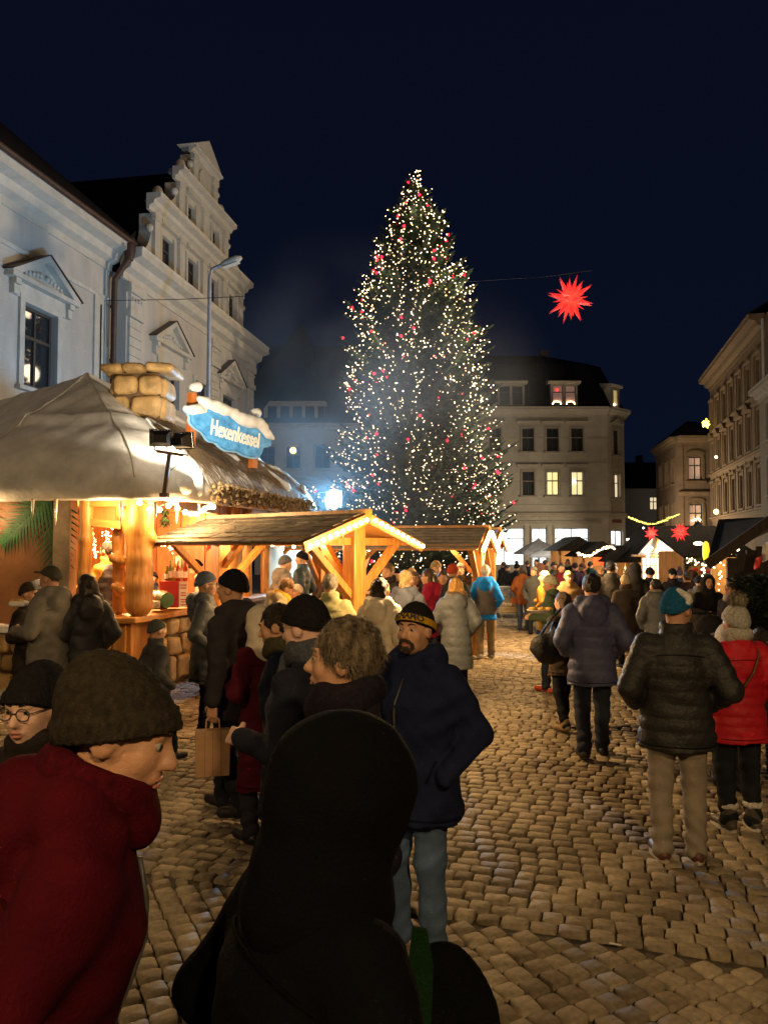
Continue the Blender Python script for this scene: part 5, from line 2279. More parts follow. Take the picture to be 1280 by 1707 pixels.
lamp('hut_lamp', (hm, HD - .6, 1.7), 50, WARMW, .1, hut)
lamp('hut_lamp', (hm, HD + .8, 1.5), 30, WARM, .1, hut)
m = MB()
for k in range(5):
    m.octa(xyz(1072 + k * 6, 880 + (k % 2) * 2, HD - .2), .035)
m.build('light_cluster', glow('cold_fairy', (.9, .95, 1), 5), None, 'row of tiny white lights just above the small bright red star', 'string lights')

# stall with garland to its right
GD = 17.5
gst = thing('market_stall', 'dark roofed stall with a green and red lit garland along its eave', 'market stall', (xat(1160, GD), GD, 0))
gx0, gx1 = xat(1140, GD), xat(1216, GD)
m = MB()
m.hexa([(gx0 - .1, GD - .2, 1.80), (gx1 + .6, GD - .2, 1.80), (gx1 + .6, GD + 2.2, 2.52), (gx0 - .15, GD + 2.2, 2.52),
        (gx0 - .1, GD - .2, 1.86), (gx1 + .6, GD - .2, 1.86), (gx1 + .6, GD + 2.2, 2.60), (gx0 - .15, GD + 2.2, 2.60)])
m.build('roof', m_dkroof, gst)
m = MB()
m.box((gx0, GD + 1.6, 0), (gx1, GD + 1.7, 1.95))
m.build('back_wall', m_hutw, gst)
m = MB()
m.box((gx0, GD + .1, 0), (gx1, GD + .6, .95))
m.build('counter', m_hutw, gst)
for x in (gx0, gx1 - .08):
    MB().box((x, GD, 0), (x + .08, GD + .08, 1.8)).build('post', m_dark, gst)
m = MB()
for i in range(900):
    x = tr.uniform(gx0 - .1, gx1)
    c = Vector((x, GD - .24 + tr.uniform(-.05, .05), 1.72 + .05 * math.sin(x * 9) + tr.uniform(-.07, .07)))
    d = Vector((tr.uniform(-1, 1), tr.uniform(-1, 1), tr.uniform(-1, 1))).normalized() * .07
    e = d.orthogonal().normalized() * .010
    m.add([c - e, c + e, c + d], [(0, 1, 2)])
m.build('garland', m_green2, gst, kind='stuff')
m = MB()
for i in range(46):
    m.octa((tr.uniform(gx0 - .1, gx1), GD - .30, 1.72 + tr.uniform(-.08, .08)), .016)
m.build('garland_lights', m_fairy, gst, kind='stuff')
for i in range(6):                                         # red bows under it
    x = gx0 + .15 + i * .17
    m = MB()
    m.ball((x, GD - .2, 1.54), .05, 6, 4, (1.3, .6, 1))
    m.ball((x - .05, GD - .2, 1.50), .04, 6, 4)
    m.build('red_bow', mat('bow_red', (.45, .02, .03), rough=.5, var=.1), gst)
lamp('stall_lamp', (gx0 + .7, GD + .4, 1.62), 14, WARM, .08, gst)
m = MB()
c = xyz(1176, 919, GD - .5)
m.lathe(c, [(.02, .22), (.06, .17), (.075, .04), (.075, -.10), (.05, -.2), (.02, -.22)], 12)
m.build('yellow_lantern', glow('yellow_lantern_glow', (1.0, .66, .03), .75), None, 'tall oval yellow lantern hanging above the garland stall', 'lantern', smooth=True)
o = MB().ball(xyz(1163, 906, GD - .5), .06, 8, 5, (1.8, 1, .7)).build('spot_lamp', glow('spot_warm', (1, .88, .6), 4), None, 'small bright lamp beside the oval yellow lantern', 'lamp')

# near dark stall at the right edge
nst = thing('dark_stall', 'near dark wooden stall with its roof edge rising to the right edge of the picture', 'market stall', (5.6, 12, 0))
nE = xyz(1178, 945, 12.0)
nT = xyz(1300, 858, 12.0)
dr = Vector((math.sin(AR), math.cos(AR), 0))
m = MB()
L_ = 6.0
far_e = xyz(1197, 873, 15.6)
far_t = xyz(1340, 866, 15.6)
m.hexa([nE, nT, far_t, far_e, nE + Vector((0, 0, .09)), nT + Vector((0, 0, .09)), far_t + Vector((0, 0, .09)), far_e + Vector((0, 0, .09))])
m.build('roof', m_dkroof, nst)
m = MB()
m.beam(nE + Vector((-.02, -.03, .03)), nT + Vector((0, -.03, .03)), .04, .16)
m.build('barge_board', m_dark, nst)
for i in range(9):
    x0 = xat(1222, 12) + i * .16
    m = MB()
    m.box((x0, 12.25, 0), (x0 + .15, 12.30, min(2.2, 1.72 + (x0 - nE.x) * .38)))
    m.build('board', m_dark, nst)
m = MB()
m.box((6.38, 15.0, 0), (7.8, 15.1, 1.85))
m.build('back_wall', mat('lit_ochre_board', (.36, .20, .06), rough=.6, var=.3, scale=6), nst)
m = MB()
m.box((nE.x + .75, 12.6, .0), (nE.x + 1.05, 14.8, .95))
m.build('counter', m_dark, nst)
m = MB()
for i in range(56):
    t = tr.uniform(.02, .55)
    m.octa(nE.lerp(nT, t) + Vector((0, .2 + tr.uniform(0, .3), -.05 - tr.uniform(0, .12))), .016)
for i in range(26):
    m.octa((6.5 + tr.uniform(-.1, .3), 14.8, tr.uniform(1.0, 1.75)), .016)
m.build('fairy_lights', m_fairy, nst, kind='stuff')
# fir hedge against the stall front
m = MB()
for i in range(2600):
    c = Vector((xat(1222, 11.7) + tr.uniform(0, .95), 11.75 + tr.uniform(-.16, .16), tr.uniform(.2, 1.62)))
    d = Vector((tr.uniform(-1, 1), tr.uniform(-1, .3), tr.uniform(-.4, .6))).normalized() * .13
    e = d.orthogonal().normalized() * .018
    m.add([c - e, c + e, c + d], [(0, 1, 2)])
m.build('fir_hedge', m_green2, None, 'dark fir branches stacked against the near stall on the right', 'greenery', kind=None)
lamp('stall_lamp', (7.0, 14.4, 1.65), 26, WARM, .08, nst)
# flag at the right edge
fg = thing('flag', 'red and white flag hanging at the right edge', 'flag', xyz(1275, 930, 11.2))
for nm, col, x0, x1, y0, y1 in (('red_field', 'flag_red', 1258, 1271, 928, 944), ('white_field', 'flag_white', 1271, 1290, 908, 938)):
    m = MB()
    vs = []
    for j in range(5):
        for i in range(6):
            u, v = i / 5, j / 4
            p = xyz(x0 + (x1 - x0) * u, y0 + (y1 - y0) * v - 12 * u + (6 if nm[0] == 'r' else 0), 11.2)
            vs.append(p + Vector((0, .04 * math.sin(7 * u + 2 * v), 0)))
    fs = [(j * 6 + i, j * 6 + i + 1, j * 6 + i + 7, j * 6 + i + 6) for j in range(4) for i in range(5)]
    m.add(vs, fs)
    o = m.build(nm, mat(col, (.45, .03, .025) if nm[0] == 'r' else (.55, .52, .48), rough=.8, var=.08), fg, smooth=True)
    sd = o.modifiers.new('solid', 'SOLIDIFY')
    sd.thickness = .004
m = MB()
m.tube([xyz(1284, 900, 11.2), xyz(1290, 960, 11.2)], .012, 6)
m.build('staff', m_dark, fg)

# parasols in front of the corner house
def parasol(px, py, D, R, label):
    c = at(px, py, D)
    t = thing('parasol', label, 'parasol', (c.x, c.y, 0), 0, 'dark parasols by the shop front')
    m = MB()
    m.lathe(c, [(.03, 0), (R * .55, -.30), (R, -.62), (R, -.70)], 8)
    m.build('canopy', m_parasol, t)
    m = MB()
    m.tube([(c.x, c.y, 0), (c.x, c.y, c.z + .06)], .03, 6)
    m.build('pole', m_rail, t)
for a in ((897, 899, 36, 1.15, 'dark parasol left of its twin before the arched shop window'), (938, 903, 34, 1.5, 'wider grey parasol in front of the long shop window'),
          (1008, 908, 38, 1.6, 'dark parasol far right below the chamfered corner')):
    parasol(*a)
# far stalls
def far_stall(px, D, w, zr, label, front, sign=None):
    x = xat(px, D)
    t = thing('far_stall', label, 'market stall', (x, D, 0))
    m = MB()
    m.prism([(x - w / 2 - .2, D - .3, zr - .55), (x + w / 2 + .2, D - .3, zr - .55), (x, D - .3, zr)], (0, 2.4, 0))
    m.build('roof', m_dkroof, t)
    m = MB()
    m.box((x - w / 2, D + 1.4, 0), (x + w / 2, D + 1.5, zr - .56))
    m.build('back_wall', front, t)
    m = MB()
    m.box((x - w / 2, D, 0), (x + w / 2, D + .5, 1.0))
    m.build('counter', m_hutw, t)
    for xx in (x - w / 2, x + w / 2 - .08):
        MB().box((xx, D + .01, 1.0), (xx + .08, D + .09, zr - .55)).build('post', m_hutw, t)
    lamp('stall_lamp', (x, D + .6, zr - .75), 26, WARM, .08, t)
    return t
far_stall(1001, 27.0, 1.3, 2.25, 'stall with glowing red awning panel under fairy lights', m_hutw)
m = MB()
m.box((xat(989, 26.6), 26.6, at(0, 943, 26.6).z), (xat(1015, 26.6), 26.65, at(0, 929, 26.6).z))
m.build('red_panel', m_redglow, None, 'small glowing red panel at the far stall', 'panel')
far_stall(1050, 25.0, .9, 2.1, 'plain wooden stall right of the red panel', m_hutw)
far_stall(962, 29.0, 1.4, 2.45, 'far stall below the oval yellow lamp', m_hutw)
m = MB()
c = at(972, 911, 29)
m.lathe(c, [(.05, .22), (.12, .15), (.13, -.12), (.08, -.2)], 10)
m.build('yellow_lamp', glow('yellow_lamp_glow', (1, .62, .15), 1.6), None, 'oval yellow lamp over the far stall by the parasols', 'lantern', smooth=True)
m = MB()
for i in range(110):
    t = i / 110
    px = 962 + 74 * t
    py = 922 - 10 * math.sin(math.pi * max(0, (t - .4) / .6)) + 5 * math.sin(math.pi * min(1, t / .4)) + tr.gauss(0, 1.3)
    m.octa(at(px, py, 26.2), tr.choice((.012, .018, .024)))
m.build('fairy_lights', m_fairy, None, 'string of warm fairy lights over the red panel stall', 'string lights', kind='stuff')
c = at(1021, 912, 26.5)
MB().ball(c, .12, 8, 6).build('grey_finial', m_steel, None, 'grey ball finial on top of the fairy lit stall', 'finial')
for i, (px, py, D, lab) in enumerate(((949, 908, 32, 'cold bright lamp between the two grey parasols'), (857, 905, 33, 'cold bright lamp left of the arched shop window'))):
    c = at(px, py, D)
    MB().ball(c, .12, 8, 6).build('bright_lamp', glow('cold_lamp', (.92, .97, 1), 9), None, lab, 'lamp')
    lamp('bright_lamp_light', c + Vector((0, -.3, .3)), 260, (1, .95, .85), .15)
# yellow light garland over the lane
for nm, pts, D in (('lane_garland', [(1047, 862), (1062, 868), (1084, 875), (1108, 868), (1131, 857)], 40),):
    m = MB()
    for i in range(120):
        t = i / 119 * (len(pts) - 1)
        k = min(int(t), len(pts) - 2)
        f_ = t - k
        m.octa(at(pts[k][0] + (pts[k + 1][0] - pts[k][0]) * f_ + tr.gauss(0, .4), pts[k][1] + (pts[k + 1][1] - pts[k][1]) * f_ + tr.gauss(0, .8), D), .026)
    m.build(nm, m_fairyY, None, 'sagging yellow light garland across the lane', 'string lights', kind='stuff')
m = MB()
for i in range(60):
    m.octa(at(1176 + tr.gauss(0, 2.4), 706 + tr.gauss(0, 3.4), 58), .07)
m.build('yellow_star_cluster', m_fairyY, None, 'yellow lit bundle high on the corner of the ornate house', 'decoration', kind='stuff')
MB().ball(at(1193, 853, 55), .2, 8, 5).build('wall_lamp', glow('wall_lamp_yellow', (1, .85, .3), 2.5), None, 'yellow wall lamp low on the ornate house', 'lamp')
MB().ball(at(1193, 762, 55), .10, 8, 5).build('wall_spot', m_fairy, None, 'tiny white light on the first ledge of the ornate house', 'lamp')

# A-frame poster
pd = 20.0
po = thing('poster_stand', 'framed event poster reading Pirna on a stand beside the shelter', 'poster', (xat(848, pd), pd, 0))
x0, x1 = xat(833, pd), xat(864, pd)
z0, z1 = at(0, 1022, pd).z, at(0, 979, pd).z
m = MB()
m.box((x0, pd, z0), (x1, pd + .03, z1))
m.build('print', mat('poster_print', (.20, .19, .17), rough=.6, var=.45, scale=9), po)
m = MB()
for q0, q1 in (((x0 - .03, pd - .02, z0 - .03), (x0 - .001, pd + .04, z1 + .03)), ((x1 + .001, pd - .02, z0 - .03), (x1 + .03, pd + .04, z1 + .03)),
               ((x0, pd - .02, z1 + .001), (x1, pd + .04, z1 + .03)), ((x0, pd - .02, z0 - .03), (x1, pd + .04, z0 - .001))):
    m.box(q0, q1)
m.build('frame', m_steel, po)
m = MB()
m.ball((x1 - .15, pd + .01, z1 - .34), .12, 10, 6, (1, .12, 1.2))
m.build('picture_shape', mat('poster_orange', (.50, .15, .04), rough=.6, var=.3), po)
m = MB()
m.ball((x1 - .16, pd + .01, z1 - .15), .08, 10, 6, (1, .12, 1))
m.build('picture_shape', mat('poster_skin', (.45, .30, .18), rough=.6, var=.2), po)
tv, tf = text_mesh('Pirna', .12, .002, .003)
m = MB()
m.add([Vector((x0 + .17 + v[0], pd - .004 - v[2], z0 + .24 + v[1])) for v in tv], tf)
m.build('lettering', m_paper, po)
m = MB()
for k in range(4):
    m.box((x0 + .02, pd - .004, z0 + .03 + k * .035), (x1 - .02, pd - .001, z0 + .05 + k * .035))
m.build('text_line', mat('poster_yellow', (.45, .36, .15), rough=.6, var=.3), po)
m = MB()
for xx in (x0 + .03, x1 - .03):
    m.beam((xx, pd + .02, 0), (xx, pd + .02, z0 - .03), .03, .03)
m.build('leg', m_steel, po)
# low plank kerb round the tree pit
m = MB()
m.box((-6, 22.6, -.02), (xat(893, 22.6), 22.72, .13))
m.build('kerb', mat('kerb_stone', (.25, .22, .18), rough=.8, var=.2), kind='structure')
# ---------------------------------------------------------------- people
m_skin = mat('skin', (.46, .25, .15), rough=.5, var=.10, scale=18, bump=.12, bscale=120)
m_skin2 = mat('skin_pale', (.58, .36, .27), rough=.5, var=.08, scale=18, bump=.12, bscale=120)
m_lip = mat('lips', (.36, .13, .10), rough=.4, var=.1)
m_eye = mat('eye_white', (.36, .31, .27), rough=.2, var=.05)
m_iris = mat('iris', (.03, .025, .02), rough=.15, var=.1)
m_glassrim = mat('spectacle_rim', (.02, .015, .012), rough=.3, var=.1)


def cloth(col, kind='wool'):
    nm = '%s_%d_%d_%d' % (kind, *[int(c * 999) for c in col])
    if kind == 'puff':
        return mat(nm, col, rough=.58, var=.10, scale=9, bump=.35, bscale=24, spec=.28)
    if kind == 'leather':
        return mat(nm, col, rough=.55, var=.2, scale=8, bump=.4, bscale=45, spec=.3)
    if kind == 'knit':
        return mat(nm, col, rough=.95, var=.25, scale=60, bump=.35, bscale=220, spec=.08)
    if kind == 'hair':
        return mat(nm, col, rough=.5, var=.5, scale=14, bump=.9, bscale=60, spec=.35, stretch=(3, 3, .6))
    if kind == 'denim':
        return mat(nm, col, rough=.85, var=.22, scale=6, bump=.25, bscale=120, spec=.2)
    if kind == 'shoe':
        return mat(nm, col, rough=.5, var=.2, scale=12, bump=.2, bscale=50)
    return mat(nm, col, rough=.92, var=.14, scale=7, bump=.3, bscale=130, spec=.08)


ARMS = {'down': ((.265, -.045, 1.14), (.275, .05, .88)), 'pocket': ((.268, -.10, 1.13), (.205, .11, .95)),
        'hold': ((.265, -.03, 1.13), (.13, .27, 1.13)), 'mouth': ((.28, .14, 1.16), (.085, .20, 1.40)),
        'table': ((.265, .08, 1.16), (.16, .34, 1.12)), 'out': ((.36, .02, 1.18), (.30, .20, 1.02)),
        'back': ((.25, -.12, 1.15), (.26, -.10, .90)), 'elbow': ((.275, -.115, 1.13), (.215, .13, 1.00))}


def hand_into(f, w, d, nrm, side, curl=.9):
    w, d, nrm = Vector(w), Vector(d).normalized(), Vector(nrm)
    nrm = (nrm - d * nrm.dot(d)).normalized()
    b = d.cross(nrm) * side
    for i in range(4):
        o = b * (.030 - .020 * i)
        f.cap(w - d * .01 + o * .6, w + d * .085 + o, .017, .0125, k=.010)
        L = (.068, .078, .074, .058)[i]
        p = w + d * .085 + o
        dd = d.copy()
        for sgl in (.5, .3, .25):
            dd = (Matrix.Rotation(-curl * .55 * side, 3, b * side) @ dd) if False else (dd * math.cos(curl * .6) + dd.cross(b).normalized() * side * -math.sin(curl * .6)).normalized()
            if dd.dot(nrm) < -.2 and sgl == .5:
                dd = (d * math.cos(curl * .6) + nrm * math.sin(curl * .6)).normalized()
            q = p + dd * L * sgl * 1.05
            f.cap(p, q, .0105, .0095, k=.005)
            p = q
    p = w + d * .02 + b * .030
    q = p + (d * .6 + b * .7 + nrm * .35).normalized() * .045
    f.cap(p, q, .016, .012, k=.012)
    f.cap(q, q + (d * .85 + nrm * .5).normalized() * .035, .012, .010, k=.006)


def person(px, top, D, face, label, coat=(.02, .025, .05), kind='wool', z0=.70, pants=(.03, .03, .04), pkind='wool', shoes=(.02, .018, .016),
           hat=None, hatc=(.02, .02, .02), band=None, hair=None, hairc=(.06, .035, .02), hood=None, arms=('pocket', 'pocket'), hands=(0, 0),
           yaw=0, pitch=0, lean=0, g=1.0, stride=0.0, puff=None, scarf=None, tails=0, glasses=False, beard=None, fur=None, skin=None,
           z_off=0.0, sole=None, extra=None, far=False, trim=None, vest=None, name='person', height=None, smile=False, hood_w=1.0, zipc=None):
    hands = [hands[i] or (3 if D < 11 and arms[i] in ('hold', 'table', 'mouth', 'out') else 0) for i in (0, 1)]
    rs_ = np.random.default_rng(int(px * 31 + top * 7 + D * 13) & 0xffff)
    skin = skin or m_skin
    hat_h = {'beanie': .035, 'slouch': .05, 'pompom': .10, 'cap': .02}.get(hat, .03 if hood == 'up' else .012 if hair else 0)
    la = math.radians(lean)
    pv = .95
    def bend(V):
        if abs(la) < 1e-4:
            return V
        V = np.array(V, float)
        t = np.clip((V[:, 2] - .78) / .42, 0, 1)
        a = la * t * t * (3 - 2 * t)
        y, z = V[:, 1], V[:, 2] - pv
        V[:, 1], V[:, 2] = y * np.cos(a) + z * np.sin(a), pv + z * np.cos(a) - y * np.sin(a)
        return V
    hy, hz = bend(np.array([[0, 0.0, 1.64]]))[0][1:]
    htop = hz + .115 + hat_h
    h = CAM_Z - (top - 912) * D / F_PX - z_off
    if height:
        h = height
    s = h / htop
    fa = math.radians(face)
    fwd = Vector((math.sin(fa), math.cos(fa), 0))
    loc = Vector((xat(px, D), D, z_off)) - fwd * hy * s
    rz = -fa
    rb_ = min(.024, max(.0075, .0012 * D)) / s
    rc = min(.034, max(.011, .0017 * D)) / s
    Rh = np.array(Matrix.Rotation(math.radians(yaw), 3, 'Z') @ Matrix.Rotation(-math.radians(pitch), 3, 'X'))
    piv = np.array([0, -.02, 1.52])

    def H(p):
        return piv + Rh @ (np.array(p, float) + (0, .02, .115))

    body = Field(rb_)
    body.ell(H((0, -.012, .025)), (.076, .096, .093), 0, R=Rh)
    body.ell(H((0, .018, -.03)), (.064, .076, .086), .03, R=Rh)
    body.ell(H((0, .034, -.072)), (.050, .052, .046), .03, R=Rh)
    body.cap(H((0, .060, -.098)), H((0, .064, -.102)), .020, .018, .02)
    for sx in (-1, 1):
        body.ell(H((sx * .036, .060, -.026)), (.028, .026, .030), .02, R=Rh)
        body.ell(H((sx * .079, -.008, -.008)), (.011, .026, .034), .008, R=Rh)
        body.ell(H((sx * .032, .104, .004)), (.017, .016, .008), .014, op='s', R=Rh)
        body.cap(H((sx * .011, .096, -.033)), H((sx * .013, .094, -.033)), .011, .010, .008)
    body.cap(H((-.034, .078, .030)), H((.034, .078, .030)), .013, .013, .02)
    body.cap(H((0, .086, .014)), H((0, .113, -.027)), .009, .0145, .012)
    body.cap(H((-.018, .092, -.060)), H((.018, .092, -.060)), .010, .010, .012)
    body.cap(H((-.020, .106, -.0665)), H((.020, .106, -.0665)), .004, .004, .004, op='s')
    body.cap(H((0, -.025, -.07)), (0, -.03, 1.46), .056, .062, .03)
    # upper trunk and arms under the coat
    body.cap((-.12, -.01, 1.375), (.12, -.01, 1.375), .055, .055, .05)
    body.ell((0, 0, 1.22), (.15 * g, .10 * g, .22), .06)
    for i, sx in enumerate((-1, 1)):
        e, w = ARMS[arms[i]] if isinstance(arms[i], str) else arms[i]
        gg = 1 + (g - 1) * .8
        e, w = np.array((sx * e[0] * gg, e[1], e[2])), np.array((sx * w[0] * gg, w[1], w[2]))
        body.cap((sx * .155 * gg, -.012, 1.385), e, .042, .038, .03)
        body.cap(e, w, .036, .027, .02)
        if hands[i]:
            dirv = w - e
            dirv /= np.linalg.norm(dirv)
            nrm = (-sx, 0, 0) if abs(dirv[2]) > .8 else (0, 0, 1) if hands[i] == 2 else (-sx * .8, 0, -.4)
            hand_into(body, w + dirv * .02, dirv, nrm, sx, .9 if hands[i] != 3 else 1.3)
    V, Q = body.mesh()
    V = bend(V) * s
    bo = link(name, mesh_np(name, V, [Q], True), skin, None, label, 'person', 'market visitors')
    bo.location = loc
    bo.rotation_euler = (0, 0, rz)
    ROOT[bo] = Matrix.Translation(loc) @ Matrix.Rotation(rz, 4, 'Z')

    def part(nm, F_, material, warp=None, lab=None):
        V, Q = F_.mesh(warp)
        return link(nm, mesh_np(nm, bend(V) * s, [Q], True), material, bo, lab)

    def mbpart(nm, mb, material, smooth=True):
        V = bend(np.array(mb.v)) * s
        me = bpy.data.meshes.new(nm)
        me.from_pydata([tuple(v) for v in V], [], mb.f)
        me.polygons.foreach_set('use_smooth', [smooth] * len(me.polygons))
        return link(nm, me, material, bo)

    ph1, ph2, ph3 = rs_.uniform(0, 6, 3)
    amp = (.0065 if D > 2.2 else .0035) if not puff else .004

    def wrinkle(x, y, z):
        return amp * (np.sin(19 * x + 23 * z + ph1) * np.sin(13 * z - 17 * y + ph2) + .6 * np.sin(41 * z + 21 * x + ph3) * np.sin(27 * y + 11 * z + ph1) + .5 * np.sin(60 * z - 33 * x + ph2) * np.sin(37 * x + 29 * y))

    # coat
    ct = Field(rc)
    zs = np.array([z0 - .05, .80, .92, 1.06, 1.28, 1.39, 1.45, 1.50, 1.56])
    fl = .03 if z0 < .6 else .012
    rxs = np.array([.205 + fl, .205, .200, .180, .203, .190, .135, .098, .090]) * np.array([g] * 6 + [1] * 3)
    rys = np.array([.150 + fl, .152, .150, .138, .150, .120, .100, .088, .082]) * np.array([g] * 5 + [1] * 4)
    cys = np.array([0, 0, .002, .006, .004, -.012, -.02, -.022, -.02])
    pf = puff or 0

    def torso(x, y, z):
        rx, ry, cy = np.interp(z, zs, rxs), np.interp(z, zs, rys), np.interp(z, zs, cys)
        if pf:
            q = (np.sqrt(np.abs(np.sin(math.pi * (z + .03 * y) / pf))) - .55) * .011
            q = q * np.clip((1.42 - z) / .05, 0, 1)
            rx, ry = rx + q, ry + q
        d = (vlen(x / rx, (y - cy) / ry, 0) - 1) * np.minimum(rx, ry) * .92
        return np.maximum(d, np.maximum(z0 - z, z - 1.535))
    e_ = .27 * g
    ct.raw(torso, (-e_, -.22, z0), (e_, .22, 1.535), 0)
    thick = .012 if puff else 0
    for i, sx in enumerate((-1, 1)):
        e, w = ARMS[arms[i]] if isinstance(arms[i], str) else arms[i]
        gg = 1 + (g - 1) * .8
        e, w = np.array((sx * e[0] * gg, e[1], e[2])), np.array((sx * w[0] * gg, w[1], w[2]))
        rip = (.009, pf) if pf else None
        ct.cap((sx * .165 * gg, -.012, 1.395), e, .078 + thick, .066 + thick, .045, rip=rip)
        ct.cap(e, w, .064 + thick, .050 + thick, .025, rip=rip)
    if hood == 'down':
        ct.chain([(-.115, .03, 1.475), (-.105, -.06, 1.50), (0, -.135, 1.485), (.105, -.06, 1.50), (.115, .03, 1.475)], [.035, .052, .062, .052, .035], .04)
        ct.ell((0, -.145, 1.40), (.125, .055, .115), .05)
    elif hood == 'up':
        pass
    else:
        ct.raw(lambda x, y, z: vlen(vlen(x, (y + .018) * 1.02, 0) - .084, (z - 1.515) * .55, 0) - .021, (-.12, -.14, 1.46), (.12, .11, 1.57), .015)
    part('coat', ct, cloth(coat, kind), wrinkle)
    if hood == 'up':
        hf = Field(rc)
        hw = hood_w
        hf.ell(H((0, -.022, .018)), (.118 * hw, .138 * hw, .142), 0, R=Rh)
        hf.cap(H((0, -.03, -.06)), (0, -.02, 1.44), .112 * hw, .135 * hw, .05)
        hf.ell(H((0, .135, -.015)), (.078, .105, .105), .03, op='s', R=Rh)
        part('hood', hf, cloth(coat if trim is None else trim, kind), wrinkle)
    if vest is not None:
        vf = Field(rc)
        def tv_(x, y, z):
            rx, ry, cy = np.interp(z, zs, rxs) + .016, np.interp(z, zs, rys) + .016, np.interp(z, zs, cys)
            q = (np.sqrt(np.abs(np.sin(math.pi * z / .11))) - .55) * .012
            d = (vlen(x / (rx + q), (y - cy) / (ry + q), 0) - 1) * np.minimum(rx, ry) * .92
            return np.maximum(d, np.maximum(z0 + .10 - z, z - 1.46))
        vf.raw(tv_, (-e_ - .03, -.24, z0 + .10), (e_ + .03, .24, 1.46), 0)
        part('vest', vf, cloth(vest, 'puff'), wrinkle)
    if D < 9.5:                                            # hem, zip and shoulder seams sewn on the coat
        def surf(a, z, o=.004):
            rx, ry, cy = np.interp(z, zs, rxs), np.interp(z, zs, rys), np.interp(z, zs, cys)
            return Vector((math.sin(a) * (rx + o), cy + math.cos(a) * (ry + o), z))
        sm_c = cloth(tuple(min(1, c * .45) for c in coat), 'wool')
        hm = MB()
        hm.tube([surf(a, z0 + .035) for a in np.linspace(0, 2 * math.pi, 33)], .0055, 5, False)
        mbpart('hem_seam', hm, sm_c)
        zm = MB()
        zm.tube([surf(0, z, .003) for z in np.linspace(z0 + .01, 1.40, 14)], .006, 5)
        mbpart('zip', zm, cloth(zipc or (.05, .05, .05), 'shoe'))
        ym = MB()
        ym.tube([surf(a, 1.30 + .05 * abs(math.cos(a)), .005) for a in np.linspace(math.pi * .62, math.pi * 1.38, 12)], .0042, 5)
        mbpart('yoke_seam', ym, sm_c)
        for sx in (-1, 1):
            ym = MB()
            ym.tube([surf(sx * t_, z, .005) for t_, z in ((.95, 1.02), (.80, .97), (.68, .92))], .0055, 5)
            mbpart('pocket_seam', ym, sm_c)
    # trousers
    tf_ = Field(rc)
    hipz = .90
    ank = []
    for i, sx in enumerate((-1, 1)):
        st = stride * (1 if i else -1)
        ay = st * .42
        az = .09 + (.10 * stride if st < 0 else 0)
        a = np.array((sx * (.10 + .02 * (g - 1)), ay - .02, az))
        kn = np.array((sx * .105, ay * .5 + .02 + .06 * stride, .49 + .01))
        hp = np.array((sx * .088, 0, hipz))
        ank.append(a)
        pw_ = 1.0 if max(pants) < .02 else 1.13
        tf_.cap(hp, kn, .092 * g, .068 * pw_, .03)
        tf_.cap(kn, a - (0, 0, .02), .066 * pw_, .058 * pw_, .03)
    tf_.ell((0, 0, .90), (.165 * g, .125 * g, .13), .05)
    wr = lambda x, y, z: .006 * np.sin(26 * z + 9 * x + ph2) * np.sin(17 * x - 13 * y) + (.004 if D < 5 else .007) * np.clip((.45 - z) / .3, 0, 1) * np.sin(58 * z + 30 * np.abs(x) * (1 + .6 * np.sign(x)) + ph1 + 24 * y) + .003 * np.exp(-((z - .52) / .09) ** 2) * np.sin(70 * z + 45 * y + 20 * x)
    part('trousers', tf_, cloth(pants, pkind), wr)
    if not far:
        for i, sx in enumerate((-1, 1)):
            a = ank[i]
            sf_ = Field(min(rc, .016))
            lift = a[2] - .09
            yw = sx * .18
            dv_ = np.array((math.sin(yw), math.cos(yw), -lift * 3.0))
            he = a + (0, -.035, -.045)
            to = he + dv_ * .185
            to[2] = max(to[2], .042)
            he[2] = max(he[2], .045)
            sf_.cap(he, to, .044, .040, 0)
            sf_.cap(a + (0, 0, .04), he + dv_ * .05, .050, .046, .03)
            floor_ = min(he[2], to[2]) - .045
            V, Q = sf_.mesh(None)
            V[:, 2] = np.maximum(V[:, 2], max(0.008, floor_ + .01) if lift > .01 else .008)
            so = link('shoe', mesh_np('shoe', V * s, [Q], True), cloth(shoes, 'shoe'), bo)
            if sole is not None:
                sl_ = MB()
                ns = 12
                pts_ = []
                dn = np.array((dv_[0], dv_[1])) / math.hypot(dv_[0], dv_[1])
                pr_ = np.array((dn[1], -dn[0]))
                for k in range(ns):
                    an = 2 * math.pi * k / ns
                    c2 = (he[:2] + to[:2]) / 2 + dn * math.cos(an) * (.137) + pr_ * math.sin(an) * .050
                    pts_.append((c2[0] * s, c2[1] * s, .002))
                sl_.prism(pts_, (0, 0, .030 * s))
                me = bpy.data.meshes.new('sole')
                me.from_pydata(sl_.v, [], sl_.f)
                link('sole', me, cloth(sole, 'shoe'), so)
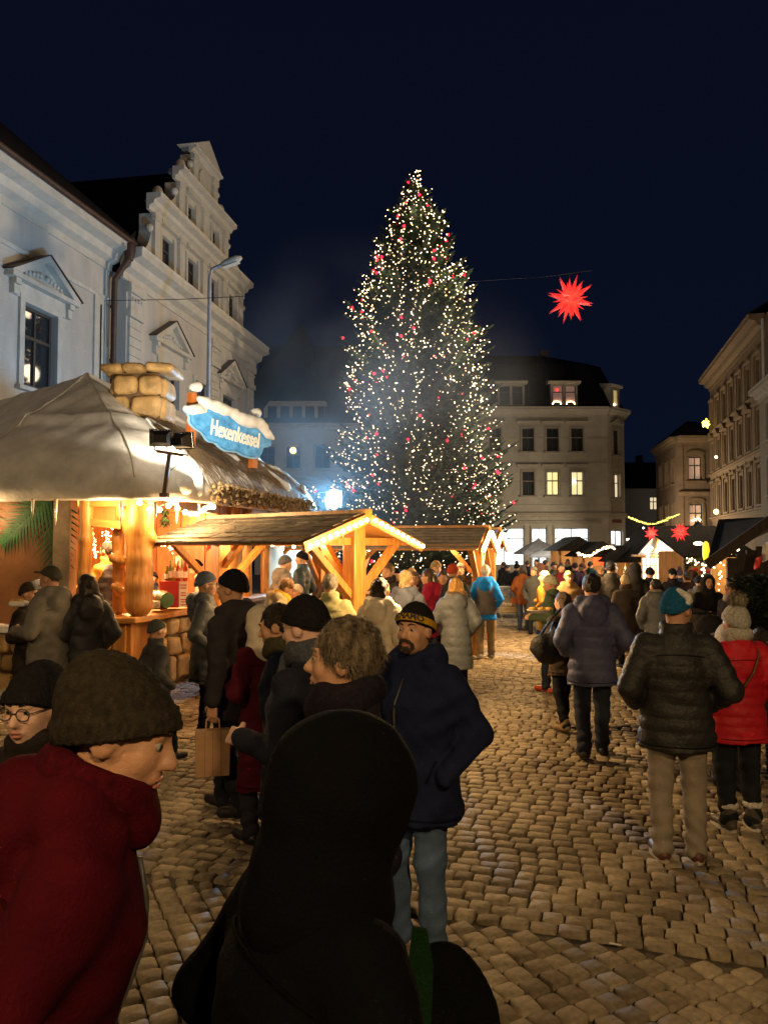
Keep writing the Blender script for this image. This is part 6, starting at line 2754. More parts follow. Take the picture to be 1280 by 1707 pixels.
    # hair
    if hair:
        hr = Field(min(rb_, .012 if D < 8 else rb_))
        big = (0 if hair != 'full' else .006) - (.012 if hat else 0)
        def cut_hair(x, y, z):
            X = np.stack(np.broadcast_arrays(x, y, z), -1) - H((0, 0, 0))
            L_ = X @ Rh
            lx, ly, lz = L_[..., 0], L_[..., 1], L_[..., 2]
            q = vlen(lx / (.087 + big), (ly + .022) / (.108 + big), 0)
            d = (np.sqrt((lx / (.087 + big)) ** 2 + ((ly + .022) / (.106 + big)) ** 2 + ((lz - .030) / (.103 + big)) ** 2) - 1) * .09
            nape = -.075 + .85 * np.maximum(0, ly + .045) + .5 * np.maximum(0, np.abs(lx) - .06) * (ly > .0)
            nz = .005 * np.sin(70 * lx + 3) * np.sin(60 * ly + 20 * lz) + .004 * np.sin(110 * ly + 40 * lx) * np.sin(90 * lz)
            return np.maximum(d + nz, (nape - lz) * .8)
        c0 = H((0, 0, .02))
        hr.raw(cut_hair, c0 - .135, c0 + .135, 0)
        if hair in ('long', 'longhat'):
            for sx in (-1, -.4, .4, 1):
                hr.chain([H((sx * .062, -.05, .01)), H((sx * .075, -.075, -.12)), H((sx * .085, -.09, -.24)), H((sx * .075, -.10, -.33))], [.045, .046, .042, .025], .03)
        elif hair == 'bob':
            for sx in (-1, -.45, .45, 1):
                hr.chain([H((sx * .066, -.045, .02)), H((sx * .076, -.05, -.07)), H((sx * .072, -.055, -.13))], [.040, .040, .028], .03)
        elif hair == 'pony':
            hr.chain([H((0, -.11, .02)), H((0, -.14, -.06)), H((0, -.12, -.22))], [.032, .034, .015], .03)
        part('hair', hr, cloth(hairc, 'hair'), (lambda x, y, z: .0025 * np.sin(150 * x + 40 * z) * np.sin(130 * y + 30 * z)) if D < 8 else None)
        if D < 6.5:
            HV, _ = hr.mesh()
            cen_ = H((0, -.01, .0))
            fb = MB()
            for vi in rs_.integers(0, len(HV), 2600 if D < 3.5 else 1200):
                v = Vector(HV[vi])
                lv = Rh.T @ (HV[vi] - H((0, 0, 0)))
                if hat and lv[2] > -.012 + .40 * lv[1]:
                    continue
                n_ = (v - Vector(cen_)).normalized()
                cm = Vector(Rh @ np.array((rs_.normal(0, .35), -.55 + rs_.normal(0, .3), -.75 + rs_.normal(0, .3))))
                cm = (cm - n_ * cm.dot(n_)).normalized()
                sd_ = n_.cross(cm) * rs_.uniform(.0010, .0022)
                p0 = v - n_ * .004
                p1 = v + cm * rs_.uniform(.02, .05) + n_ * rs_.uniform(.002, .012)
                fb.add([p0 - sd_, p0 + sd_, p1], [(0, 1, 2)])
            so_ = mbpart('hair_strands', fb, cloth(hairc, 'hair'), False)
            so_['kind'] = 'stuff'
    # hat
    if hat:
        ht = Field(min(rb_, .012) if D < 7 else rb_)
        sl_e = .05 if hat == 'slouch' else 0
        def cut_hat(x, y, z):
            X = np.stack(np.broadcast_arrays(x, y, z), -1) - H((0, 0, 0))
            L_ = X @ Rh
            lx, ly, lz = L_[..., 0], L_[..., 1], L_[..., 2]
            rib = (.0030 if D < 3 else .0018) * np.sin(38 * np.arctan2(lx, ly)) if D < 7 else 0
            zt = .126 if hat != 'cap' else .105
            d = (np.sqrt((lx / .095) ** 2 + ((ly + .014 + sl_e * np.clip(lz * 6, 0, 1)) / (.115 + sl_e * .3)) ** 2 + ((lz - .022) / zt) ** 2) - 1) * .10
            line = (.014 if hat == 'beanie' else .028 if hat == 'cap' else -.006) + (.36 if hat != 'slouch' else .44) * ly
            fold = np.where((lz > line) & (lz < line + .050) & (hat != 'cap'), -.006, 0)
            return np.maximum(d + rib + fold, (line - lz) * .9)
        c0 = H((0, -.01, .03))
        ht.raw(cut_hat, c0 - .16, c0 + .16, 0)
        if hat == 'cap':
            ht.ell(H((0, .115, .060)), (.075, .060, .011), .012, R=Rh)
        part('hat', ht, cloth(hatc, 'knit' if hat != 'cap' else 'wool'))
        if hat == 'pompom':
            pm_ = Field(min(.014, rb_))
            c = H((0, -.03, .175))
            pm_.ell(c, (.058, .058, .055), 0)
            pc = fur or hatc
            part('pompom', pm_, cloth(pc, 'hair'), lambda x, y, z: .008 * np.sin(90 * x) * np.sin(85 * y) * np.sin(80 * z))
            if D < 8:
                fb = MB()
                for _ in range(1300):
                    d = Vector(rs_.normal(0, 1, 3)).normalized()
                    p0 = Vector(c) + d * .045
                    e3 = d.orthogonal().normalized() * .004
                    p1 = Vector(c) + d * rs_.uniform(.07, .088) + Vector(rs_.normal(0, .006, 3))
                    fb.add([p0 - e3, p0 + e3, p1], [(0, 1, 2)])
                mbpart('pompom_fur', fb, cloth(pc, 'hair'), False)
        if band is not None:
            bf = Field(min(rb_, .006) if D < 7 else rb_)
            def cut_band(x, y, z):
                X = np.stack(np.broadcast_arrays(x, y, z), -1) - H((0, 0, 0))
                L_ = X @ Rh
                lx, ly, lz = L_[..., 0], L_[..., 1], L_[..., 2]
                d = (np.sqrt((lx / .095) ** 2 + ((ly + .014) / .115) ** 2 + ((lz - .022) / .126) ** 2) - 1) * .10 - .0085
                line = .020 + .36 * ly
                return np.maximum(np.maximum(d, -(d + .012)), np.maximum(line - lz, lz - line - .040))
            bf.raw(cut_band, c0 - .16, c0 + .16, 0)
            part('hat_band', bf, cloth(band, 'knit'))
    if fur is not None and hat != 'pompom':
        ff = MB()
        for _ in range(900):
            a = rs_.uniform(0, 6.283)
            if hood == 'up':
                base_ = H((.085 * math.cos(a), .075 - .02 * math.sin(a), .01 + .115 * math.sin(a)))
            else:
                base_ = np.array((.115 * math.cos(a), -.035 + .115 * math.sin(a) * (1.1 if math.sin(a) < 0 else .6), 1.53))
            d = Vector(rs_.normal(0, 1, 3)).normalized() * .055
            e3 = d.orthogonal().normalized() * .007
            b0 = Vector(base_)
            ff.add([b0 - e3, b0 + e3, b0 + d], [(0, 1, 2)])
        mbpart('fur_trim', ff, cloth(fur, 'hair'), False)
    if scarf is not None:
        sc_ = Field(rc)
        sc_.raw(lambda x, y, z: vlen(vlen(x, (y + .015), 0) - .088, (z - 1.525 + .15 * y) * .62, 0) - .034, (-.14, -.15, 1.44), (.14, .13, 1.61), .02)
        sc_.ell((.03, .085, 1.48), (.06, .04, .05), .03)
        if tails:
            sc_.chain([(.05, .11, 1.47), (.07, .155, 1.30), (.06, .17, 1.08), (.06, .165, .95)], [.038, .042, .04, .035], .03, sq=1.5)
            sc_.chain([(-.02, .11, 1.47), (-.05, .155, 1.28), (-.07, .165, 1.12)], [.036, .04, .036], .03, sq=1.5)
        part('scarf', sc_, cloth(scarf, 'knit'), lambda x, y, z: .004 * np.sin(48 * z + 30 * x) * np.sin(35 * y + 21 * x))
    # face details
    if D < 14.5 and not far:
        lm, bm = MB(), MB()
        for sx in (-1, 1):
            em, im = MB(), MB()
            em.ball(H((sx * .032, .0790, .006)), .0118, 10, 7)
            im.ball(H((sx * .032, .0868, .006)), .0068, 8, 6)
            mbpart('eye', em, m_eye)
            mbpart('iris', im, m_iris)
            pts = [H((sx * x, y, z)) for x, y, z in ((.014, .094, .030), (.030, .093, .037), (.050, .078, .031))]
            bm.tube(pts, [.004, .0055, .003], 6)
        mbpart('eyebrows', bm, cloth(hairc, 'hair'))
        up_ = .006 if smile else 0
        lm.tube([H((x, .1015 - 6 * x * x, -.059 + up_ * (abs(x) / .02) - .001)) for x in (-.022, -.012, 0, .012, .022)], [.002, .0045, .0040, .0045, .002], 6)
        lm.tube([H((x, .1005 - 6 * x * x, -.0735 + up_ * (abs(x) / .02))) for x in (-.020, -.010, 0, .010, .020)], [.002, .005, .0055, .005, .002], 6)
        mbpart('lips', lm, m_lip)
    if beard is not None:
        be = Field(min(rb_, .007))
        for sx in (-1, 1):
            be.chain([H((0, .106, -.046)), H((sx * .020, .101, -.050)), H((sx * .033, .086, -.066)), H((sx * .034, .072, -.088))], [.008, .009, .009, .009], .008)
        be.ell(H((0, .082, -.100)), (.030, .020, .020), .012, R=Rh)
        be.ell(H((0, .094, -.084)), (.012, .010, .012), .008, R=Rh)
        part('beard', be, cloth(beard, 'hair'), lambda x, y, z: .0022 * np.sin(210 * x) * np.sin(190 * z))
    if glasses:
        gm = MB()
        for sx in (-1, 1):
            gm.tube([H((sx * .033 + .024 * math.cos(a), .106, .004 + .021 * math.sin(a))) for a in np.linspace(0, 2 * math.pi, 19)], .0021, 6, False)
            gm.tube([H((sx * .056, .104, .008)), H((sx * .078, .05, .008)), H((sx * .083, -.01, .004))], .002, 5)
        gm.tube([H((-.010, .108, .008)), H((0, .112, .010)), H((.010, .108, .008))], .002, 5)
        mbpart('spectacles', gm, m_glassrim)
    bo['_s'] = s
    del bo['_s']
    return bo, s, H, bend, mbpart, part, Rh


def local_part(bo, s, bend, nm, mb, material, smooth=False):
    V = bend(np.array(mb.v)) * s
    me = bpy.data.meshes.new(nm)
    me.from_pydata([tuple(v) for v in V], [], mb.f)
    me.polygons.foreach_set('use_smooth', [smooth] * len(me.polygons))
    return link(nm, me, material, bo)


def hand_pos(bo, s, bend, arms, i, ext=.10):
    e, w = ARMS[arms[i]] if isinstance(arms[i], str) else arms[i]
    sx = -1 if i == 0 else 1
    e, w = np.array((sx * e[0], e[1], e[2])), np.array((sx * w[0], w[1], w[2]))
    d = (w - e) / np.linalg.norm(w - e)
    p = bend(np.array([w + d * ext]))[0] * s
    return ROOT[bo] @ Vector(p)
NAVY, BLK, GREY, DGREY = (.010, .013, .032), (.010, .010, .011), (.12, .12, .125), (.045, .045, .05)
JEAN = (.055, .085, .15)
DJEAN = (.018, .024, .042)
# ---- foreground
p1 = person(206, 1075, 1.62, 72, 'person in a dark red hooded coat and olive knit cap at the lower left', coat=(.048, .0022, .006), kind='wool', z0=.40, hat='slouch', hatc=(.024, .020, .014), hood='down', yaw=-18, pitch=4, lean=15, g=1.03, arms=('pocket', 'pocket'), hair='short', hairc=(.09, .06, .035), skin=m_skin, scarf=(.046, .0022, .006))
p2 = person(572, 1188, 1.5, 62, 'person in a black coat with the hood up, large in the foreground', coat=(.0016, .0016, .0022), kind='wool', z0=.35, hood='up', hood_w=1.12, yaw=0, pitch=10, lean=9, g=1.22, arms=('pocket', ((.44, -.02, 1.12), (.19, .20, 1.02))))
p3 = person(62, 1092, 2.55, 200, 'person with round dark glasses and black cap behind the red coat', coat=(.018, .014, .014), hat='slouch', hatc=BLK, glasses=True, yaw=12, pitch=6, z0=.6, hair='bob', hairc=(.02, .015, .012), skin=m_skin2)
p4 = person(572, 1030, 2.55, 268, 'person with short tousled grey blond hair seen in profile facing left', coat=(.012, .010, .018), hair='full', hairc=(.15, .115, .075), z0=.6, yaw=-6, g=1.05, hood=None, scarf=(.012, .010, .016))
p5 = person(516, 986, 3.6, 296, 'pale person in a black knit cap and thick grey scarf turned away', coat=(.014, .016, .026), hat='beanie', hatc=BLK, scarf=(.055, .06, .075), tails=1, yaw=0, pitch=12, z0=.55, skin=m_skin2, arms=('hold', 'pocket'))
p6 = person(468, 1004, 4.5, 275, 'man with short dark brown hair in a long navy coat facing left', coat=(.010, .015, .030), hair='short', hairc=(.025, .016, .012), z0=.52, scarf=(.05, .045, .025), pitch=10, lean=5, skin=m_skin)
p7 = person(388, 946, 6.0, 292, 'tall man in a black knit cap and dark jacket carrying a brown paper bag', coat=(.030, .027, .032), kind='wool', hat='beanie', hatc=BLK, hood='down', z0=.72, pants=(.014, .017, .026), pkind='denim', arms=(((.25, -.07, 1.14), (.26, -.04, .87)), 'pocket'), hands=(1, 0), stride=.35, yaw=6, g=1.08, skin=m_skin)
p8 = person(438, 1008, 5.5, 320, 'person in a white bonnet with red letters and a burgundy coat', coat=(.07, .008, .016), hood='up', trim=(.55, .48, .38), z0=.40, pitch=14, arms=('hold', 'hold'), g=.86)
p9 = person(346, 950, 8.3, 82, 'older man in a blue grey knit cap and glasses with a dark raincoat', coat=(.055, .060, .070), kind='puff', hat='beanie', hatc=(.10, .12, .17), glasses=True, hood='down', z0=.62, pants=BLK, g=1.1, yaw=0, arms=('hold', 'pocket'), smile=True)
p10 = person(265, 1030, 7.5, 50, 'child in a dark grey hat and black and white patterned jacket', coat=(.05, .05, .05), hat='beanie', hatc=(.06, .065, .06), z0=.75, stride=.5, arms=('elbow', 'pocket'), g=1.05, pants=BLK)
p11 = person(146, 956, 8.2, 318, 'woman with long dark hair in a black padded jacket with a big hood', coat=(.020, .020, .024), kind='puff', hair='long', hairc=(.018, .011, .008), hood='down', puff=.16, z0=.62, yaw=10, arms=('hold', 'pocket'), fur=None)
p12 = person(86, 940, 8.0, 287, 'man in an olive flat cap and grey jacket holding food at the left edge', coat=(.16, .15, .135), hat='cap', hatc=(.06, .055, .04), hood='down', z0=.66, pants=JEAN, pkind='denim', arms=('hold', 'hold'), hands=(3, 3), g=1.12, hair='short', hairc=(.10, .08, .06))
p13 = person(52, 968, 8.7, 100, 'person in dark clothes drinking from a white mug behind the flat cap man', coat=(.03, .025, .022), hat='beanie', hatc=(.04, .03, .02), arms=('mouth', 'hold'), hands=(3, 0), z0=.7)
p14 = person(690, 1000, 3.98, 214, 'bearded man in a black cap with a yellow lettered band and dark navy jacket', coat=(.009, .013, .036), kind='wool', hat='beanie', hatc=(.012, .012, .012), band=(.42, .24, .012), hood='down', beard=(.045, .028, .018), z0=.70, pants=(.065, .105, .19), pkind='denim', g=1.25, arms=('pocket', 'pocket'), yaw=2, pitch=-2, shoes=(.03, .03, .03), skin=m_skin, hair='short', hairc=(.05, .032, .02))
# lettering on the hat band
bo, s, H, bend, mbp, prt, Rh = p14
tv, tf = text_mesh('DYNAMO', .044, .0015, .0010)
m = MB()
vs = []
for v in tv:
    th_ = -float(v[0]) / .105 * 1.05
    r_off = .0105 + float(v[2])
    x, y = (.095 + r_off) * math.sin(th_), -.014 + (.115 + r_off) * math.cos(th_)
    zz = .020 + .36 * y + .020 + float(v[1])
    k_ = math.sqrt(max(.2, 1 - ((zz - .022) / .13) ** 2))
    x, y = x * k_ + 0, (y + .014) * k_ - .014
    vs.append(H((x * 1.03, y * 1.03, zz)))
m.add(vs, tf)
local_part(bo, s, bend, 'lettering', m, m_print)
# lettering on the bonnet
bo, s, H, bend, mbp, prt, Rh = p8
tv, tf = text_mesh('TOZ', .05, .002, .001)
m = MB()
vs = []
for v in tv:
    # on the wearer's back of the head, read by someone behind
    u_, w_ = float(v[0]), float(v[1]) + .055
    x = u_
    y = -.022 - .142 * math.sqrt(max(.05, 1 - (x / .118) ** 2 - ((w_ - .018) / .142) ** 2)) - .006 - float(v[2])
    vs.append(H((x, y, w_)))
m.add(vs, tf)
local_part(bo, s, bend, 'lettering', m, m_printr)
# green strap and bag of the black coat
bo, s, H, bend, mbp, prt, Rh = p2
hb = thing('shoulder_bag', 'green and black shoulder bag hanging beside the black hooded coat', 'bag', at(735, 1650, 1.75))
f = Field(.012)
c = at(738, 1735, 1.80)
f.ell(c, (.13, .07, .22), 0)
f.ell(c + Vector((.05, 0, -.15)), (.14, .08, .16), .06)
V, Q = f.mesh(lambda x, y, z: .004 * np.sin(40 * x + 20 * z) * np.sin(33 * z))
solid('bag_body', V, Q, cloth((.002, .0025, .003), 'wool'), hb, ROOT[hb].inverted())
m = MB()
e = [at(702, 1545, 1.66), at(710, 1600, 1.66), at(708, 1660, 1.66), at(700, 1760, 1.66)]
m.prism([at(688, 1548, 1.655), at(712, 1552, 1.655), at(722, 1610, 1.655), at(720, 1680, 1.655), at(712, 1800, 1.655), at(664, 1800, 1.655), at(672, 1690, 1.655), at(680, 1610, 1.655)], (0, .012, 0))
m.build('strap', cloth((.006, .024, .005), 'wool'), hb)
# paper bag in the tall man's hand
bo, s, H, bend, mbp, prt, Rh = p7
hp_ = hand_pos(bo, s, bend, (((.25, -.07, 1.14), (.26, -.04, .87)), 'pocket'), 0, .10)
pb = thing('paper_bag', 'brown paper carrier bag held by the tall man in the black cap', 'bag', hp_)
m_kraft = mat('kraft_paper', (.40, .235, .125), rough=.8, var=.10, scale=6, bump=.25, bscale=9)
m = MB()
c = hp_ + Vector((.0, -.02, -.10))
Mk = Matrix.Translation(c) @ Matrix.Rotation(.25, 4, 'Z')
m.hexa([Mk @ Vector(q) for q in ((-.12, -.05, -.33), (.12, -.05, -.33), (.12, .05, -.33), (-.12, .05, -.33), (-.125, -.045, 0), (.125, -.045, .0), (.125, .045, 0), (-.125, .045, 0))])
m.build('bag_body', m_kraft, pb, bevel=.006)
m = MB()
for yy in (-.045, .045):
    m.tube([Mk @ Vector((-.05, yy, -.01)), Mk @ Vector((-.045, yy * .5, .07)), Mk @ Vector((0, 0, .105)), Mk @ Vector((.045, yy * .5, .07)), Mk @ Vector((.05, yy, -.01))], .005, 6)
m.build('handle', m_kraft, pb)
m = MB()
for xx in (-.055, .0, .06):
    m.add([Mk @ Vector(q) for q in ((xx - .0015, -.0525, -.32), (xx + .0015, -.0525, -.32), (xx + .0015, -.0475, -.005), (xx - .0015, -.0475, -.005))], [(0, 1, 2, 3)])
m.build('crease', mat('kraft_dark', (.20, .11, .06), var=.05), pb)
# food and mug of the pair at the left edge
bo, s, H, bend, mbp, prt, Rh = p12
c = at(32, 1006, 7.85)
f = Field(.012)
f.box(c, (.085, .06, .03), .02)
fo = thing('food_tray', 'paper tray with yellow fried food held by the flat cap man', 'food', c)
V, Q = f.mesh()
solid('tray', V, Q, m_paper, fo, ROOT[fo].inverted())
f = Field(.012)
for i in range(9):
    f.ell(c + Vector((RNG.uniform(-.06, .06), RNG.uniform(-.04, .04), .03)), (.03, .022, .018), .006)
V, Q = f.mesh()
solid('fried_dough', V, Q, mat('fried_yellow', (.50, .28, .05), rough=.6, var=.25, scale=20), fo, ROOT[fo].inverted())
c = at(63, 975, 8.25)
mg = thing('mug', 'white patterned mug raised beside the flat cap man', 'mug', c)
m = MB()
m.lathe(c, [(.034, -.05), (.040, -.045), (.042, .05), (.037, .05), (.035, -.035)], 14, np.array(Matrix.Rotation(-.5, 3, 'Y')) if False else Matrix.Rotation(-.45, 3, 'Y'))
m.build('cup', mat('mug_glaze', (.55, .58, .62), rough=.2, var=.35, scale=28, coat=.3), mg, smooth=True, auto=50)
m = MB()
m.tube([c + Vector((.04, 0, .03)), c + Vector((.07, 0, .015)), c + Vector((.07, 0, -.02)), c + Vector((.04, 0, -.03))], .007, 6)
m.build('handle', m_paper, mg)

# ---- inside and around the wine booth
person(180, 902, 11.9, 292, 'stall keeper in a dark vest with mustard sleeves behind the left booth window', coat=(.42, .26, .05), vest=(.03, .025, .03), hair='short', hairc=(.03, .02, .015), z_off=.10, arms=('table', 'hold'), z0=.8, far=True)
person(300, 926, 13.2, 105, 'bald person in a brown jumper bending over inside the booth', coat=(.10, .045, .02), lean=24, z_off=.10, arms=('table', 'table'), z0=.8, far=True, g=1.1)
person(327, 931, 12.8, 235, 'person in a black cap and white striped jacket bending inside the booth', coat=(.45, .40, .33), hat='beanie', hatc=BLK, lean=30, z_off=.10, arms=('table', 'table'), z0=.8, far=True)
person(257, 952, 13.2, 180, 'child with a dark cap peeking out deep inside the booth', coat=(.02, .02, .03), hat='beanie', hatc=BLK, z_off=.2, z0=.8, far=True)
# ---- under the nearest shelter
person(476, 962, 9.6, 82, 'fair haired man in a sand coloured hoodie bending over the table', coat=(.33, .27, .17), hair='short', hairc=(.20, .12, .05), hood='down', lean=14, pitch=14, z0=.75, arms=('table', 'table'), scarf=(.50, .36, .05), hands=(0, 0))
person(494, 972, 11.2, 250, 'person in a cream jacket mostly hidden behind the fair haired man', coat=(.5, .44, .34), hat='beanie', hatc=(.4, .36, .3), z0=.7, far=True)
person(477, 924, 13.6, 60, 'person in a taupe hooded jacket and grey knit cap by the cream wall', coat=(.20, .17, .14), hat='beanie', hatc=(.09, .09, .09), hood='down', z0=.7, far=True, lean=6)
person(503, 917, 14.4, 285, 'person in a black cap and blue grey padded jacket by the cream wall', coat=(.05, .075, .095), kind='puff', puff=.12, hat='beanie', hatc=BLK, z0=.7, z_off=.08)
person(551, 955, 8.8, 6, 'grey haired man in a pale green jacket seen from behind', coat=(.28, .27, .14), hair='short', hairc=(.20, .17, .13), z0=.7, yaw=16, g=1.08, arms=('table', 'table'))
person(562, 934, 13.0, 10, 'person with brown hair in a dark brown jacket further under the shelter', coat=(.05, .035, .03), hair='short', hairc=(.08, .045, .03), z0=.7, far=True, g=1.1)
person(562, 964, 10.4, 340, 'woman with straight brown hair between the pale green jacket and the post', coat=(.06, .045, .04), hair='long', hairc=(.09, .05, .025), z0=.6, far=True)
person(583, 952, 10.9, 20, 'person in a pale lilac grey jacket just left of the shelter post', coat=(.30, .29, .32), hair='bob', hairc=(.10, .06, .03), z0=.6, kind='puff', puff=.13, far=True, hood='down')
person(634, 962, 8.3, 22, 'woman in a long cream padded coat beside the shelter post', coat=(.62, .55, .42), kind='puff', puff=.125, hair='bob', hairc=(.03, .018, .012), hood='down', z0=.42, pants=BLK, yaw=-25, g=1.02, arms=('table', 'pocket'))
person(646, 938, 11.4, 205, 'smiling person with short fair hair and a dark scarf facing the camera', coat=(.05, .04, .04), hair='short', hairc=(.16, .09, .045), scarf=(.03, .025, .025), z0=.7, smile=True)
person(676, 950, 9.9, 12, 'woman with a blonde ponytail in a long blue grey coat', coat=(.085, .095, .13), hair='pony', hairc=(.36, .25, .11), hood='down', z0=.45, yaw=-12, pants=BLK, arms=('table', 'table'))
person(691, 952, 12.4, 190, 'woman with glasses and brown hair facing the camera at the table', coat=(.06, .03, .03), hair='bob', hairc=(.10, .055, .03), glasses=True, z0=.7, smile=True)
person(713, 947, 11.8, 278, 'dark haired woman in a raspberry red jacket with a hand at her mouth', coat=(.25, .014, .038), hair='bob', hairc=(.06, .032, .02), hood='down', glasses=True, arms=('mouth', 'hold'), hands=(3, 0), z0=.7)
person(727, 933, 14.0, 150, 'tall man in a beige knit cap under the middle shelter', coat=(.07, .07, .07), hat='beanie', hatc=(.28, .22, .13), z0=.7, yaw=-10)
person(754, 938, 12.9, 10, 'person in a bright red knit cap and dark green grey jacket', coat=(.055, .06, .05), hat='beanie', hatc=(.42, .06, .03), hood='down', z0=.7, yaw=-20, far=True, g=1.1)
person(768, 936, 14.8, 200, 'person in a grey cap behind the red capped one', coat=(.05, .04, .035), hat='beanie', hatc=(.2, .18, .16), z0=.7, far=True)
person(758, 962, 10.4, 350, 'woman in a long slate grey padded coat with a ginger fur hood', coat=(.095, .105, .12), kind='puff', puff=.13, hair='bob', hairc=(.38, .20, .05), hood='down', fur=(.34, .18, .06), z0=.46, pants=BLK, g=1.08, arms=('table', 'pocket'), lean=4)
person(808, 940, 14.2, 8, 'person in a grey vest over a bright blue hooded jacket and khaki trousers', coat=(.015, .20, .72), vest=(.11, .11, .12), hat='beanie', hatc=(.5, .46, .38), hood='down', z0=.74, pants=(.20, .15, .09), arms=('elbow', 'elbow'), shoes=(.3, .28, .26), stride=.25)
person(660, 945, 13.4, 180, 'person in a black knit cap deep between the two shelters', coat=(.03, .03, .03), hat='beanie', hatc=BLK, z0=.7, far=True)
person(686, 945, 14.2, 170, 'person in a pale beige knit cap behind the women at the table', coat=(.09, .07, .05), hat='beanie', hatc=(.36, .27, .16), z0=.7, far=True)
person(738, 950, 12.2, 190, 'person with brown hair behind the raspberry red jacket', coat=(.05, .05, .055), hair='bob', hairc=(.08, .045, .025), z0=.7, far=True)
# ---- the right hand side
p33 = person(984, 955, 7.6, 6, 'man in a quilted slate blue jacket and dark jeans walking away', coat=(.060, .068, .135), kind='puff', puff=.105, hat=None, hair='short', hairc=(.022, .018, .018), hood='down', z0=.70, pants=DJEAN, pkind='denim', stride=.32, g=1.12, arms=('elbow', 'elbow'), shoes=(.018, .016, .016))
p34 = person(936, 986, 8.7, 332, 'woman with long brown hair in a dark brown jacket with a black shoulder bag', coat=(.060, .045, .035), hair='long', hairc=(.075, .045, .025), z0=.72, pants=(.012, .013, .016), stride=.3, yaw=14, arms=('hold', 'pocket'), hands=(3, 0), shoes=(.16, .11, .06))
p35 = person(917, 956, 10.9, 292, 'woman in a pale green knit cap and dark green jacket with red boots', coat=(.055, .075, .045), hat='beanie', hatc=(.42, .42, .30), hood=None, z0=.66, pants=DJEAN, shoes=(.34, .045, .02), stride=.3, arms=('hold', 'hold'), pitch=8)
p36 = person(1122, 976, 5.15, 10, 'man in a black padded leather jacket, blue knit cap and khaki trousers', coat=(.018, .018, .018), kind='leather', puff=.085, hat='beanie', hatc=(.012, .085, .17), hood=None, z0=.73, pants=(.24, .205, .16), pkind='wool', yaw=-42, g=1.16, arms=('elbow', 'elbow'), shoes=(.085, .032, .018), sole=(.42, .36, .28), skin=m_skin, hair='short', hairc=(.12, .10, .08))
p37 = person(1222, 990, 5.7, 354, 'woman in a bright red quilted jacket and grey pompom hat with black leggings', coat=(.50, .014, .024), kind='puff', puff=.075, hat='pompom', hatc=(.34, .33, .29), fur=(.30, .25, .18), z0=.70, pants=(.016, .018, .022), g=1.12, yaw=10, arms=('pocket', 'elbow'), shoes=(.07, .06, .05), sole=(.5, .48, .44), scarf=(.40, .37, .31))
p38 = person(1178, 957, 12.3, 184, 'woman in a black hooded coat facing the camera behind a pushchair', coat=(.012, .012, .014), hood='up', z0=.45, arms=('table', 'table'), hands=(1, 1), smile=True, g=1.1)
p39 = person(1214, 970, 11.6, 240, 'person with glasses and a pale scarf beside the black hooded woman', coat=(.02, .02, .03), hair='short', hairc=(.03, .02, .02), glasses=True, scarf=(.35, .30, .30), z0=.6)
# couple's accessories
bo, s, H, bend, mbp, prt, Rh = p34
bg = thing('handbag', 'large slouchy black bag on the long haired woman\'s arm', 'handbag', at(915, 1075, 8.4))
f = Field(.018)
c = at(912, 1078, 8.42)
f.ell(c, (.19, .10, .15), 0)
f.ell(c + Vector((.03, 0, -.08)), (.16, .09, .11), .06)
f.cap(c + Vector((.10, .0, .08)), c + Vector((.10, .05, .22)), .07, .05, .06)
V, Q = f.mesh(lambda x, y, z: .008 * np.sin(30 * x + 22 * z) * np.sin(25 * z - 18 * x))
solid('bag_body', V, Q, cloth((.012, .012, .013), 'leather'), bg, ROOT[bg].inverted())
m = MB()
m.tube([c + Vector((-.08, 0, .12)), at(920, 1030, 8.45), at(934, 1015, 8.5)], .014, 6)
m.tube([c + Vector((.12, .0, .2)), at(948, 1030, 8.5), at(945, 1012, 8.55)], .014, 6)
m.build('strap', cloth((.012, .012, .013), 'leather'), bg)
c = at(899, 1019, 8.7)
ft = thing('food_tray', 'paper tray of yellow food carried by the long haired woman', 'food', c)
m = MB()
m.lathe(c, [(.06, -.02), (.115, .012), (.118, .02), (.06, -.008)], 14, Matrix.Diagonal((1.25, .8, 1)))
m.build('tray', m_paper, ft)
f = Field(.014)
for i in range(10):
    f.ell(c + Vector((RNG.uniform(-.11, .11), RNG.uniform(-.05, .05), .028)), (.04, .03, .022), .006)
V, Q = f.mesh()
solid('food', V, Q, mat('fried_yellow', (.5, .28, .05)), ft, ROOT[ft].inverted())
# white curl on the blue cap
bo, s, H, bend, mbp, prt, Rh = p36
f = Field(.008)
def on_hat(th_, zz, o=.004):
    k_ = math.sqrt(max(.05, 1 - ((zz - .022) / .126) ** 2))
    return H(((.095 + o) * k_ * math.sin(th_), -.014 + (.115 + o) * k_ * math.cos(th_), zz))
f.chain([on_hat(2.2, .128), on_hat(1.9, .105), on_hat(1.62, .085), on_hat(1.50, .060)], [.017, .021, .024, .019], .012)
f.chain([on_hat(1.50, .062), on_hat(1.68, .048), on_hat(1.80, .050)], [.018, .015, .010], .012)
prt('hat_emblem', f, cloth((.55, .54, .50), 'knit'))
m = MB()                                                   # collar and hem bands, shoulder yoke seams
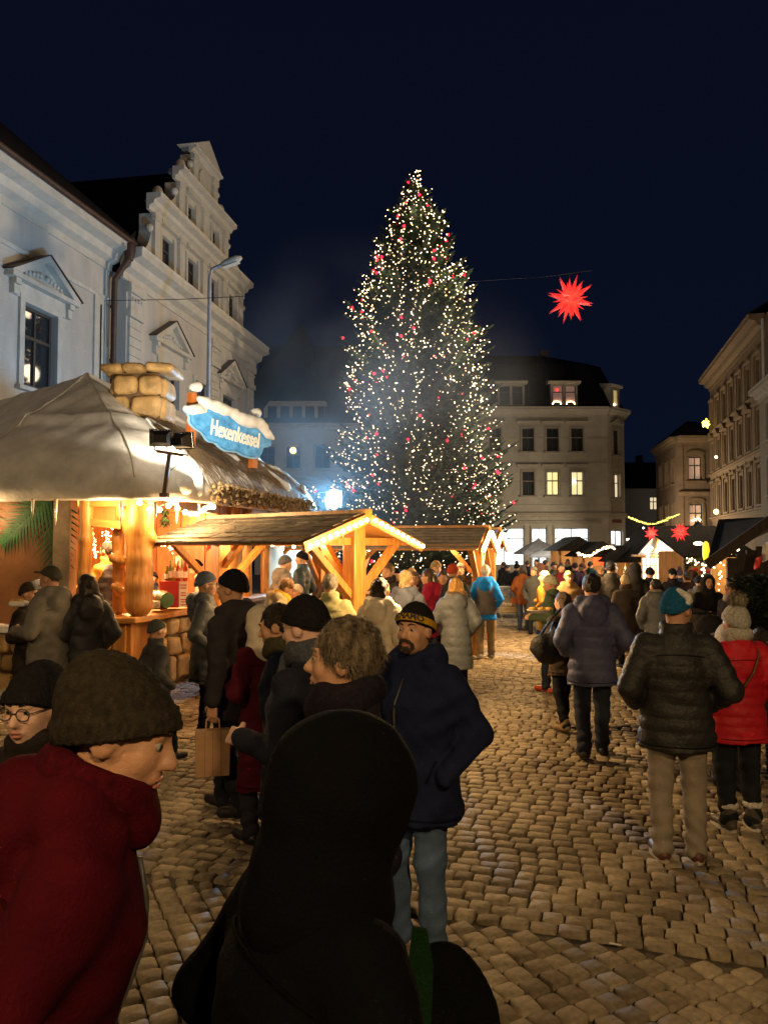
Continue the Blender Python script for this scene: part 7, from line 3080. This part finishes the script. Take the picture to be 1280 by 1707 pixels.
# crossbody strap of the red jacket
bo, s, H, bend, mbp, prt, Rh = p37
m = MB()
pts = [(.12, -.055, 1.475), (.105, -.145, 1.38), (.03, -.190, 1.26), (-.06, -.192, 1.14), (-.15, -.160, 1.03), (-.20, -.085, .97)]
m.tube([Vector(p) for p in pts], .011, 6)
local_part(bo, s, bend, 'bag_strap', m, cloth((.16, .06, .03), 'leather'), True)
for sx in (-1, 1):                                         # white fleece cuffs of her boots
    f = Field(.012)
    f.raw(lambda x, y, z, sx=sx: vlen(vlen(x - sx * .10, y + .02, 0) - .055, (z - .20) * .8, 0) - .020, (sx * .10 - .09, -.11, .16), (sx * .10 + .09, .07, .24), 0)
    prt('boot_cuff', f, cloth((.55, .52, .46), 'knit'), lambda x, y, z: .004 * np.sin(90 * x) * np.sin(80 * z))
    f = Field(.014)
    f.cap((sx * .10, -.02, .07), (sx * .10, -.02, .18), .062, .058, 0)
    prt('boot_shaft', f, cloth((.07, .06, .05), 'shoe'))
# red boot shafts
bo, s, H, bend, mbp, prt, Rh = p35
for i, sx in enumerate((-1, 1)):
    st = .3 * (1 if i else -1)
    f = Field(.02)
    f.cap((sx * .10, st * .42 - .02, .10 + (.03 if st < 0 else 0)), (sx * .103, st * .3 + .0, .36), .058, .066, 0)
    prt('boot_shaft', f, cloth((.34, .045, .02), 'shoe'))
# pushchair in front of the hooded woman
pc_ = thing('pushchair', 'dark pushchair with a striped blanket in front of the hooded woman', 'pushchair', (xat(1190, 11.2), 11.2, 0))
cx_ = xat(1190, 11.2)
m = MB()
for sx in (-.22, .22):
    m.tube([(cx_ + sx, 11.7, 1.05), (cx_ + sx, 11.4, .75), (cx_ + sx, 10.9, .22)], .014, 6)
    m.tube([(cx_ + sx, 11.25, .60), (cx_ + sx, 11.65, .22)], .014, 6)
m.tube([(cx_ - .22, 11.7, 1.05), (cx_ + .22, 11.7, 1.05)], .016, 6)
m.build('frame', m_rail, pc_)
f = Field(.02)
f.ell((cx_, 11.2, .70), (.22, .30, .20), 0)
f.ell((cx_, 11.15, .82), (.18, .26, .14), .03, op='s')
f.ell((cx_, 11.42, .86), (.22, .16, .20), .04)
V, Q = f.mesh()
solid('seat', V, Q, cloth((.02, .02, .022), 'wool'), pc_, ROOT[pc_].inverted())
f = Field(.016)
f.ell((cx_, 11.02, .70), (.20, .20, .16), 0)
V, Q = f.mesh(lambda x, y, z: .006 * np.sin(30 * x + 20 * z))
def stripes():
    mm = bpy.data.materials.new('striped_blanket')
    mm.use_nodes = True
    t = mm.node_tree
    b = t.nodes['Principled BSDF']
    b.inputs['Roughness'].default_value = .95
    tc = nd(t, 'ShaderNodeTexCoord')
    wv = nd(t, 'ShaderNodeTexWave', bands_direction='Z')
    wv.inputs['Scale'].default_value = 9
    wv.inputs['Distortion'].default_value = .4
    r = nd(t, 'ShaderNodeValToRGB')
    r.color_ramp.interpolation = 'CONSTANT'
    r.color_ramp.elements[0].color = (.03, .03, .03, 1)
    r.color_ramp.elements[1].position = .5
    r.color_ramp.elements[1].color = (.28, .26, .24, 1)
    t.links.new(tc.outputs['Object'], wv.inputs['Vector'])
    t.links.new(wv.outputs[0], r.inputs[0])
    t.links.new(r.outputs[0], b.inputs['Base Color'])
    return mm
solid('blanket', V, Q, stripes(), pc_, ROOT[pc_].inverted())
for sx in (-.24, .24):
    for yy in (10.88, 11.66):
        m = MB()
        Mw = Matrix.Translation((cx_ + sx, yy, .11)) @ Matrix.Rotation(math.pi / 2, 4, 'Y')
        m.lathe((cx_ + sx, yy, .11), [(.06, -.02), (.105, -.018), (.11, 0), (.105, .018), (.06, .02)], 14, Matrix.Rotation(math.pi / 2, 3, 'Y'))
        m.build('wheel', m_rail, pc_, smooth=True, auto=40)
person(1262, 1045, 6.9, 20, 'person with long dark hair almost hidden beyond the red jacket', coat=(.03, .03, .032), hair='long', hairc=(.03, .022, .016), z0=.6)
person(1207, 1040, 6.6, 30, 'child in a fluffy white hooded jacket left of the pompom hat', coat=(.50, .46, .40), hood='up', z0=.6, kind='knit', far=True)

# ---- people further down the lane and in the crowd before the shops
FARP = [
    (1016, 935, 14.2, 4, 'tall person in a plain grey coat walking off left of the cream pompom hat', dict(coat=(.085, .08, .08), hair='short', hairc=(.02, .016, .014), z0=.62, g=1.08)),
    (1041, 950, 13.2, 2, 'woman in a long grey brown coat with a scarf and a cream pompom hat', dict(coat=(.075, .06, .05), hat='pompom', hatc=(.40, .32, .22), scarf=(.07, .05, .04), z0=.42, pants=BLK)),
    (1057, 938, 14.8, 8, 'tall hooded figure in black right of the cream pompom hat', dict(coat=(.02, .018, .018), hood='up', z0=.55)),
    (1081, 944, 15.2, 355, 'person in black with a black cap facing the lit hut', dict(coat=BLK, hat='beanie', hatc=BLK, z0=.62, g=1.1)),
    (1091, 964, 11.6, 10, 'woman in a mid grey padded coat with a pale collar facing the lit hut', dict(coat=(.11, .12, .135), kind='puff', puff=.13, hair='short', hairc=(.02, .018, .02), hood='down', z0=.5, scarf=(.26, .22, .18))),
    (1119, 946, 16.0, 10, 'person in a dark cap with a white band before the lit hut', dict(coat=(.015, .015, .022), hat='beanie', hatc=BLK, band=(.5, .5, .5), z0=.62)),
    (1143, 953, 15.0, 350, 'person in a dark plum jacket left of the hooded woman', dict(coat=(.035, .022, .03), hair='short', hairc=(.05, .03, .025), z0=.62, g=1.12)),
    (1162, 958, 14.6, 20, 'person in an olive padded jacket just behind the hooded woman', dict(coat=(.09, .075, .05), kind='puff', puff=.12, hat='beanie', hatc=(.03, .03, .035), z0=.62)),
    (906, 950, 14.5, 310, 'person in a mustard yellow coat and cream hat', dict(coat=(.26, .135, .02), hat='beanie', hatc=(.5, .40, .2), z0=.55)),
    (947, 950, 14.2, 182, 'person in a tan hooded jacket and beige hat facing the camera', dict(coat=(.22, .14, .065), hat='beanie', hatc=(.40, .30, .16), hood='down', z0=.62, smile=True)),
    (871, 942, 19.0, 20, 'person in a rust orange jacket by the poster stand', dict(coat=(.18, .062, .025), hair='bob', hairc=(.04, .03, .02), z0=.7, pants=JEAN)),
    (889, 943, 18.0, 200, 'person in a dark grey long coat right of the rust orange jacket', dict(coat=(.05, .055, .06), hat='beanie', hatc=(.16, .15, .13), z0=.5)),
    (899, 938, 20.0, 340, 'person with a pinkish hood beyond the mustard coat', dict(coat=(.22, .10, .06), hood='up', z0=.6)),
    (934, 939, 18.5, 190, 'person in a maroon jacket behind the tan hooded one', dict(coat=(.11, .015, .03), hair='bob', hairc=(.03, .02, .015), z0=.6)),
    (861, 935, 23.0, 30, 'person with a dark bobble hat against the lit shop glass at the left', dict(coat=(.03, .03, .035), hat='pompom', hatc=BLK, z0=.6)),
    (893, 932, 26.0, 200, 'person with short black hair before the arched shop window', dict(coat=(.04, .035, .03), hair='short', hairc=BLK, z0=.6)),
    (909, 933, 25.0, 100, 'person in a brown jacket before the arched shop window', dict(coat=(.09, .05, .03), hair='short', hairc=(.04, .03, .02), z0=.6)),
    (922, 936, 22.0, 170, 'person in a grey green parka under the left parasol', dict(coat=(.06, .07, .05), hat='beanie', hatc=(.05, .06, .05), z0=.6)),
    (957, 937, 21.0, 10, 'person in dark violet under the wide parasol', dict(coat=(.04, .025, .05), hat='beanie', hatc=(.03, .02, .03), z0=.6)),
    (969, 938, 22.0, 260, 'person in a reddish brown hat and jacket right of the wide parasol', dict(coat=(.10, .04, .03), hat='beanie', hatc=(.12, .05, .04), z0=.6)),
    (1000, 941, 18.0, 15, 'person in a beige cap before the red lit stall', dict(coat=(.06, .05, .045), hat='cap', hatc=(.28, .19, .11), z0=.6)),
    (1012, 936, 21.5, 100, 'person in black hair and grey jacket before the red lit stall', dict(coat=(.06, .06, .065), hair='short', hairc=BLK, z0=.6)),
    (1024, 939, 20.5, 182, 'person in a white hat facing the camera by the red lit stall', dict(coat=(.05, .045, .04), hat='pompom', hatc=(.5, .48, .44), z0=.6)),
    (878, 934, 27.0, 10, 'person in a navy jacket far off by the shop pillars', dict(coat=(.015, .02, .05), hair='short', hairc=(.05, .035, .02), z0=.6)),
    (945, 932, 29.0, 200, 'person in a pale scarf far off beneath the wide parasol', dict(coat=(.05, .05, .05), scarf=(.4, .38, .33), hair='bob', hairc=(.1, .06, .03), z0=.6)),
    (983, 935, 24.5, 40, 'person in a teal jacket far off left of the red lit stall', dict(coat=(.02, .05, .06), hat='beanie', hatc=(.04, .04, .05), z0=.6)),
    (845, 940, 24.0, 60, 'person in charcoal standing left of the poster stand', dict(coat=(.04, .04, .042), hat='beanie', hatc=(.05, .05, .05), z0=.55, g=1.1)),
    (838, 936, 26.5, 330, 'person in a black long coat at the edge of the farthest shelter', dict(coat=BLK, hair='short', hairc=(.04, .03, .02), z0=.45)),
    (1131, 944, 18.5, 30, 'person in a dark bobble hat at the garland stall', dict(coat=(.03, .03, .05), hat='pompom', hatc=(.05, .04, .05), z0=.6)),
    (1150, 950, 16.6, 300, 'person in a brown fur hood at the garland stall', dict(coat=(.06, .04, .03), hood='up', fur=(.16, .10, .05), z0=.6)),
]
for i, (px, top, D, face, label, kw) in enumerate(FARP):
    kw.setdefault('pants', (.02, .022, .03))
    kw.setdefault('arms', (('pocket', 'hold'), ('hold', 'pocket'), ('elbow', 'pocket'), ('pocket', 'pocket'))[i % 4])
    kw.setdefault('stride', .22 if i % 3 == 0 else 0)
    person(px, top, D, face, label, far=D > 15.5, yaw=(i * 37) % 50 - 25, **kw)

m = MB()
ca_ = at(1015, 1562, 4.06)
ca_.z = .012
m.tube([ca_, ca_ + Vector((.055, -.022, .0))], .005, 7)
m.build('cigarette_butt', m_paper, None, 'single cigarette butt lying on the setts near the bottom right', 'litter')
# ---------------------------------------------------------------- smoke drifting from the stalls in front of the tree
def smoke():
    m = bpy.data.materials.new('stall_smoke')
    m.use_nodes = True
    t = m.node_tree
    t.nodes.clear()
    out = nd(t, 'ShaderNodeOutputMaterial')
    v = nd(t, 'ShaderNodeVolumePrincipled')
    v.inputs['Color'].default_value = (.85, .88, .9, 1)
    v.inputs['Anisotropy'].default_value = .3
    tc = nd(t, 'ShaderNodeTexCoord')
    gr = nd(t, 'ShaderNodeVectorMath', operation='LENGTH')
    mp = nd(t, 'ShaderNodeMapping')
    mr = nd(t, 'ShaderNodeMapRange')
    mr.inputs['From Min'].default_value = 1.0
    mr.inputs['From Max'].default_value = .15
    n = nd(t, 'ShaderNodeTexNoise')
    n.inputs['Scale'].default_value = 2.2
    n.inputs['Detail'].default_value = 3
    mn = nd(t, 'ShaderNodeMapRange')
    mn.inputs['From Min'].default_value = .32
    mn.inputs['From Max'].default_value = .75
    mu = nd(t, 'ShaderNodeMath', operation='MULTIPLY')
    m2 = nd(t, 'ShaderNodeMath', operation='MULTIPLY')
    m2.inputs[1].default_value = .17
    L = t.links.new
    L(tc.outputs['Object'], gr.inputs[0])
    L(gr.outputs['Value'], mr.inputs['Value'])
    L(tc.outputs['Object'], n.inputs['Vector'])
    L(n.outputs[0], mn.inputs['Value'])
    L(mr.outputs[0], mu.inputs[0])
    L(mn.outputs[0], mu.inputs[1])
    pw = nd(t, 'ShaderNodeMath', operation='POWER')
    pw.inputs[1].default_value = 1.6
    L(mu.outputs[0], pw.inputs[0])
    L(pw.outputs[0], m2.inputs[0])
    L(m2.outputs[0], v.inputs['Density'])
    L(v.outputs[0], out.inputs['Volume'])
    return m


m = MB()
m.ball((0, 0, 0), 1.0, 20, 12)
sk = m.build('smoke', smoke(), None, kind='stuff', smooth=True)
props(sk, 'blue lit smoke drifting between the shelters and the lower half of the tree')
sk.location = (-.6, 20.5, 5.4)
sk.scale = (5.6, 5.0, 5.2)
SC.cycles.volume_step_rate = 2.0
SC.cycles.volume_bounces = 0
